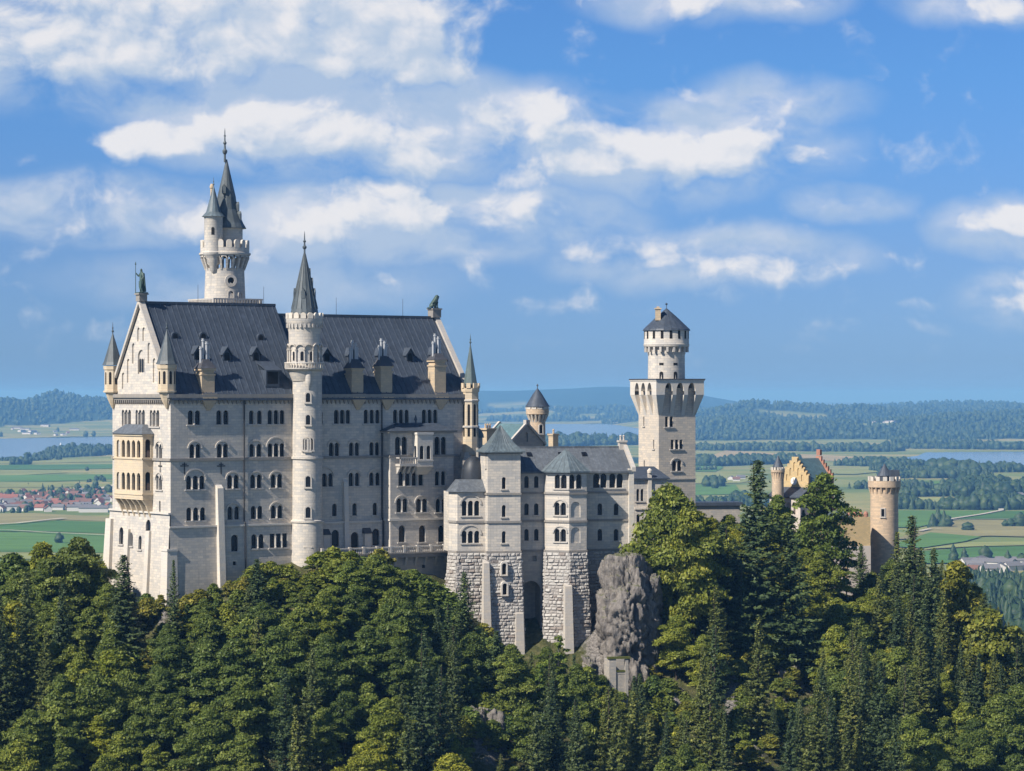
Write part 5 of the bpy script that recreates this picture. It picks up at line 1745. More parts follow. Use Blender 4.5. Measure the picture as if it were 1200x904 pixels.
# lower terrace wall before it
c_ = MB(); x2_ = c_f.u(778, 640, -3); c_.box(-2, -3.2, 0, x2_, -2.2, c_f.z(760, 629, -3)); c_.box(-2, -3.35, c_f.z(760, 629, -3), x2_, -2.05, c_f.z(760, 627, -3)); c_.box(0.5, -2.2, 0, x2_, 0, c_f.z(760, 627, -3) - 1)
c_.build('parapet_wall', 'limestone_plain', cw)

# long dark courtyard roof seen over the trees
pcw = P(796, 597, 590)
cy_ = thing('courtyard_gallery', 'long low gallery wall with flat dark roof behind the trees beyond the square tower', 'castle building', (pcw.x, pcw.y, 145.0), R(8))
hh = 35 + zat(593, 590)
m_ = MB(); m_.box(0, 0, -8, 13, 5, hh); m_.build('wall', 'grey_masonry', cy_)
m_ = MB(); m_.box(-0.4, -0.5, hh, 13.5, 5.4, hh + 0.7); m_.build('roof', 'dark_roof', cy_)

# ------------------------------------------------------------------ gatehouse
DG = 622.0
pgt = P(931, 600, DG)
gt = thing('gatehouse', 'yellow brick gatehouse with stepped gables, teal roof and small clock', 'castle building', (pgt.x, pgt.y, 140.0), R(-44))
HG = H - 140.0
kg = DG / FPX
GW = 7.0; GL = 8.6
zap_ = HG + zat(535, DG); zst = HG + zat(558, DG); zlow = HG + zat(572, DG)
def stepped(y, x0, zbase):
    """stepped gable outline across x"""
    n_ = 6
    pts = [(-GW / 2 - 0.3, zbase), (GW / 2 + 0.3, zbase)]
    right = []
    for i in range(n_):
        f0 = i / n_; f1 = (i + 1) / n_
        xx = (GW / 2 + 0.3) * (1 - f0) + 0.12
        right += [(xx, zst - 0.6 + (zap_ - zst) * f0), (xx, zst - 0.6 + (zap_ - zst) * f1 + 0.5)]
    pts += right + [(-x, z) for x, z in right[::-1]]
    return pts
m_ = MB()
g_f = Facade(gt, I4.copy(), stepped(0, 0, -6))
for (x_, z_, w_, h_) in ((0, zap_ - 3.3, 0.55, 2.0), (-1.1, zap_ - 4.3, 0.5, 1.7), (1.1, zap_ - 4.3, 0.5, 1.7), (-2.1, zap_ - 5.4, 0.45, 1.4), (2.1, zap_ - 5.4, 0.45, 1.4)):
    niche(g_f, arch_poly(x_, z_, w_, h_), 0.2)
g_f.build(m_)
m_.slab(stepped(0, 0, -6), 0.35, 0.6)
m_.build('front_gable', 'yellow_brick', gt)
m_ = MB(); m_.slab(stepped(0, 0, -6), GL, GL + 0.5); m_.box(-0.5, GL - 0.1, zap_ + 0.1, 0.5, GL + 0.6, zap_ + 1.4); m_.build('rear_gable', 'red_tile', gt)
m_ = MB()
m_.box(-GW / 2, 0.6, -6, GW / 2, GL, zst - 0.8); m_.build('wall', 'yellow_brick', gt)
m_ = MB()
for s in (-1, 1):
    a_ = [(s * (GW / 2 + 0.4), 0.6, zst - 1.2), (s * (GW / 2 + 0.4), GL, zst - 1.2), (0, GL, zap_ - 0.5), (0, 0.6, zap_ - 0.5)]
    if s < 0: a_ = a_[::-1]
    m_.hexa([(x, y, z - 0.2) for x, y, z in a_], a_)
m_.build('roof', 'teal_roof', gt)
m_ = MB(); u_, z_ = g_f.px(930.5, 564)
m_.slab([(u_ + 0.85 * math.cos(2 * PI * i / 20), z_ + 0.85 * math.sin(2 * PI * i / 20)) for i in range(20)], -0.12, -0.002)
ck = m_.build('clock', 'clock_face', gt)
m_ = MB(); m_.box(u_ - 0.05, -0.16, z_, u_ + 0.05, -0.122, z_ + 0.6); m_.box(u_ - 0.4, -0.165, z_ - 0.04, u_, -0.123, z_ + 0.05); m_.build('clock_hands', 'iron', ck)
# lower porch with arches
m_ = MB()
zp_ = HG + zat(583, DG)
pf = Facade(gt, T(-4.6, -3.0, 0), [(0, -6), (8.6, -6), (8.6, zp_), (0, zp_)])
for i in range(4):
    pf.hole(arch_poly(1.3 + i * 2.0, zp_ - 3.6, 1.2, 2.6), 0.6, True)
pf.build(m_); m_.add([(4, -3, -6), (4, 0, -6), (4, 0, zp_), (4, -3, zp_)], [(0, 1, 2, 3)]); m_.add([(-4.6, -3, -6), (-4.6, 0, -6), (-4.6, 0, zp_), (-4.6, -3, zp_)], [(3, 2, 1, 0)])
m_.build('porch', 'white_plaster', gt)
m_ = MB(); a_ = [(-5, -3.5, zp_), (4.4, -3.5, zp_), (4.4, -0.01, zp_ + 2.0), (-5, -0.01, zp_ + 2.0)]; m_.hexa(a_, [(x, y, z + 0.25) for x, y, z in a_]); m_.build('porch_roof', 'dark_roof', gt)


def gate_tower(px, pyb, d, rpx, rcrown, py_crown0, py_crown1, py_mer, py_shaft, cone, label, shaft_mat, base_z=135.0):
    p_ = P(px, pyb, d)
    th = thing('gate_tower', label, 'tower', (p_.x, p_.y, base_z), 0, 'round towers of the gatehouse')
    kk = d / FPX
    def zz(py): return H - base_z + zat(py, d)
    m_ = MB()
    m_.lathe([(rpx * kk * 1.04, -10), (rpx * kk, zz(py_shaft)), (rpx * kk, zz(py_crown1 - 5.5)), (rcrown * kk, zz(py_crown1 - 6.5)), (rcrown * kk, zz(py_crown0)), (rcrown * kk - 0.4, zz(py_crown0)), (rcrown * kk - 0.4, zz(py_crown0) - 0.7), (0.2, zz(py_crown0) - 0.7)], 36)
    m_.build('shaft', shaft_mat, th, smooth=True)
    m_ = MB(); n_ = 14
    for i in range(n_):
        a = 2 * PI * (i + .3) / n_
        m_.box(rcrown * kk - 0.42, -0.45 * rcrown / 19, zz(py_crown0) - 0.003, rcrown * kk + 0.01, 0.45 * rcrown / 19, zz(py_mer), RZ(a))
    m_.build('merlon_ring', 'limestone_plain', th)
    m_ = MB(); corbels(m_, rpx * kk, rcrown * kk - 0.03, zz(py_crown1 + 1.5), zz(py_crown1 - 6.2), 18, 0.36 * rcrown / 19)
    m_.build('corbel_ring', shaft_mat, th)
    (cpx, cr, cpyb, cpyt) = cone
    m_ = MB(); xo = (cpx - px) * kk
    m_.lathe([(cr * kk, zz(cpyb) - 1.5), (cr * kk, zz(cpyb)), (cr * kk * 1.1, zz(cpyb)), (0.05, zz(cpyt))], 16, T(xo, 0, 0))
    m_.build('cone_roof', 'dark_roof', th)
    return th, zz
gt1, zz = gate_tower(1036.3, 620, 628.0, 16.3, 19.0, 563.5, 577.5, 558.5, 600, (1036.5, 8.5, 558.0, 543.5), 'stout round sandstone gate tower with crenellated crown above the spruces', 'brick_warm')
m_ = MB(); m_.box(0.6, -1.4, zz(559), 3.2, 1.4, zz(551)); m_.build('roof_hut', 'dark_roof', gt1)
round_window(gt1, 16.2 * 628 / FPX, ang_to_cam(gt1, -0.1), zz(605), 0.7, 1.7, arch=False)
gt2, zz = gate_tower(911.5, 620, 618.0, 7.0, 8.2, 551.0, 560.0, 547.8, 575, (911.8, 6.0, 547.5, 534.0), 'slender round gate tower with dark cone roof beside the yellow gable', 'pale_warm_round' if False else 'brick_warm')

# wall between the gatehouse and the round tower
pv = P(960, 660, 617)
gwl = thing('gate_wall', 'tall yellow and white wall with red tiled battlements joining gatehouse and round tower', 'castle wall', (pv.x, pv.y, 138.0), R(9))
HV = H - 138
wv = Facade(gwl, I4.copy(), [])
xe = wv.u(1020, 640); zt_ = wv.z(1000, 606); zm_ = wv.z(990, 640)
wv.outline = [(-1, zm_), (xe, zm_), (xe, zt_), (-1, zt_)]
for px in (970, 982):
    u, z = wv.px(px, 626); window(wv, u, z - 1.5, 1, 1.0, 2.4)
m_ = MB(); wv.build(m_); m_.build('upper_wall', 'yellow_brick', gwl)
wv2 = Facade(gwl, T(0, -0.3, 0), [(-1, -12), (xe, -12), (xe, zm_), (-1, zm_)])
for px, py, w_, h_ in ((974, 652, 1.4, 3.0), (991, 670, 1.3, 3.8), (1008, 655, 1.0, 2.4)):
    u, z = wv2.px(px, py); window(wv2, u, z - h_ / 2, 1, w_, h_)
m_ = MB(); wv2.build(m_); m_.add([(-1, -.3, zm_), (xe, -.3, zm_), (xe, 0, zm_), (-1, 0, zm_)], [(0, 1, 2, 3)]); m_.build('lower_wall', 'white_plaster', gwl)
m_ = MB(); m_.box(-1, 0.01, -12, xe, 6, zt_ - 0.05); m_.build('inner_wall', 'yellow_brick', gwl)
m_ = MB()
k = wv.u(996, 603)
while k < xe - 0.6:
    m_.lathe([(0.55, zt_), (0.55, zt_ + 0.7), (0.3, zt_ + 1.1), (0.02, zt_ + 1.25)], 10, T(k, 0.5, 0)); k += 1.25
m_.build('tile_battlement', 'red_tile', gwl)
m_ = MB(); x0_ = wv.u(972, 600); x1_ = wv.u(997, 600); a_ = [(x0_, -0.6, zt_), (x1_, -0.6, zt_), (x1_, 6, zt_ + 0.9), (x0_, 6, zt_ + 0.9)]; m_.hexa(a_, [(x, y, z + 0.25) for x, y, z in a_]); m_.build('lean_roof', 'copper_green', gwl)
# ------------------------------------------------------------------ numpy noise
def _h(ix, iy, s):
    n = (ix.astype(np.int64) * 374761393 + iy.astype(np.int64) * 668265263 + s * 974634777) & 0x7fffffff
    n = ((n ^ (n >> 13)) * 1274126177) & 0x7fffffff
    n = n ^ (n >> 16)
    return (n & 0xffff) / 65535.0


def vnoise(x, y, s=0):
    x = np.asarray(x, float); y = np.asarray(y, float)
    ix = np.floor(x); iy = np.floor(y)
    fx = x - ix; fy = y - iy
    fx = fx * fx * (3 - 2 * fx); fy = fy * fy * (3 - 2 * fy)
    a = _h(ix, iy, s); b = _h(ix + 1, iy, s); c = _h(ix, iy + 1, s); d = _h(ix + 1, iy + 1, s)
    return (a * (1 - fx) + b * fx) * (1 - fy) + (c * (1 - fx) + d * fx) * fy


def fbm(x, y, s=0, o=4):
    r = 0; a = 0.5; t = 0
    for k in range(o):
        r = r + a * vnoise(x * 2 ** k, y * 2 ** k, s + k * 17); t += a; a *= 0.5
    return r / t


def np_mesh(name, V, F, mats, tint=None, smooth=False, domain='FACE'):
    """V (n,3), F (m,k) arrays with k = 3 or 4"""
    me = bpy.data.meshes.new(name)
    V = np.ascontiguousarray(V, dtype=np.float32); F = np.ascontiguousarray(F, dtype=np.int32)
    k = F.shape[1]
    me.vertices.add(len(V)); me.vertices.foreach_set('co', V.ravel())
    me.loops.add(F.size); me.loops.foreach_set('vertex_index', F.ravel())
    me.polygons.add(len(F)); me.polygons.foreach_set('loop_start', np.arange(0, F.size, k, dtype=np.int32))
    try:
        me.polygons.foreach_set('loop_total', np.full(len(F), k, dtype=np.int32))
    except Exception:
        pass
    for m in mats:
        me.materials.append(MATS[m])
    if tint is not None:
        at = me.attributes.new('tint', 'FLOAT', domain); at.data.foreach_set('value', np.asarray(tint, dtype=np.float32))
    me.update(calc_edges=True)
    if smooth:
        me.polygons.foreach_set('use_smooth', np.ones(len(F), dtype=bool))
    return me


# ------------------------------------------------------------------ castle hill
CTRL = []
def cp_(px, py, d):
    p = P(px, py, d); CTRL.append((p.x, p.y, p.z))
for px, py, d in ((-300, 760, 500), (-120, 720, 505), (-20, 715, 505), (60, 712, 505), (120, 705, 505), (200, 716, 477), (235, 712, 482), (262, 692, 484), (300, 686, 488), (352, 684, 489),
                  (400, 672, 490), (440, 662, 489), (475, 676, 490), (505, 724, 492), (530, 742, 492), (530, 770, 484), (575, 766, 489), (575, 800, 480), (625, 800, 492), (660, 862, 481), (640, 845, 486), (690, 850, 482), (675, 838, 488), (735, 825, 484), (620, 830, 486), (600, 840, 474), (540, 815, 474), (770, 700, 505),
                  (790, 668, 535), (830, 676, 560), (880, 690, 575), (930, 700, 590), (985, 700, 608), (1040, 706, 615), (1100, 730, 610), (1180, 790, 600), (1300, 870, 590), (1450, 960, 590),
                  (830, 760, 520), (900, 790, 515), (980, 800, 520), (1060, 800, 520), (1150, 850, 520),
                  (0, 830, 465), (100, 840, 462), (200, 835, 456), (300, 815, 458), (400, 790, 464), (440, 775, 466), (500, 815, 466), (575, 850, 468), (650, 870, 468), (740, 880, 466), (860, 860, 480), (940, 850, 490), (1020, 880, 490), (1100, 910, 488), (1200, 950, 480),
                  (-100, 960, 430), (0, 960, 432), (150, 950, 432), (300, 945, 434), (450, 935, 438), (600, 945, 442), (750, 955, 442), (900, 960, 450), (1050, 980, 455), (1200, 1020, 455), (1400, 1080, 450)):
    cp_(px, py, d)
for px in (-500, -100, 150, 400, 650, 900, 1200, 1600):
    for d, z in ((395, 84), (340, 58), (270, 46), (190, 40)):
        p = P(px, 500, d); CTRL.append((p.x, p.y, z))
for px in (-400, 0, 300, 600, 900, 1200, 1500):
    for d, z in ((700, 92), (800, 40), (880, 5), (960, -12), (1050, -20)):
        p = P(px, 500, d); CTRL.append((p.x, p.y, z))
for px in (250, 400, 600, 700):
    p = P(px, 500, 545); CTRL.append((p.x, p.y, H - 33))
    p = P(px, 500, 600); CTRL.append((p.x, p.y, H - 40))
CT_ = np.array(CTRL)


def tps_fit(C, lam=0.5):
    n = len(C)
    d = np.linalg.norm(C[:, None, :2] - C[None, :, :2], axis=2)
    K = np.where(d > 0, d * d * np.log(d + 1e-9), 0) / 1e3 + np.eye(n) * lam
    Pm = np.c_[np.ones(n), C[:, :2] / 100]
    A = np.zeros((n + 3, n + 3)); A[:n, :n] = K; A[:n, n:] = Pm; A[n:, :n] = Pm.T
    return np.linalg.solve(A, np.r_[C[:, 2], 0, 0, 0])
TW = tps_fit(CT_)


def terrain(x, y):
    x = np.atleast_1d(np.asarray(x, float)); y = np.atleast_1d(np.asarray(y, float))
    out = np.empty(x.size); X = x.ravel(); Y = y.ravel()
    for s in range(0, X.size, 4000):
        xx = X[s:s + 4000]; yy = Y[s:s + 4000]
        d = np.hypot(xx[:, None] - CT_[None, :, 0], yy[:, None] - CT_[None, :, 1])
        K = np.where(d > 0, d * d * np.log(d + 1e-9), 0) / 1e3
        out[s:s + 4000] = K @ TW[:-3] + TW[-3] + TW[-2] * xx / 100 + TW[-1] * yy / 100
    return out.reshape(x.shape)


def hill_noise(x, y):
    r = np.abs(fbm(x / 14, y / 14, 5, 4) - 0.5) * 2
    return (0.5 - r) * 3.2 + (fbm(x / 3.2, y / 3.2, 9, 3) - 0.5) * 1.8


gx = np.concatenate([np.arange(-260, -110, 6.0), np.arange(-110, 130, 1.6), np.arange(130, 290, 6.0)])
gy = np.concatenate([np.arange(175, 400, 6.0), np.arange(400, 640, 1.6), np.arange(640, 1060, 8.0)])
GX, GY = np.meshgrid(gx, gy)
GZ = terrain(GX, GY)
wgt = np.clip((GY - 180) / 100, 0, 1) * np.clip((900 - GY) / 100, 0, 1)
GZ = GZ + hill_noise(GX, GY) * wgt
BARE = [(575, 855, 22, 34), (858, 812, 8, 24), (925, 800, 16, 22), (792, 822, 10, 12), (880, 892, 14, 12), (733, 735, 34, 50), (190, 712, 10, 22), (722, 770, 18, 22)]
GPX = 600 + FPX * GX / GY; GPY = EYE - (GZ - H) / GY * FPX
ROCKY = np.zeros(GX.shape)
for bx_, by_, rx, ry in BARE:
    wob = 0.75 + 0.7 * fbm(GX / 4.0, GY / 4.0, 88, 3)
    ROCKY = np.maximum(ROCKY, np.clip(1.5 - np.hypot((GPX - bx_) / rx, (GPY - by_) / ry) / wob, 0, 1))
ROCKY *= (GY > 400)
GZ = GZ + ROCKY * ((np.floor(fbm(GX / 5, GY / 5, 51, 3) * 7) / 7 - 0.35) * 6.5 + (np.abs(fbm(GX / 2.6, GY / 2.6, 53, 3) - 0.5)) * 5.0)
nx, ny = len(gx), len(gy)
idx = np.arange(nx * ny).reshape(ny, nx)
Fq = np.c_[idx[:-1, :-1].ravel(), idx[:-1, 1:].ravel(), idx[1:, 1:].ravel(), idx[1:, :-1].ravel()]


def hill_mat():
    m, t, b = new_mat('hill_ground')
    tcn = t.n('ShaderNodeTexCoord'); ob = tcn.outputs['Object']
    geo = t.n('ShaderNodeNewGeometry')
    n1 = t.noise(ob, 0.10, 5, 0.6); n2 = t.noise(ob, 0.7, 5, 0.65); n3 = t.noise(ob, 2.4, 5, 0.7)
    soil = t.ramp(n2, [(0.3, (0.035, 0.042, 0.016)), (0.5, (0.085, 0.088, 0.032)), (0.68, (0.155, 0.140, 0.065))])
    rock = t.ramp(n3, [(0.3, (0.065, 0.058, 0.052)), (0.46, (0.17, 0.155, 0.14)), (0.58, (0.28, 0.255, 0.23)), (0.75, (0.42, 0.385, 0.35))])
    nz = t.xyz(geo.outputs['Normal'])[2]
    steep = t.math('ADD', t.math('MULTIPLY', t.math('SUBTRACT', 0.78, nz), 1.6), t.math('MULTIPLY', t.math('SUBTRACT', n2, 0.5), 1.2))
    at = t.n('ShaderNodeAttribute', attribute_name='tint')
    f = t.smooth(t.math('ADD', t.math('ADD', steep, t.math('MULTIPLY', at.outputs['Fac'], 0.75)), t.math('MULTIPLY', t.math('SUBTRACT', n1, 0.5), 0.8)), 0.10, 0.42)
    t.set(b.inputs['Base Color'], t.mix(f, soil, rock))
    b.inputs['Roughness'].default_value = 0.95
    b.inputs['Specular IOR Level'].default_value = 0.15
    t.set(b.inputs['Normal'], t.bump(t.math('ADD', n2, n3), 1.0, 0.5))
hill_mat()


def rock_mat():
    m, t, b = new_mat('cliff_rock')
    tcn = t.n('ShaderNodeTexCoord'); ob = tcn.outputs['Object']
    geo = t.n('ShaderNodeNewGeometry')
    st = t.vmath('MULTIPLY', ob, (1.0, 1.0, 0.35))
    n1 = t.noise(st, 0.35, 6, 0.65, 0.6); n2 = t.noise(st, 1.6, 6, 0.7, 0.3)
    c = t.ramp(n2, [(0.28, (0.085, 0.075, 0.066)), (0.5, (0.200, 0.178, 0.155)), (0.7, (0.31, 0.278, 0.24))])
    c = t.mix(t.smooth(n1, 0.42, 0.7), c, (0.125, 0.113, 0.104))
    nz = t.xyz(geo.outputs['Normal'])[2]
    moss = t.math('MULTIPLY', t.smooth(nz, 0.55, 0.85), t.smooth(t.noise(ob, 0.9, 4), 0.38, 0.55))
    c = t.mix(moss, c, (0.085, 0.095, 0.03))
    t.set(b.inputs['Base Color'], c)
    b.inputs['Roughness'].default_value = 0.95
    t.set(b.inputs['Normal'], t.bump(t.math('ADD', n2, t.math('MULTIPLY', n1, 1.5)), 1.0, 0.5))
rock_mat()
hill = link(np_mesh('castle_hill', np.c_[GX.ravel(), GY.ravel(), GZ.ravel()], Fq, ['hill_ground'], ROCKY.ravel(), smooth=True, domain='POINT'), 'castle_hill')
hill['kind'] = 'structure'


def ground_z(x, y):
    return float(terrain(x, y)[0] + hill_noise(np.array([x]), np.array([y]))[0])

# ------------------------------------------------------------------ bare rocks
def rock_thing(px, py_top, py_bot, d, wpx, depth, label, seed, name='rock_outcrop', lumps=0.5, group=None, tilt=0.0, cat='rock', mid=0.62):
    p_ = P(px, py_bot, d)
    w = wpx / FPX * d; h = (py_bot - py_top) / FPX * d
    nu, nv = 170, 130
    rg = np.random.default_rng(seed)
    U, Vv = np.meshgrid(np.linspace(0, 2 * PI, nu, endpoint=False), np.linspace(0.02, 0.995, nv))
    th_ = Vv * PI
    D = np.stack([np.cos(U) * np.sin(th_), np.sin(U) * np.sin(th_), -np.cos(th_)], -1)
    # blocky mass: several overlapping bodies bounded by random planes
    Hh = h + 8.0
    rr_ = np.full(U.shape, 9.0)
    se = 6.0
    rr_ = (np.abs(D[..., 0]) ** se + np.abs(D[..., 1]) ** se + np.abs(D[..., 2]) ** se) ** (-1 / se)
    for q in range(34):
        nrm = rg.normal(size=3); nrm[2] *= 0.5; nrm /= np.linalg.norm(nrm)
        dp = np.maximum(D @ nrm, 1e-3)
        rr_ = np.minimum(rr_, rg.uniform(0.93, 1.25) / dp)
    x = D[..., 0] * rr_ * w * 0.5; y = D[..., 1] * rr_ * depth * 0.5; z = Hh / 2 + D[..., 2] * rr_ * Hh * 0.5 - 8.0
    x = x + tilt * z
    def q(s, sc, zs):
        a_ = fbm((x + 200) / sc + seed, (z * zs + y * 0.6 + 300) / sc + seed * 2, s, 5)
        b_ = fbm((y + 200) / sc + seed, (z * zs + x * 0.6 + 300) / sc + seed * 3, s + 1, 5)
        return (a_ + b_) / 2
    crack = np.clip(0.07 - np.abs(q(3, 4.5, 0.45) - 0.5), 0, 1) / 0.07
    crack2 = np.clip(0.05 - np.abs(q(33, 2.0, 0.8) - 0.5), 0, 1) / 0.05
    big = (q(5, 6.5, 0.6) - 0.5) * 7.0 + (np.floor(q(9, 2.4, 1.1) * 11) / 11 - 0.5) * 4.2 - crack * 3.2 - crack2 * 1.6 + (q(13, 0.7, 1.0) - 0.5) * 1.6
    big = big * lumps * min(1.0, w / 6)
    x2 = x + D[..., 0] * big; y2 = y + D[..., 1] * big; z2 = z + D[..., 2] * big * 0.8
    ii = np.arange(nu * nv).reshape(nv, nu)
    a = ii[:-1]; b = ii[1:]
    F_ = np.c_[a.ravel(), np.roll(a, -1, 1).ravel(), np.roll(b, -1, 1).ravel(), b.ravel()]
    me = np_mesh(name, np.c_[x2.ravel(), y2.ravel(), z2.ravel()], F_, ['cliff_rock'], smooth=False)
    o = link(me, name)
    o.location = p_
    tag(o, label, cat, group)
    return o
rock_thing(735, 648, 790, 495, 70, 13, 'tall grey cliff of bare rock carrying the end of the white wing', 3, lumps=0.55)
rock_thing(762, 668, 760, 497, 34, 10, 'dark broken rock shoulder beside the tall grey cliff', 41, lumps=0.6)
rock_thing(572, 826, 905, 463, 58, 14, 'pinkish bare rock face breaking through the forest below the square corner tower', 8, tilt=-0.08)
rock_thing(922, 780, 845, 505, 40, 10, 'broad grey rock face in the trees below the gatehouse', 12)
rock_thing(690, 770, 820, 486, 26, 7, 'shadowed rock at the foot of the pointed bay', 35, lumps=0.7)

# ruined masonry under the cliff
pu = P(722, 790, 478)
ru = thing('ruined_wall', 'roofless ruined masonry room with mossy top under the grey cliff', 'ruin', (pu.x, pu.y, pu.z - 3), R(12))
ru.scale = (0.74, 0.74, 0.66)
kx = 478 / FPX
m_ = MB()
m_.box(-1.6, 0, -5, 0.0, 1.0, 8.4); m_.box(2.2, 0.0, -5, 2.9, 1.0, 8.2); m_.box(-1.6, 1.0, -5, -0.9, 5, 8.2); m_.box(0.002, 0.2, 4.4, 2.198, 1.0, 5.0); m_.box(-0.89, 4.3, -5, 3.2, 5, 8.0); m_.box(0.003, 0.25, -5, 2.197, 0.9, 4.3)
m_.build('wall', 'grey_masonry', ru)
m_ = MB(); m_.box(-1.9, -0.2, 8.4, 3.4, 1.3, 8.9)
plain('moss', (0.10, 0.11, 0.03), 0.95, 0.05, 0.4, 3.0)
m_.build('moss_top', 'moss', ru); m_ = MB(); m_.box(-0.1, 0.1, 5.0, 2.3, 1.2, 5.4); m_.build('moss_top', 'moss', ru)

# ------------------------------------------------------------------ trees
def leaf_mat(name, stops, trans=0.25):
    m = bpy.data.materials.new(name); m.use_nodes = True; m.node_tree.nodes.clear(); MATS[name] = m
    t = NT(m.node_tree)
    at = t.n('ShaderNodeAttribute', attribute_name='tint')
    oi = t.n('ShaderNodeObjectInfo')
    f = t.math('ADD', at.outputs['Fac'], t.math('MULTIPLY', t.math('SUBTRACT', oi.outputs['Random'], 0.5), 0.22))
    c = t.ramp(f, stops)
    c = t.mix(1.0, c, oi.outputs['Color'], 'MULTIPLY')
    d = t.n('ShaderNodeBsdfPrincipled'); t.set(d.inputs['Base Color'], c); d.inputs['Roughness'].default_value = 0.55; d.inputs['Specular IOR Level'].default_value = 0.25
    tr_ = t.n('ShaderNodeBsdfTranslucent'); t.set(tr_.inputs[0], t.mix(1.0, c, (1.25, 1.2, 0.55), 'MULTIPLY'))
    mx = t.n('ShaderNodeMixShader'); mx.inputs[0].default_value = trans
    t.set(mx.inputs[1], d.outputs[0]); t.set(mx.inputs[2], tr_.outputs[0])
    o = t.n('ShaderNodeOutputMaterial'); t.set(o.inputs[0], mx.outputs[0])
leaf_mat('broad_leaves', [(0.0, (0.041, 0.064, 0.015)), (0.42, (0.106, 0.141, 0.029)), (0.75, (0.192, 0.226, 0.048)), (1.0, (0.274, 0.291, 0.070))], 0.28)
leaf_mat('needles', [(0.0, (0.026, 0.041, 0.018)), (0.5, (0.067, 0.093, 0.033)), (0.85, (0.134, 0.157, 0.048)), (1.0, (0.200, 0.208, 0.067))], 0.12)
plain('bark', (0.075, 0.058, 0.045), 0.9, 0.1, 0.3, 2.0)
plain('pale_bark', (0.20, 0.18, 0.155), 0.9, 0.1, 0.3, 2.0)


def unit(v):
    return v / (np.linalg.norm(v, axis=1, keepdims=True) + 1e-9)


def cards(C, N, S, rg, asp=0.62):
    """diamond shaped leaf cards at C, facing N, of size S"""
    n = len(C)
    r = unit(rg.normal(size=(n, 3)))
    a = unit(np.cross(N, r)); b = np.cross(N, a)
    a = a * S[:, None]; b = b * (S * asp)[:, None]
    nb = N * (S * 0.18)[:, None]
    V = np.stack([C - a, C - b - nb, C + a, C + b - nb], axis=1).reshape(-1, 3)
    F = np.arange(4 * n).reshape(n, 4)
    return V, F


def broad_crown(seed, Hh, Rr, lobes=22, per=1500, leaf=0.21, low=0.22):
    rg = np.random.default_rng(seed)
    L = []
    skew = rg.uniform(-0.12, 0.12, 2) * Rr
    for i in range(lobes):
        t = (i + 0.5) / lobes
        z = low + (1 - low) * t * 0.93
        env = (math.sin(PI * min(1, 0.24 + 0.76 * t)) ** 0.75) if t < 0.97 else 0.2
        env *= 0.78 + 0.30 * math.sin(i * 1.7 + seed) 
        a = i * 2.399 + rg.uniform(-.6, .6)
        r = Rr * max(0.12, env) * (rg.uniform(0.5, 1.0) if i % 3 else rg.uniform(0.05, 0.55))
        rad = Rr * rg.uniform(0.13, 0.27) * (0.65 + 0.45 * env)
        L.append((r * math.cos(a) + skew[0] * t, r * math.sin(a) + skew[1] * t, z * Hh, rad))
    L.append((skew[0], skew[1], Hh * 0.95, Rr * 0.17)); L.append((0, 0, Hh * 0.55, Rr * 0.42)); L.append((skew[0], skew[1], Hh * 0.76, Rr * 0.34))
    L = np.array(L)
    Cs, Ns, Ts = [], [], []
    for k, (x, y, z, r) in enumerate(L):
        n = int(per * (r / (Rr * 0.36)) ** 1.7)
        d = unit(rg.normal(size=(n, 3)))
        d[:, 2] = np.where(d[:, 2] < -0.45, -d[:, 2], d[:, 2])
        # sub-clumps: the lobe surface is itself lumpy
        bump = 0.80 + 0.34 * np.abs(np.sin(d[:, 0] * 5.1 + k) * np.sin(d[:, 1] * 4.7 + k * 2) * np.sin(d[:, 2] * 4.3 + k * 3)) ** 0.5
        rr = r * bump * (1.10 - 0.55 * rg.random(n) ** 1.6)
        rr = np.where(rg.random(n) < 0.13, rr * 1.28, rr)
        p = np.array([x, y, z]) + d * rr[:, None] * np.array([1.22, 1.22, 0.58]) + np.c_[np.zeros(n), np.zeros(n), -0.16 * (rr * np.hypot(d[:, 0], d[:, 1]))]
        keep = np.ones(n, bool)
        for j, (x2, y2, z2, r2) in enumerate(L):
            if j != k:
                keep &= np.linalg.norm((p - np.array([x2, y2, z2])) / np.array([1.22, 1.22, 0.6]), axis=1) > r2 * 0.64
        p = p[keep]; d = d[keep]
        nn = unit(d * 0.55 + rg.normal(size=d.shape) * 0.55 + np.array([0, 0, 0.5]))
        Cs.append(p); Ns.append(nn)
        Ts.append(np.clip(0.46 + rg.normal() * 0.10 + rg.normal(size=len(p)) * 0.17, 0, 1))
    C = np.concatenate(Cs); N = np.concatenate(Ns); Tt = np.concatenate(Ts)
    S = np.exp(rg.normal(size=len(C)) * 0.30) * leaf
    V, F = cards(C, N, S, rg)
    return V, F, Tt, L


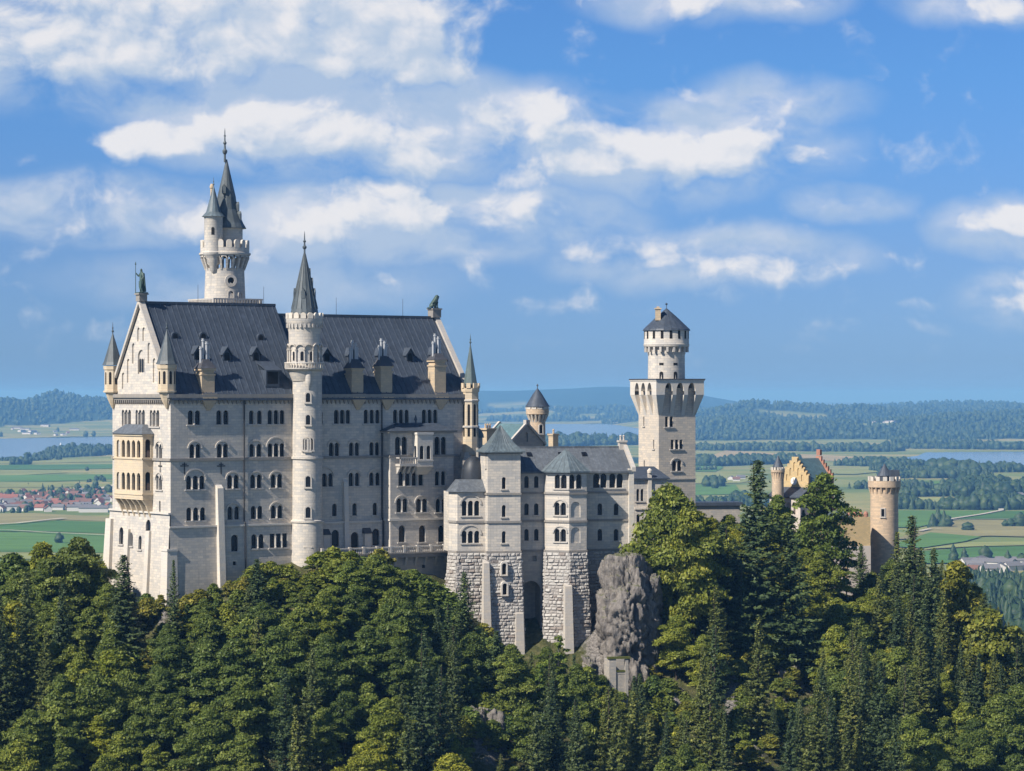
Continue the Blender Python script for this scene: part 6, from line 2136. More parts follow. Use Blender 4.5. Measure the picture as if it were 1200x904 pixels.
def spruce_crown(seed, Hh, Rr, thin=1.0, low=0.06):
    Rr *= 1.22
    rg = np.random.default_rng(seed)
    Cs, Ns, Ts, Ss = [], [], [], []
    z = low * Hh
    side = rg.uniform(0.62, 1.22, 7); gapz = rg.uniform(0.15, 0.9, 3) * Hh; bend = rg.normal(size=2) * 0.012
    while z < Hh * 0.985:
        f = (z - low * Hh) / (Hh * (1 - low))
        rad = Rr * (1 - f) ** 0.82 * min(1, 0.55 + f * 4) + 0.12
        nb = max(5, int((6 + 5 * (1 - f)) * thin))
        a0 = rg.uniform(0, 6.3)
        if np.min(np.abs(gapz - z)) < 0.35: rad *= 0.55
        rad *= rg.uniform(0.78, 1.15)
        for i in range(nb):
            a = a0 + 2 * PI * i / nb + rg.uniform(-.35, .35)
            Lb = rad * rg.uniform(0.62, 1.15) * side[int(a / 0.9) % 7]
            droop = rg.uniform(0.18, 0.55) * (1 - f * 0.8) - 0.15 * f
            k = max(3, int(Lb / 0.19))
            s = np.linspace(0.16, 1.0, k)
            dirv = np.array([math.cos(a), math.sin(a)])
            px_ = dirv[0] * Lb * s; py_ = dirv[1] * Lb * s; pz = z - droop * Lb * s + 0.25 * Lb * s ** 3
            tone = 0.42 + rg.normal() * 0.12
            for q in range(3):
                m = k
                off = rg.normal(size=(m, 3)) * np.array([0.16, 0.16, 0.10]) * (0.6 + 0.14 * Lb)
                p = np.c_[px_ + bend[0] * z, py_ + bend[1] * z, pz] + off
                nn = unit(np.c_[np.full(m, dirv[0] * 0.45), np.full(m, dirv[1] * 0.45), np.full(m, 0.8)] + rg.normal(size=(m, 3)) * 0.42)
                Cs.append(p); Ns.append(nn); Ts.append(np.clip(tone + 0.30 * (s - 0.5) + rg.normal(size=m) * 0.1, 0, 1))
                Ss.append(np.full(m, 0.25) * rg.uniform(0.75, 1.3, m) * (0.8 + 0.25 * (1 - f)))
        z += rg.uniform(0.30, 0.46) * (0.75 + 0.5 * (1 - f)) * Hh / 22 * 1.1
    C = np.concatenate(Cs); N = np.concatenate(Ns); Tt = np.concatenate(Ts); S = np.concatenate(Ss)
    V, F = cards(C, N, S, rg, 0.5)
    return V, F, Tt


def trunk_mesh(seed, Hh, r, mat, L=None, top=0.9):
    rg = random.Random(seed); m_ = MB()
    pts = [(0, 0, -2.5)]; n_ = 5
    for i in range(1, n_ + 1):
        pts.append((rg.uniform(-.03, .03) * Hh * .3, rg.uniform(-.03, .03) * Hh * .3, Hh * top * i / n_))
    for i in range(n_):
        m_.tube(pts[i], pts[i + 1], r * (1 - i / n_ * 0.8), r * (1 - (i + 1) / n_ * 0.8), 7)
    if L is not None:
        for x, y, z, rr in L[::2]:
            zb = max(0.15 * Hh, z - 0.22 * Hh)
            i = min(n_ - 1, max(0, int(zb / (Hh * top) * n_)))
            m_.tube((pts[i][0], pts[i][1], zb), (x, y, z), r * 0.35, r * 0.1, 5)
    me = bpy.data.meshes.new('trunk'); me.from_pydata(m_.v, [], m_.f); me.materials.append(MATS[mat]); me.update()
    return me


PROTO = {}
for i, (hh, rr, lb) in enumerate(((14, 5.0, 70), (16, 5.6, 84), (12, 5.0, 66), (18, 5.6, 88), (13, 4.2, 60), (15, 6.2, 88))):
    V, F, Tt, L = broad_crown(100 + i, hh, rr, lb, 1450, 0.20)
    PROTO['broadleaf_tree', i] = (np_mesh('crown', V, F, ['broad_leaves'], Tt), trunk_mesh(i, hh, 0.30, 'bark', L), hh, rr)
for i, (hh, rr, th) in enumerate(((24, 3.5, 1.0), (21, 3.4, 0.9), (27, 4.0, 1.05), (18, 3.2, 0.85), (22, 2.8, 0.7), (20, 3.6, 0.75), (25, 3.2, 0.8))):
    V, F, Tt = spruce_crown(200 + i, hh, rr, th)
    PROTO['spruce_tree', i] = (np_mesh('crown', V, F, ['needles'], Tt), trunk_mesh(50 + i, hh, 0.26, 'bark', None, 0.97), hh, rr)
for i, (hh, rr, lb) in enumerate(((4.0, 2.6, 10), (3.2, 2.4, 9), (5.0, 2.4, 11))):
    V, F, Tt, L = broad_crown(300 + i, hh, rr, lb, 700, 0.18, low=0.02)
    PROTO['bush', i] = (np_mesh('crown', V, F, ['broad_leaves'], Tt), trunk_mesh(80 + i, hh, 0.1, 'bark', L, 0.6), hh, rr)
# a broad old tree with a clear stem
V, F, Tt, L = broad_crown(400, 19, 5.6, 46, 620, 0.21, low=0.30)
PROTO['tall_tree', 0] = (np_mesh('crown', V, F, ['broad_leaves'], Tt), trunk_mesh(91, 19, 0.42, 'bark', L), 19, 6.0)
V, F, Tt, L = broad_crown(401, 17, 3.3, 24, 420, 0.19, low=0.15)
PROTO['young_tree', 0] = (np_mesh('crown', V, F, ['broad_leaves'], Tt), trunk_mesh(92, 17, 0.18, 'pale_bark', L), 17, 3.3)

LIMIT = [(-80, 660), (0, 655), (30, 640), (58, 648), (66, 640), (90, 628), (112, 640), (120, 668), (135, 682), (150, 678), (176, 704), (205, 702), (225, 702), (250, 690), (263, 688), (285, 682), (300, 682), (330, 684), (350, 682), (374, 672),
         (392, 658), (420, 650), (450, 650), (468, 658), (485, 668), (505, 690), (522, 712), (560, 722), (590, 735), (612, 752), (640, 748), (665, 755), (690, 778), (712, 796), (740, 795), (755, 735), (762, 690), (770, 640), (790, 590), (812, 575), (828, 600), (845, 600),
         (865, 585), (905, 600), (925, 590), (958, 592), (968, 660), (980, 690), (1012, 690), (1022, 665), (1040, 655), (1055, 628), (1085, 640), (1110, 655), (1130, 662), (1150, 684), (1175, 715), (1200, 735), (1290, 790)]
LX = np.array([p[0] for p in LIMIT]); LY = np.array([p[1] for p in LIMIT])
def limit(px): return float(np.interp(px, LX, LY))
# nearer than this depth along each column the slope is free of buildings
FRONT = [(-80, 520), (110, 512), (130, 490), (200, 474), (240, 480), (300, 484), (352, 486), (380, 491), (520, 491), (530, 490), (570, 489), (690, 485), (700, 487), (755, 487), (772, 508), (800, 545), (860, 575), (900, 590), (930, 600), (1000, 604), (1012, 612), (1060, 612), (1100, 640), (1300, 640)]
FX = np.array([p[0] for p in FRONT]); FY = np.array([p[1] for p in FRONT])
TREE_G = 'trees on the castle hill'
tr_rng = random.Random(2024)


def place_words(px, py_base, d):
    spots = [(-999, 105, 'beside the meadow edge'), (105, 185, 'under the west front'), (185, 270, 'below the palace corner'), (270, 330, 'below the palace windows'), (330, 380, 'below the round stair tower'),
             (380, 445, 'below the terrace'), (445, 520, 'below the projecting bay'), (520, 570, 'below the low apse'), (570, 620, 'below the square corner tower'), (620, 690, 'below the tall arch'),
             (690, 770, 'below the grey cliff'), (770, 840, 'below the square keep'), (840, 905, 'near the dark courtyard roof'), (905, 1000, 'below the gatehouse'), (1000, 1065, 'below the round gate tower'),
             (1065, 1130, 'beyond the round gate tower'), (1130, 9999, 'on the falling ridge end')]
    return next(w for a, b, w in spots if a <= px < b)


SEEN = []

def add_tree(kind, i, px, d, h, label=None, tint=None, z=None, rz=None, wide=1.0, lean=0.0, wabs=None):
    crown, trunk, hh, rr = PROTO[kind, i]
    p_ = P(px, 600, d)
    if z is None:
        z = ground_z(p_.x, p_.y)
    s = h / hh; ws = wide * s if wabs is None else wabs
    r_ = thing(kind, label or '', {'bush': 'bush'}.get(kind, 'tree'), (p_.x, p_.y, z), tr_rng.uniform(0, 6.28) if rz is None else rz, TREE_G)
    r_.scale = (ws, ws, s)
    r_.rotation_euler.x = lean
    SEEN.append((px, rr * ws / d * FPX, EYE - (z + h * 0.9 - H) / d * FPX, d))
    c = bpy.data.objects.new('crown', crown); COL.objects.link(c); c.parent = r_
    t = bpy.data.objects.new('trunk', trunk); COL.objects.link(t); t.parent = r_
    if tint:
        c.color = (*tint, 1)
    return r_, z


def top_py(z, h, d): return EYE - (z + h - H) / d * FPX
def base_z_for(py, h, d): return H - (py - EYE) / FPX * d - h

placed = []
# low bushes by the foot of the stair tower
for px, d, h in ((318, 485, 3.0), (330, 484, 2.6), (341, 482, 3.4), (352, 481, 2.4), (364, 482, 3.2), (376, 486, 3.6), (388, 487, 4.2), (308, 484, 3.2), (297, 482, 3.6), (336, 478, 3.5), (358, 477, 3.2), (322, 478, 3.4)):
    add_tree('bush', int(px) % 3, px, d, h, 'low olive bush at the foot of the round stair tower', (1.3, 1.2, 0.85), wide=1.5)
for px, dd_, h in ((482, 2.5, 5.0), (488, 2, 5.5), (495, 2.5, 5.8), (502, 2, 6.0), (509, 2.5, 6.2), (516, 2, 6.0), (523, 2.5, 5.6), (530, 5, 5.2), (536, 4, 4.4), (545, 9, 5.0), (553, 4, 4.2), (562, 8, 5.0), (571, 4, 4.4), (581, 8, 5.2), (591, 4, 4.6), (602, 7, 5.2), (612, 4, 4.6), (622, 3, 4.2), (636, 5, 5.0), (648, 4, 5.2), (672, 5, 4.8), (684, 4, 5.0)):
    p_ = P(px, 600, float(np.interp(px, FX, FY)) - dd_)
    add_tree('bush', int(px) % 3, px, p_.y, h, 'thick green bush close under the rough stone bases', (0.95, 1.02, 0.9), wide=1.35); placed.append((p_.x, p_.y, 2.0))
for px, d, h in ((703, 470, 4.5), (714, 468, 4.0), (726, 469, 4.6), (738, 471, 4.8), (748, 474, 5.2), (756, 478, 5.0), (694, 474, 5.0)):
    add_tree('bush', int(px) % 3, px, d, h, 'leafy bush before the ruined masonry room', (1.1, 1.1, 0.85), wide=1.3)
for k_ in range(46):
    px = tr_rng.uniform(765, 945); d = tr_rng.uniform(452, 508); p_ = P(px, 600, d); zg = ground_z(p_.x, p_.y); pyb = EYE - (zg - H) / d * FPX
    if 775 < pyb < 915:
        add_tree('bush', k_ % 3, px, d, tr_rng.uniform(2.0, 4.4), 'dry olive scrub among the pale rocks of the open slope', tr_rng.choice([(1.5, 1.2, 0.85), (1.25, 1.15, 0.8), (1.0, 1.0, 0.85)]), wide=tr_rng.uniform(1.1, 1.6)); placed.append((p_.x, p_.y, 1.6))
# trees that stand out, each with its own description: kind, proto, px, py of the top, depth, height, tint, width, label
HERO = [
    ('spruce_tree', 0, 150, 648, 466, 22, (0.95, 1, 1), 1.35, 'tall dark spruce pointing up before the west front buttresses'),
    ('spruce_tree', 4, 204, 655, 470, 15, (0.9, 1, .95), 0.8, 'slim young spruce standing against the bright palace corner'),
    ('spruce_tree', 1, 303, 654, 474, 20, (0.85, 0.95, 1), 1.2, 'dark spruce standing up against the palace wall by the drainpipe'),
    ('spruce_tree', 3, 292, 690, 470, 16, (1.1, 1.05, .9), 1.1, 'olive green spruce leaning close beside the dark palace spruce'),
    ('broadleaf_tree', 0, 90, 628, 482, 15, (0.95, 0.95, 0.95), 1.15, 'round crowned dark tree against the green meadow beside the palace'),
    ('broadleaf_tree', 4, 48, 634, 488, 14, (1.55, 1.35, 0.75), 1.1, 'yellowing tree with ragged crown against the meadow'),
    ('broadleaf_tree', 2, 14, 648, 486, 14, (0.9, 1, 0.9), 1.1, 'dark leafy tree at the frame edge before the meadow'),
    ('broadleaf_tree', 1, 440, 649, 478, 14, (1.05, 1.05, 0.9), 1.15, 'full green tree filling the mound below the terrace balustrade'),
    ('broadleaf_tree', 3, 408, 655, 476, 15, (1.0, 1.05, 0.9), 0.95, 'tall green tree by the stair tower foot under the balustrade'),
    ('spruce_tree', 0, 545, 668, 478, 24, (0.85, 0.95, 0.95), 0.95, 'dark spruce rising before the rough base of the apse'),
    ('spruce_tree', 1, 524, 706, 474, 20, (0.8, 0.95, 0.9), 0.95, 'dark spruce shoulder to shoulder below the apse spruce'),
    ('spruce_tree', 3, 583, 738, 470, 18, (0.9, 1.0, 0.9), 1.0, 'spruce before the smooth buttress of the square corner tower'),
    ('young_tree', 0, 655, 742, 472, 18, (1.15, 1.2, 0.95), 1.05, 'thin pale stemmed tree with open leaves before the rough pointed bay'),
    ('young_tree', 0, 632, 776, 468, 15, (1.0, 1.15, 0.9), 0.95, 'slender leafy tree in the shade under the tall arch'),
    ('broadleaf_tree', 3, 640, 756, 474, 13, (1.1, 1.1, 0.88), 0.9, 'leafy tree growing up before the dark tall arch'),
    ('broadleaf_tree', 4, 690, 780, 474, 11, (1.25, 1.2, 0.85), 0.95, 'light leafy tree at the foot of the rough pointed bay'),
    ('broadleaf_tree', 0, 604, 764, 476, 11, (0.95, 1.02, 0.88), 0.9, 'green tree at the foot of the square corner tower buttress'),
    ('broadleaf_tree', 3, 909, 578, 566, 17, (1.0, 1.05, 0.88), 0.9, 'leafy tree hiding the lower part of the slender gate tower'),
    ('spruce_tree', 5, 1008, 636, 578, 18, (0.95, 1.0, 0.9), 1.0, 'dark spruce before the lower gate wall beside the round gate tower'),
    ('broadleaf_tree', 5, 790, 566, 503, 17, (1.15, 1.1, 0.85), 1.05, 'bright leafy tree standing before the foot of the square keep'),
    ('broadleaf_tree', 1, 812, 592, 499, 17, (1.35, 1.2, 0.8), 1.0, 'yellow green tree just below the square keep'),
    ('spruce_tree', 2, 885, 536, 508, 32, (0.85, 0.95, 0.95), 1.4, 'tallest dark spruce standing before the gatehouse turret'),
    ('spruce_tree', 0, 852, 612, 504, 24, (0.8, 0.92, 0.9), 1.35, 'broad dark spruce beside the tallest spruce'),
    ('spruce_tree', 5, 928, 604, 506, 24, (0.85, 0.95, 0.9), 1.3, 'dark spruce covering the porch of the yellow gatehouse'),
    ('young_tree', 0, 992, 628, 590, 18, (0.9, 1.0, 0.85), 0.9, 'thin tree with pale stem before the white lower gate wall'),
    ('tall_tree', 0, 967, 551, 556, 22, (1.05, 1.1, 0.85), 1.12, 'tall tree with clear dark stem and spreading crown before the gatehouse roof'),
    ('spruce_tree', 2, 1071, 602, 540, 25, (0.9, 0.97, 0.9), 1.3, 'tall spruce standing beside the round sandstone gate tower'),
    ('spruce_tree', 1, 1093, 640, 528, 22, (0.85, 0.92, 0.9), 1.05, 'dark spruce on the ridge below the tall tower spruce'),
    ('spruce_tree', 4, 1052, 622, 552, 22, (1.25, 1.15, 0.8), 1.0, 'light green larch like conifer touching the round gate tower'),
    ('broadleaf_tree', 4, 1120, 655, 536, 15, (1.5, 1.2, 0.75), 1.15, 'ochre tinged tree on the ridge against the meadow'),
    ('broadleaf_tree', 2, 1158, 712, 520, 14, (1.35, 1.15, 0.75), 1.2, 'olive tree on the falling ridge before the dark plain wood'),
    ('broadleaf_tree', 0, 375, 772, 452, 13, (1.5, 1.3, 0.75), 1.1, 'lighter yellow green tree in the middle of the forest slope'),
    ('broadleaf_tree', 2, 130, 760, 452, 13, (1.35, 1.25, 0.75), 1.2, 'golden green tree amid the dark trees under the west front'),
    ('broadleaf_tree', 4, 115, 838, 440, 12, (1.7, 1.45, 0.65), 1.0, 'small bright yellow tree low on the slope'),
    ('broadleaf_tree', 3, 530, 858, 446, 12, (1.35, 1.35, 0.8), 0.95, 'fresh green tree beside the pinkish rock face'),
]
for kind, i, px, pyt, d, h, tint, wide, lab in HERO:
    p_ = P(px, 600, d); zg = ground_z(p_.x, p_.y)
    zt_ = H - (pyt - EYE) / FPX * d
    hh_ = zt_ - zg
    if hh_ < h * 0.75:
        zb = zt_ - h * 0.75; hh_ = h * 0.75
        zb = min(zg, zb)
    elif hh_ > h * 1.25:
        # stand on the hill, stretched only moderately
        zb = zg
    else:
        zb = zg
    hh_ = zt_ - zb
    add_tree(kind, i, px, d, hh_, lab, tint, zb, wabs=wide * (0.6 * h + 0.4 * hh_) / PROTO[kind, i][2] * (1.12 if kind == 'spruce_tree' else 1.0))
    placed.append((p_.x, p_.y, 4.0))

cands = []
for row in range(0, 60):
    d = 420 + row * 4.8
    if d > 640: break
    step = 6.4
    n_ = int(1420 / FPX * d / step)
    for c_ in range(n_):
        px = -110 + (c_ + 0.5 + (row % 2) * 0.5 + tr_rng.uniform(-.32, .32)) * step / d * FPX
        dd = d + tr_rng.uniform(-1.6, 1.6)
        cands.append((px, dd))
cands.sort(key=lambda c: -c[1])
n_tree = 0
COUNT = {}; KC = {}
for px, d in cands:
    if d > float(np.interp(px, FX, FY)) - 1.0:
        continue
    p_ = P(px, 600, d)
    zg = ground_z(p_.x, p_.y)
    pyb = EYE - (zg - H) / d * FPX
    if pyb > 985 or pyb < 600:
        continue
    if any((px - bx_) ** 2 / (rx * rx) + (pyb - 4 - by_) ** 2 / (ry * ry) < 1.15 for bx_, by_, rx, ry in BARE):
        continue
    if any((p_.x - x) ** 2 + (p_.y - y) ** 2 < (r * 0.70) ** 2 for x, y, r in placed):
        continue
    n1 = float(fbm(np.array([p_.x / 26]), np.array([p_.y / 26]), 77, 3)[0])
    conif = n1 + tr_rng.uniform(-.12, .12)
    if px > 820: conif += 0.05
    if px < 600 and pyb > 760: conif -= 0.045
    kind = 'spruce_tree' if conif > 0.505 else 'broadleaf_tree'
    i = tr_rng.randrange(7 if kind == 'spruce_tree' else 6)
    h = PROTO[kind, i][2] * tr_rng.uniform(0.72, 1.06) * (0.92 if kind == 'spruce_tree' else 0.90)
    lim = limit(px) + tr_rng.uniform(0, 15)
    rr = PROTO[kind, i][3]
    # keep the crown's shoulders below the skyline of the forest too
    hmax = zmax = None
    zcap = H - (lim - EYE) / FPX * d
    hmax = zcap - zg
    # bare faces must stay in sight: lower the trees that stand before them
    for bx_, by_, rx, ry in BARE:
        if abs(px - bx_) < rx + rr / d * FPX * 0.6 and pyb > by_:
            hmax = min(hmax, (H - (by_ + ry * 0.75 - EYE) / FPX * d) - zg)
    if hmax < h:
        if hmax > 7.5:
            h = hmax
        elif hmax > 1.6:
            kind = 'bush'; i = tr_rng.randrange(3); h = min(hmax, 4.6)
        else:
            continue
    if EYE - (zg + h - H) / d * FPX > 915:
        continue
    q = tr_rng.random()
    if kind == 'spruce_tree':
        tn = tr_rng.choice([((0.72, 0.82, 0.84), 'dark'), ((1.0, 1.0, 0.9), 'deep green'), ((1.4, 1.25, 0.85), 'olive')])
    else:
        n2 = float(fbm(np.array([p_.x / 18]), np.array([p_.y / 18]), 31, 2)[0])
        q2 = n2 + q * 0.30
        tn = ((1.75, 1.45, 0.75), 'yellow tinged') if q2 > 0.86 else ((1.42, 1.30, 0.85), 'light green') if q2 > 0.70 else ((1.05, 1.06, 0.90), 'mid green') if q2 > 0.47 else ((0.72, 0.80, 0.76), 'dark green')
    size = 'tall' if h > 17 else 'middling' if h > 11 else 'small'
    kw = {'spruce_tree': 'spruce', 'broadleaf_tree': 'leafy tree', 'bush': 'bush'}[kind]
    lv = 'high on the slope' if pyb < 760 else 'halfway down the slope' if pyb < 860 else 'low on the slope'
    lab = f'{tn[1]} {size} {kw} {lv} {place_words(px, pyb, d)}' if kind != 'bush' else f'{tn[1]} bush {lv} {place_words(px, pyb, d)}'
    COUNT[lab] = COUNT.get(lab, 0) + 1; KC[kind] = KC.get(kind, 0) + 1
    add_tree(kind, i, px, d, h, lab, tn[0], zg - 0.3, wide=tr_rng.uniform(0.9, 1.12))
    placed.append((p_.x, p_.y, rr))
    n_tree += 1
def hidden_by(px, pyt, d):
    return any(d2 < d and abs(px - px2) < hw * 0.6 and top < pyt - 6 for px2, hw, top, d2 in SEEN)
# undergrowth along the foot of the walls and on the steps of the slope
for _ in range(14000):
    px = tr_rng.uniform(-60, 1180)
    d = float(np.interp(px, FX, FY)) - tr_rng.uniform(1.0, 60) * tr_rng.random()
    p_ = P(px, 600, d); zg = ground_z(p_.x, p_.y)
    pyb = EYE - (zg - H) / d * FPX
    if pyb > 880: continue
    if any((p_.x - x) ** 2 + (p_.y - y) ** 2 < (r * 0.62) ** 2 for x, y, r in placed): continue
    if any((px - bx_) ** 2 / (rx * rx) + (pyb - by_) ** 2 / (ry * ry) < 0.8 for bx_, by_, rx, ry in BARE) and (tr_rng.random() > 0.75 or abs(px - 733) < 32): continue
    if hidden_by(px, EYE - (zg + 3.0 - H) / d * FPX, d): continue
    hmax = (H - (limit(px) - 7 - EYE) / FPX * d) - zg
    h = min(hmax, tr_rng.uniform(2.2, 5.2))
    if h < 1.1: continue
    tn = tr_rng.choice([((1.5, 1.15, 0.85), 'brownish'), ((1.25, 1.15, 0.8), 'olive green'), ((0.95, 1.0, 0.9), 'mid green'), ((1.4, 1.25, 0.8), 'yellow green'), ((0.75, 0.88, 0.85), 'dark green')])
    lv = 'at the wall foot' if d > float(np.interp(px, FX, FY)) - 8 else 'on the upper slope'
    add_tree('bush', tr_rng.randrange(3), px, d, h, f'{tn[1]} bush {lv} {place_words(px, pyb, d)}', tn[0], zg - 0.2, wide=tr_rng.uniform(0.9, 1.4))
    placed.append((p_.x, p_.y, 2.6)); n_tree += 1
    KC['bush'] = KC.get('bush', 0) + 1
    if KC['bush'] > 212: break
import sys
print('trees', n_tree, KC, 'labels', len(COUNT), file=sys.stderr)
# ------------------------------------------------------------------ the plain, lakes and hills
def flat_d(py): return H * FPX / (py - EYE)

def flat(px, py, z=0.0):
    d = (H - z) * FPX / (py - EYE); p_ = P(px, py, d); return (p_.x, p_.y, z)

FARX = np.array([-700, -100, 140, 300, 550, 700, 800, 900, 1040, 1200, 1900])
FARD = np.array([11.8, 11.8, 12.0, 15.0, 18.0, 17.6, 11.0, 9.6, 9.2, 9.3, 9.5]) * 1000
BUMPS = [  # px, d km, height, width px, depth km
    (-10, 15.0, 165, 60, 1.7), (62, 16.5, 115, 30, 1.2), (100, 16, 80, 60, 1.5), (-120, 16, 180, 80, 2.0),
    (710, 27, 205, 90, 2.5), (600, 28, 170, 120, 2.5), (480, 29, 180, 140, 3), (800, 27, 165, 90, 2.5),
    (880, 15.5, 118, 55, 1.1), (940, 16.5, 95, 70, 1.2), (1020, 15.5, 108, 60, 1.0), (1075, 17.5, 85, 40, 1.2), (1180, 18, 120, 70, 1.5), (1120, 21, 95, 120, 2), (850, 13, 62, 70, 0.9), (980, 12.2, 42, 90, 0.8), (1130, 13, 72, 80, 0.9), (1240, 14, 90, 70, 1.2),
    (660, 20.5, 80, 120, 1.2), (200, 16, 140, 120, 2),
]


def land_h(x, y):
    px = 600 + FPX * x / y
    d0 = np.interp(px, FARX, FARD)
    k = np.clip((y - d0) / 4200, 0, 1); k = k * k * (3 - 2 * k)
    z = k * (18 + 75 * (fbm(x / 2600, y / 2600, 41, 4) - 0.28))
    for bpx, bd, bh, bw, bdk in BUMPS:
        z = z + bh * 0.62 * np.exp(-((px - bpx) / bw) ** 2 - ((y / 1000 - bd) / bdk) ** 2) * np.clip(k * 1.6, 0, 1)
    fade = np.clip((60000 - y) / 30000, 0, 1)
    return np.maximum(z, 0) * fade


def wood_mask(x, y):
    """1 where woods grow on the far land"""
    px = 600 + FPX * x / y
    d0 = np.interp(px, FARX, FARD)
    m = fbm(x / 520, y / 1250, 61, 4)
    hz = np.clip(land_h(x, y) / 110, 0, 1)
    near = np.clip((y - 5200) / 2500, 0, 1)
    thr = 0.60 - 0.34 * hz - 0.09 * (px < 320) - 0.10 * np.clip((y - d0) / 1500, 0, 1) * (px > 780) + (1 - near) * 0.4
    return np.clip((m - thr) / 0.025, 0, 1)

ss = np.linspace(-0.34, 0.34, 1150)
dd = np.concatenate([np.linspace(520, 2600, 40), np.geomspace(2650, 24000, 420), np.geomspace(24500, 62000, 36)])
S_, D_ = np.meshgrid(ss, dd)
XX = S_ * D_; YY = D_
ZZ = land_h(XX, YY)
WM_ = wood_mask(XX, YY) * (YY > 5200)
nx, ny = len(ss), len(dd)
idx = np.arange(nx * ny).reshape(ny, nx)
Fq = np.c_[idx[:-1, :-1].ravel(), idx[:-1, 1:].ravel(), idx[1:, 1:].ravel(), idx[1:, :-1].ravel()]


def plain_mat():
    m, t, b = new_mat('meadow_land')
    geo = t.n('ShaderNodeNewGeometry'); pos = geo.outputs['Position']
    at = t.n('ShaderNodeAttribute', attribute_name='tint')
    w = t.n('ShaderNodeTexNoise'); t.set(w.inputs['Vector'], pos); w.inputs['Scale'].default_value = 0.0011; w.inputs['Detail'].default_value = 3
    q = t.vmath('ADD', pos, t.vmath('SCALE', t.vmath('SUBTRACT', w.outputs['Color'], (0.5, 0.5, 0.5)), 420.0))
    x, y, z = t.xyz(q)
    rot = t.comb(t.math('ADD', x, t.math('MULTIPLY', y, 0.22)), t.math('ADD', y, t.math('MULTIPLY', x, -0.16)), 0.0)
    def bricks(wd_, rh, off, sc):
        br = t.n('ShaderNodeTexBrick'); br.offset = off; t.set(br.inputs['Vector'], rot)
        br.inputs['Scale'].default_value = 1.0; br.inputs['Brick Width'].default_value = wd_; br.inputs['Row Height'].default_value = rh
        br.inputs['Mortar Size'].default_value = 0.0; br.inputs['Color1'].default_value = (0, 0, 0, 1); br.inputs['Color2'].default_value = (1, 1, 1, 1)
        return br.outputs[0]
    f = t.math('ADD', t.math('MULTIPLY', bricks(430, 165, 0.37, 1), 0.6), t.math('MULTIPLY', bricks(900, 390, 0.6, 1), 0.4))
    c = t.ramp(f, [(0.0, (0.095, 0.134, 0.041)), (0.25, (0.149, 0.192, 0.055)), (0.45, (0.203, 0.228, 0.070)), (0.62, (0.257, 0.256, 0.086)), (0.78, (0.311, 0.269, 0.108)), (0.9, (0.135, 0.179, 0.055)), (1.0, (0.365, 0.301, 0.144))])
    n = t.noise(pos, 0.006, 5, 0.6)
    c = t.mix(t.math('MULTIPLY', t.smooth(n, 0.4, 0.7), 0.4), c, (0.10, 0.145, 0.05))
    wood = t.ramp(t.noise(pos, 0.012, 4, 0.6), [(0.3, (0.016, 0.034, 0.016)), (0.7, (0.040, 0.066, 0.026))])
    c = t.mix(at.outputs['Fac'], c, wood)
    t.set(b.inputs['Base Color'], c)
    b.inputs['Roughness'].default_value = 0.95; b.inputs['Specular IOR Level'].default_value = 0.08
plain_mat()
land = link(np_mesh('ground', np.c_[XX.ravel(), YY.ravel(), ZZ.ravel()], Fq, ['meadow_land'], WM_.ravel(), smooth=True, domain='POINT'), 'ground')
land['kind'] = 'structure'


def water_mat():
    m, t, b = new_mat('lake_water')
    geo = t.n('ShaderNodeNewGeometry'); pos = geo.outputs['Position']
    b.inputs['Base Color'].default_value = (0.14, 0.19, 0.22, 1)
    b.inputs['Roughness'].default_value = 0.16
    b.inputs['Specular IOR Level'].default_value = 0.5
    t.set(b.inputs['Normal'], t.bump(t.noise(t.vmath('MULTIPLY', pos, (0.02, 0.006, 1)), 1.0, 4, 0.6), 0.12, 3.0))
water_mat()


def sheet(name, pts, mat, z, kind='structure', zfun=None):
    me = bpy.data.meshes.new(name)
    me.from_pydata([flat(px, py, z) for px, py in pts], [], [tuple(range(len(pts)))])
    me.materials.append(MATS[mat]); me.update()
    o = link(me, name); o['kind'] = kind
    return o


def wavy(pts, amp, seed, n=14):
    rg = random.Random(seed); out = []
    for (x0, y0), (x1, y1) in zip(pts, pts[1:]):
        for i in range(n):
            f = i / n; out.append((x0 + (x1 - x0) * f, y0 + (y1 - y0) * f + rg.uniform(-amp, amp)))
    out.append(pts[-1]); return out
near_ = wavy([(-160, 540), (-20, 537.5), (60, 533.5), (135, 524), (300, 524), (550, 523.5), (700, 521), (770, 518)], 0.7, 1)
far_ = wavy([(770, 498.0), (700, 497.0), (600, 497.3), (540, 498), (400, 503), (140, 512), (70, 513.2), (0, 514.2), (-160, 515)], 0.22, 2)
sheet('lake', near_ + far_, 'lake_water', 0.5)
near_ = wavy([(1036, 541), (1060, 545.5), (1100, 549), (1150, 549.3), (1215, 548), (1330, 547)], 0.5, 3)
far_ = wavy([(1330, 529), (1200, 529.3), (1130, 530), (1085, 530.3), (1075, 534.5), (1050, 537.5)], 0.25, 4)
sheet('lake', near_ + far_, 'lake_water', 0.5)

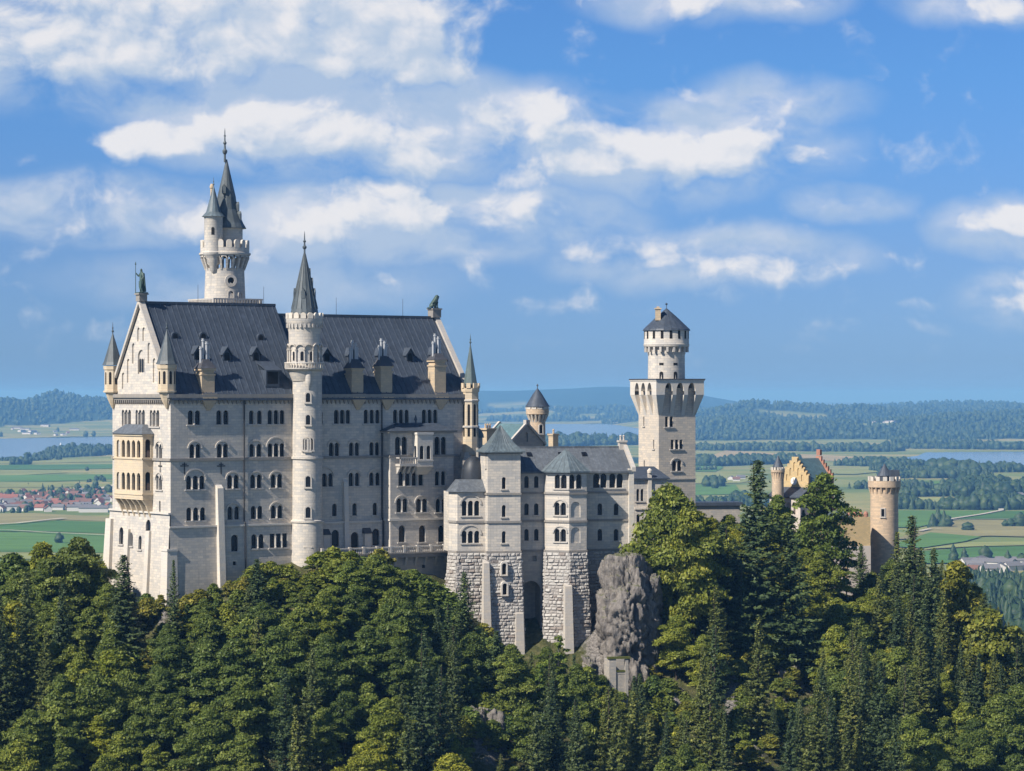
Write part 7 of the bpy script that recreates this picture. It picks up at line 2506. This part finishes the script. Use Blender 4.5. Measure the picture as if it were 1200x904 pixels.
def field_mat(name, c, var=0.2, s=0.02):
    m, t, b = new_mat(name)
    geo = t.n('ShaderNodeNewGeometry'); pos = geo.outputs['Position']
    n = t.noise(t.vmath('MULTIPLY', pos, (0.4, 1.6, 1)), s, 5, 0.65)
    n2 = t.noise(pos, 0.0035, 3, 0.6)
    f = t.math('ADD', t.math('MULTIPLY', n, 0.7), t.math('MULTIPLY', n2, 0.6))
    t.set(b.inputs['Base Color'], t.mix(t.smooth(f, 0.4, 0.9), c, tuple(k * (1 - var * 2) for k in c)))
    b.inputs['Roughness'].default_value = 0.95; b.inputs['Specular IOR Level'].default_value = 0.08
field_mat('field_green', (0.118, 0.225, 0.052))
field_mat('field_deep', (0.088, 0.185, 0.042))
field_mat('field_light', (0.277, 0.301, 0.102))
field_mat('field_olive', (0.290, 0.262, 0.114))
field_mat('field_tan', (0.405, 0.326, 0.162))
field_mat('track', (0.50, 0.46, 0.36), 0.1)
FIELDS = [
    ('field_olive', [(-80, 613), (-80, 602.5), (40, 601.5), (150, 607), (150, 611.5), (60, 609), (0, 614)]),
    ('field_deep', [(-80, 622.5), (-80, 614.5), (0, 615), (60, 610), (150, 612.5), (150, 626), (60, 623)]),
    ('field_green', [(-80, 646), (-80, 623.5), (60, 624), (150, 627), (150, 648)]),
    ('field_light', [(-80, 654), (-80, 646.5), (150, 648.5), (150, 656)]),
    ('field_light', [(-80, 571.5), (-80, 565), (50, 565), (90, 570), (60, 571.5)]),
    ('field_green', [(-80, 565), (-80, 557), (140, 556), (140, 561), (60, 564.5)]),
    ('field_light', [(-80, 556.5), (-80, 551), (60, 551), (80, 554), (20, 557)]),
    ('field_deep', [(-80, 550.5), (-80, 545.5), (140, 544), (140, 549), (60, 550.5)]),
    ('field_light', [(-80, 545), (-80, 540.5), (140, 537), (140, 541)]),
    ('field_light', [(810, 592), (810, 581), (870, 580), (872, 592)]),
    ('field_green', [(810, 580.5), (810, 568), (862, 568), (870, 579)]),
    ('field_light', [(800, 567), (800, 553), (868, 556), (900, 560), (868, 566)]),
    ('field_green', [(800, 552.5), (800, 541), (832, 541), (848, 548), (838, 553)]),
    ('field_tan', [(838, 540), (833, 534), (850, 528), (905, 531), (1000, 535), (1046, 537), (1000, 541), (905, 538), (870, 536)]),
    ('field_green', [(1030, 618), (1030, 598), (1100, 598.5), (1172, 598.3), (1120, 608), (1075, 618)]),
    ('field_deep', [(1122, 608.5), (1174, 599), (1290, 598), (1290, 607.5)]),
    ('field_olive', [(1050, 632), (1075, 622), (1120, 610), (1290, 609), (1290, 631), (1160, 628)]),
    ('field_green', [(1040, 640), (1090, 624), (1150, 629), (1130, 634.5), (1080, 642)]),
    ('field_light', [(1075, 644), (1130, 636), (1290, 632.5), (1290, 637), (1140, 640.5)]),
    ('field_deep', [(1080, 660), (1080, 646), (1140, 641.5), (1290, 638), (1290, 658)]),
    ('field_light', [(1050, 592), (1050, 583), (1180, 584.5), (1178, 592)]),
    ('field_light', [(1090, 578), (1100, 571), (1160, 564), (1168, 566), (1130, 574)]),
    ('field_green', [(1040, 569), (1050, 564), (1110, 564), (1090, 569)]),
    ('field_light', [(1150, 567), (1158, 558), (1172, 558), (1170, 566)]),
    ('field_light', [(1180, 572), (1190, 560), (1260, 559), (1260, 566)]),
    ('field_light', [(960, 555), (990, 549), (1040, 547), (1040, 552), (1000, 556)]),
]
for i, (mt, pts) in enumerate(FIELDS):
    sheet('field', pts, mt, 0.6 + 0.05 * i)


def strip(name, pts, width, mat, z):
    w = [Vector(flat(px, py, z)) for px, py in pts]
    L = []; Rr_ = []
    for i, p_ in enumerate(w):
        a = w[max(0, i - 1)]; b = w[min(len(w) - 1, i + 1)]
        t = (b - a); t.z = 0; t.normalize(); n_ = Vector((-t.y, t.x, 0)) * width / 2
        L.append(p_ + n_); Rr_.append(p_ - n_)
    n_ = len(w)
    me = bpy.data.meshes.new(name)
    me.from_pydata([v[:] for v in L + Rr_], [], [(i, i + 1, n_ + i + 1, n_ + i) for i in range(n_ - 1)])
    me.materials.append(MATS[mat]); me.update()
    o = link(me, name); o['kind'] = 'structure'
strip('path', [(-30, 615.5), (20, 612.8), (50, 609.5), (75, 607)], 9, 'track', 2.6)
strip('path', [(-30, 620.5), (10, 621), (60, 624), (125, 627)], 6, 'track', 2.7)
strip('path', [(1108, 609), (1130, 605.5), (1150, 602.5), (1173, 598), (1174, 590)], 8, 'track', 2.6)
strip('path', [(1110, 609), (1180, 608.3), (1260, 608)], 7, 'track', 2.7)
strip('path', [(1078, 622), (1090, 619.5), (1104, 620)], 8, 'track', 2.8)
strip('road', [(112, 574), (128, 569.5), (150, 565)], 10, 'track', 2.5)
strip('path', [(1128, 568), (1136, 571), (1128, 574), (1133, 578)], 12, 'track', 2.5)

# ------------------------------------------------------------------ trees on the plain
def blob(seed, conifer=False, sub=1):
    """small irregular far tree of about unit height"""
    rg = np.random.default_rng(seed); nv, nu = (9, 9)
    V = []; 
    for j in range(nv):
        t = j / (nv - 1)
        for i in range(nu):
            a = 2 * PI * (i + 0.5 * (j % 2)) / nu
            if conifer:
                r = 0.22 * (1 - t) ** 0.8 * (1.0 + 0.35 * (j % 2)) + 0.005
            else:
                r = 0.44 * math.sin(PI * min(0.999, 0.12 + 0.86 * t)) ** 0.6
            r *= rg.uniform(0.65, 1.2)
            V.append((r * math.cos(a), r * math.sin(a), max(0, t + rg.uniform(-.05, .05) - 0.02)))
    F = []
    for j in range(nv - 1):
        for i in range(nu):
            k = (i + 1) % nu
            F.append((j * nu + i, j * nu + k, (j + 1) * nu + k, (j + 1) * nu + i))
    F = np.array(F)
    return np.array(V), F, np.clip(0.40 + rg.normal(size=len(F)) * 0.18, 0, 1)
BLOBS = [blob(i, i % 3 == 0) for i in range(9)]
leaf_mat('far_leaves', [(0.0, (0.020, 0.042, 0.016)), (0.5, (0.038, 0.068, 0.022)), (1.0, (0.075, 0.105, 0.030))], 0.1)
fr = np.random.default_rng(5)


def mass(name, pts, hs, label=None, conif=0.35):
    """many far trees that read as one wood"""
    Vs, Fs, Ts = [], [], []; o = 0
    for (x, y, z), h in zip(pts, hs):
        c = fr.random() < conif
        ids = [0, 3, 6] if c else [1, 2, 4, 5, 7, 8]
        V, F, T_ = BLOBS[ids[fr.integers(len(ids))]]
        a = fr.uniform(0, 6.28); ca, sa = math.cos(a), math.sin(a)
        w = h * fr.uniform(0.8, 1.3)
        R_ = np.c_[(V[:, 0] * ca - V[:, 1] * sa) * w + x, (V[:, 0] * sa + V[:, 1] * ca) * w + y, V[:, 2] * h + z - 0.5]
        Vs.append(R_); Fs.append(F + o); Ts.append(np.clip(T_ + fr.normal() * 0.15, 0, 1)); o += len(V)
    me = np_mesh(name, np.concatenate(Vs), np.concatenate(Fs), ['far_leaves'], np.concatenate(Ts))
    ob = link(me, name); ob['kind'] = 'stuff'
    return ob


def band(px0, py0, px1, py1, deep, space, h, name='far_wood', conif=0.35, gap=0.0, z=0.0):
    a = Vector(flat(px0, py0)); b = Vector(flat(px1, py1)); L = (b - a).length
    t = (b - a) / L; n_ = Vector((-t.y, t.x, 0))
    if n_.y < 0: n_ = -n_
    pts, hs = [], []
    k = 0.0
    while k < L:
        for r in range(max(1, int(deep / space))):
            if fr.random() < gap: continue
            q = a + t * (k + fr.uniform(-.4, .4) * space) + n_ * (r * space + fr.uniform(-.4, .4) * space)
            g_ = 0.75 + 0.6 * float(vnoise(np.array([q.x / 60]), np.array([q.y / 60]), 3)[0])
            pts.append((q.x, q.y, z)); hs.append(h * fr.uniform(0.7, 1.1) * g_)
        k += space
    return mass(name, pts, hs, conif=conif)
# left shore and village green
band(-60, 541, 20, 541, 90, 16, 14); band(14, 545, 32, 545, 90, 14, 20); band(34, 541, 70, 539, 50, 16, 12); band(56, 537.5, 112, 534.5, 80, 16, 15); band(108, 535, 140, 531, 160, 16, 26, conif=.6)
band(28, 568.5, 45, 567.5, 12, 16, 8, gap=.3); band(50, 575.5, 108, 573.5, 20, 13, 13, gap=.2); band(-40, 601.5, 30, 601, 24, 11, 10, gap=.35); band(92, 566, 130, 564, 14, 14, 9, gap=.3); band(70, 577, 130, 578, 60, 20, 13, gap=.5)
band(20, 587, 75, 586, 200, 22, 14, gap=.4); band(60, 583, 132, 582, 160, 22, 14, gap=.45); band(40, 598, 95, 597, 80, 15, 13, gap=.45); band(0, 590, 60, 592, 120, 22, 12, gap=.5); band(84, 590, 132, 588, 120, 18, 14, gap=.4)
# middle lake shore
band(660, 523.5, 715, 522, 120, 22, 26); band(690, 522.5, 713, 521, 200, 20, 36); band(736, 522, 752, 521, 90, 18, 34); band(560, 525.5, 660, 524.5, 60, 24, 16)
# right plain, from far to near
band(1045, 554.5, 1290, 553.5, 200, 15, 17, conif=.4); band(1050, 561, 1165, 560.5, 160, 15, 20); band(1140, 556.5, 1165, 556, 150, 16, 30)
band(1040, 574.5, 1100, 573, 120, 13, 17); band(1130, 583, 1260, 583, 260, 14, 26); band(1050, 582.5, 1135, 582, 70, 12, 17); band(1158, 575, 1185, 574, 120, 13, 28)
band(1030, 597, 1172, 598, 55, 10, 19, conif=.45); band(1173, 598, 1260, 597, 130, 11, 24)
band(815, 552, 838, 551, 60, 14, 12); band(838, 547, 940, 543, 180, 16, 22); band(980, 546, 1050, 548, 160, 16, 20); band(830, 571, 850, 571, 90, 12, 20); band(840, 592.5, 905, 594, 100, 11, 18); band(808, 594, 850, 594, 60, 11, 16)
band(1040, 526, 1260, 528.0, 160, 22, 24); band(780, 528, 1040, 530, 260, 24, 24)
# dark wood at the foot of the hill
band(1120, 704, 1300, 706, 150, 9.0, 20, conif=.75); band(1150, 740, 1320, 745, 260, 9, 21, conif=.75)
# far woods on the rolling land
gxs = []
yy = 5600.0
while yy < 21000:
    st_ = 26 + (yy - 5600) / 15400 * 62
    xs = np.arange(-0.235 * yy, 0.235 * yy, st_)
    x_ = xs + fr.uniform(-.5, .5, len(xs)) * st_; y_ = yy + fr.uniform(-.5, .5, len(xs)) * st_
    m = (wood_mask(x_, y_) > 0.5) & (600 + FPX * x_ / y_ > -140) & (600 + FPX * x_ / y_ < 1340)
    px = 600 + FPX * x_ / y_
    hidden = (px > 175) & (px < 540)
    gxs.append(np.c_[x_[m & ~hidden], y_[m & ~hidden]])
    yy += st_ * 1.35
G_ = np.concatenate(gxs)
# keep them off the lakes and fields
py_ = EYE + H * FPX / G_[:, 1]; px_ = 600 + FPX * G_[:, 0] / G_[:, 1]
d0_ = np.interp(px_, FARX, FARD)
G_ = G_[G_[:, 1] > d0_ * 0.995]
gz = land_h(G_[:, 0], G_[:, 1])
print('far clumps', len(G_))
mass('far_wood', [(x, y, z) for (x, y), z in zip(G_, gz)], [(22 + (y - 5600) / 15400 * 12) * fr.uniform(0.75, 1.15) for x, y in G_], conif=.4)

# single trees one can tell apart on the meadows
FT_MESH = []
for i in (0, 1, 2, 3, 4, 5):
    V, F, T_ = BLOBS[i]
    FT_MESH.append((np_mesh('crown', V * np.array([1.1, 1.1, 1]), F, ['far_leaves'], T_), i % 3 == 0))
tk = MB(); tk.lathe([(0.04, -0.03), (0.02, 0.4)], 6)
tkm = bpy.data.meshes.new('trunk'); tkm.from_pydata(tk.v, [], tk.f); tkm.materials.append(MATS['bark'])
def far_tree(px, py, h, i, label, w=1.0):
    x, y, z = flat(px, py)
    r_ = thing('meadow_tree', label, 'tree', (x, y, z), fr.uniform(0, 6), 'single trees on the plain')
    r_.scale = (h * w, h * w, h)
    c = bpy.data.objects.new('crown', FT_MESH[i][0]); COL.objects.link(c); c.parent = r_
    t = bpy.data.objects.new('trunk', tkm); COL.objects.link(t); t.parent = r_
for px, py, h, i, lab, w in (
        (69.5, 637, 13, 1, 'lone round tree in the green meadow above the forest edge', .95), (47, 581.5, 13, 3, 'dark conifer at the village edge beside the red roofs', 1.3), (14.5, 583, 11, 0, 'small conifer standing behind the long red roofs', 1.2),
        (109, 577, 18, 0, 'tall dark conifer among the village houses near the palace', 1.4), (112, 571.5, 14, 4, 'roadside tree above the village', 1), (119, 563.5, 12, 2, 'small tree by the upper hedge', 1), (113, 563.5, 11, 5, 'round bush tree beside the upper hedge', 1.1), (102, 552, 10, 1, 'tiny tree alone in the striped fields', 1),
        (1099, 618, 27, 0, 'biggest dark conifer of the meadow group beside the track', 1.35), (1106, 618.5, 24, 3, 'second dark conifer close to the meadow group', 1.3), (1093, 618.5, 20, 0, 'lower conifer on the near side of the meadow group', 1.5), (1110, 618.5, 17, 4, 'leafy tree at the edge of the conifer group', 1.1),
        (1134, 622.5, 12, 2, 'low bushy tree in the middle of the olive field', 1.6), (1178, 618, 10, 5, 'small tree at the start of the field row', 1), (1184, 618, 12, 1, 'field row tree second from the track', 1), (1190, 617.5, 13, 2, 'field row tree beside the bigger one', 1), (1196, 618, 20, 4, 'bigger round tree in the field row', 1),
        (1117, 658, 20, 3, 'conifer at the hamlet edge before the deep green field', 1.2), (1130, 658, 16, 0, 'small conifer beside the hamlet', 1.3), (1155, 662, 20, 4, 'leafy tree between the white hamlet buildings', .9), (1181, 664, 18, 3, 'dark conifer before the hamlet roofs', 1.3), (1197, 664, 14, 5, 'low tree at the far end of the hamlet', 1.1),
        (1131, 567.5, 12, 1, 'small round tree by the bend of the track', 1.1), (818, 592, 14, 1, 'tree beside the keep in the light field', 1), (838, 573, 17, 2, 'leafy tree by the farm', 1), (850, 592, 17, 0, 'dark conifer in the light field beyond the keep', 1.3)):
    far_tree(px, py, h, i, lab, w)

# ------------------------------------------------------------------ houses of the villages
plain('house_white', (0.55, 0.53, 0.50), 0.9, 0.1, 0.06)
plain('house_cream', (0.55, 0.48, 0.38), 0.9, 0.1, 0.06)
plain('house_wood', (0.17, 0.115, 0.08), 0.9, 0.1, 0.1)
plain('tile_red', (0.27, 0.115, 0.080), 0.85, 0.15, 0.25, 0.3)
plain('tile_brown', (0.19, 0.105, 0.075), 0.85, 0.15, 0.25, 0.3)
plain('tile_grey', (0.17, 0.165, 0.165), 0.8, 0.2, 0.2, 0.3)


def house_meshes(w, d, h, rh, wall, roof):
    a = MB(); a.hexa([(-w / 2, -d / 2, -1), (w / 2, -d / 2, -1), (w / 2, d / 2, -1), (-w / 2, d / 2, -1)], [(-w / 2, -d / 2, h), (w / 2, -d / 2, h), (w / 2, d / 2, h), (-w / 2, d / 2, h)])
    for s in (-1, 1):
        x = s * w / 2
        a.add([(x, -d / 2, h), (x, d / 2, h), (x, 0, h + rh)], [(0, 1, 2)])
    b = MB()
    for s in (-1, 1):
        q = [(-w / 2 - .8, s * (d / 2 + .9), h - .9 * rh / (d / 2)), (w / 2 + .8, s * (d / 2 + .9), h - .9 * rh / (d / 2)), (w / 2 + .8, 0, h + rh), (-w / 2 - .8, 0, h + rh)]
        if s > 0: q = q[::-1]
        b.hexa([(x, y, z + 0.02) for x, y, z in q], [(x, y, z + 0.35) for x, y, z in q])
    c = MB()
    n_ = max(2, int(w / 3.5))
    for i in range(n_):
        for zz in ([1.0, 3.6] if h > 5 else [1.0]):
            x = -w / 2 + w * (i + .5) / n_
            for y in (-d / 2 - 0.03, d / 2 + 0.03):
                c.add([(x - .5, y, zz), (x + .5, y, zz), (x + .5, y, zz + 1.3), (x - .5, y, zz + 1.3)], [(0, 1, 2, 3)])
    out = []
    for mbx, nm, mt in ((a, 'wall', wall), (b, 'roof', roof), (c, 'window_panes', 'glass_dark')):
        me = bpy.data.meshes.new(nm); me.from_pydata(mbx.v, [], mbx.f); me.materials.append(MATS[mt]); me.update(); out.append(me)
    return out
HM = {}
for k, (w, d, h, rh, wl_, rf_) in {'red': (15, 11, 5.5, 4.5, 'house_white', 'tile_red'), 'brown': (14, 11, 5.5, 4.2, 'house_white', 'tile_brown'), 'barn': (30, 14, 5.5, 5.5, 'house_cream', 'tile_red'),
                                   'grey': (18, 12, 5.5, 3.6, 'house_white', 'tile_grey'), 'wood': (16, 12, 6, 4.2, 'house_wood', 'tile_brown'), 'hall': (44, 18, 7, 3.0, 'house_white', 'tile_grey')}.items():
    HM[k] = house_meshes(w, d, h, rh, wl_, rf_)
HL = {'red': 'white red roofed house', 'brown': 'white brown roofed house', 'barn': 'long red roofed barn', 'grey': 'white grey roofed house', 'wood': 'dark timber house', 'hall': 'long white hall'}


def house(px, py, k, where, group, rz=None, z=None, d=None):
    if d is None:
        x, y, z = flat(px, py)
    else:
        p_ = P(px, py, d); x, y = p_.x, p_.y; z = float(land_h(np.array([x]), np.array([y]))[0])
    r_ = thing('village_house', f'{HL[k]} {where}', 'house', (x, y, z), fr.uniform(-0.6, 0.6) + (PI / 2 if fr.random() < .35 else 0) if rz is None else rz, group)
    for nm, me in zip(('wall', 'roof'), HM[k][:2]):
        o = bpy.data.objects.new(nm, me); COL.objects.link(o); o.parent = r_
    return r_
G1 = 'houses of the village by the palace'
def wh(px, py):
    a = 'beside the big barns' if px < 18 else 'in the red roofed middle of the village' if px < 64 else 'among the village trees' if px < 100 else 'at the village end by the palace wall'
    b = 'at the back' if py < 583 else 'midway' if py < 592 else 'facing the meadow'
    return f'{b} {a}'
for px, py, k, rz in ((4, 590, 'barn', .1), (11, 587.0, 'barn', -.1), (-8, 586, 'barn', .15), (16, 598.5, 'hall', .1), (96, 599, 'hall', .03), (91, 596, 'hall', -.02), (110, 600.5, 'hall', .05)):
    house(px, py, k, wh(px, py), G1, rz)
vr = random.Random(3)
spots = []
for _ in range(4000):
    px = vr.uniform(-20, 131); py = vr.uniform(577.5, 600)
    if px < 22 and py < 584: continue
    if px > 70 and py > 597 and px < 118: continue
    if 22 < px < 70 and py < 579: continue
    if any(abs(px - a) < 5.0 and abs(py - b) < 2.2 for a, b in spots): continue
    spots.append((px, py))
    if len(spots) > 78: break
for px, py in spots:
    k = vr.choices(['red', 'brown', 'grey', 'wood'], [5 if px < 72 else 2, 2, 2.5, 1.5])[0]
    house(px, py, k, wh(px, py), G1)
G2 = 'buildings of the hamlet at the foot of the ridge'
for px, py, k in ((1136, 664, 'grey'), (1143, 668, 'grey'), (1150, 662.5, 'hall'), (1146, 671, 'grey'), (1165, 666, 'hall'), (1172, 670, 'grey'), (1160, 672, 'grey'), (1192, 664, 'hall'), (1186, 669, 'grey'), (1204, 668, 'grey'), (1138, 674, 'brown')):
    house(px, py, k, 'near the dark wood below the ridge' if py > 667 else 'on the meadow side of the hamlet', G2)
G3 = 'farm buildings on the plain'
for px, py, k, w_ in ((1193, 583.5, 'grey', 'by the row of trees beyond the gate tower'), (1199, 584.5, 'grey', 'by the row of trees beyond the gate tower'), (857, 563, 'grey', 'of the farm between keep and gatehouse'), (863, 564.5, 'brown', 'of the farm between keep and gatehouse'), (868, 562, 'grey', 'behind the farm between keep and gatehouse')):
    house(px, py, k, w_, G3)
G4 = 'houses of the distant villages on the hills'
for i in range(15):
    px = 1024 + i * 3.1 + vr.uniform(-2, 2)
    house(px, 490, vr.choice(['grey', 'red', 'hall']), 'in the distant hill village', G4, d=13000 + vr.uniform(-700, 500))
for i in range(14):
    px = 12 + i * 5.6 + vr.uniform(-3, 3)
    house(px, 500, vr.choice(['grey', 'red', 'hall']), 'on the far lake shore', G4, d=12100 + vr.uniform(0, 1500))

# sailing boats on the lake
for px, py, h, lab in ((64.5, 527, 15, 'small sailing boat with white sail, lower of the two main boats on the lake'), (80, 526, 21, 'biggest sailing boat with tall white sail on the lake'), (71, 523.5, 14, 'tiny sailing boat with white sail farther out on the lake')):
    x, y, z = flat(px, py)
    b_ = thing('sailing_boat', lab, 'boat', (x, y, 0.6), fr.uniform(-.3, .3), 'sailing boats on the lake')
    m_ = MB(); m_.hexa([(-3.5, -.7, 0), (3.0, -.9, 0), (3.0, .9, 0), (-3.5, .7, 0)], [(-4.5, -1.0, 1.3), (3.6, -1.2, 1.3), (3.6, 1.2, 1.3), (-4.5, 1.0, 1.3)]); m_.build('hull', 'sail_white', b_)
    m_ = MB(); m_.slab([(-4, 1.8), (0.2, 1.8), (0.2, h)], -.08, .08); m_.slab([(0.4, 1.8), (3.6, 1.8), (0.4, h * .85)], -.08, .08); m_.tube((0.3, 0, 0.5), (0.3, 0, h + .4), .12); m_.build('sail', 'sail_white', b_)

# ------------------------------------------------------------------ the air
hz = MB(); hz.box(-40000, -2000, -1.0, 40000, 70000, 250.0)
m = bpy.data.materials.new('air'); m.use_nodes = True; m.node_tree.nodes.clear(); MATS['air'] = m
t = NT(m.node_tree)
pvn = t.n('ShaderNodeVolumePrincipled')
pvn.inputs['Color'].default_value = (0.21, 0.53, 1.0, 1)
pvn.inputs['Absorption Color'].default_value = (0.25, 0.25, 0.25, 1)
pvn.inputs['Density'].default_value = 5.2e-5
pvn.inputs['Anisotropy'].default_value = 0.0
try:
    pvn.inputs['Density Attribute'].default_value = ''
except Exception:
    pass
o_ = t.n('ShaderNodeOutputMaterial'); t.set(o_.inputs['Volume'], pvn.outputs[0])
air = hz.build('haze', 'air'); air['kind'] = 'stuff'
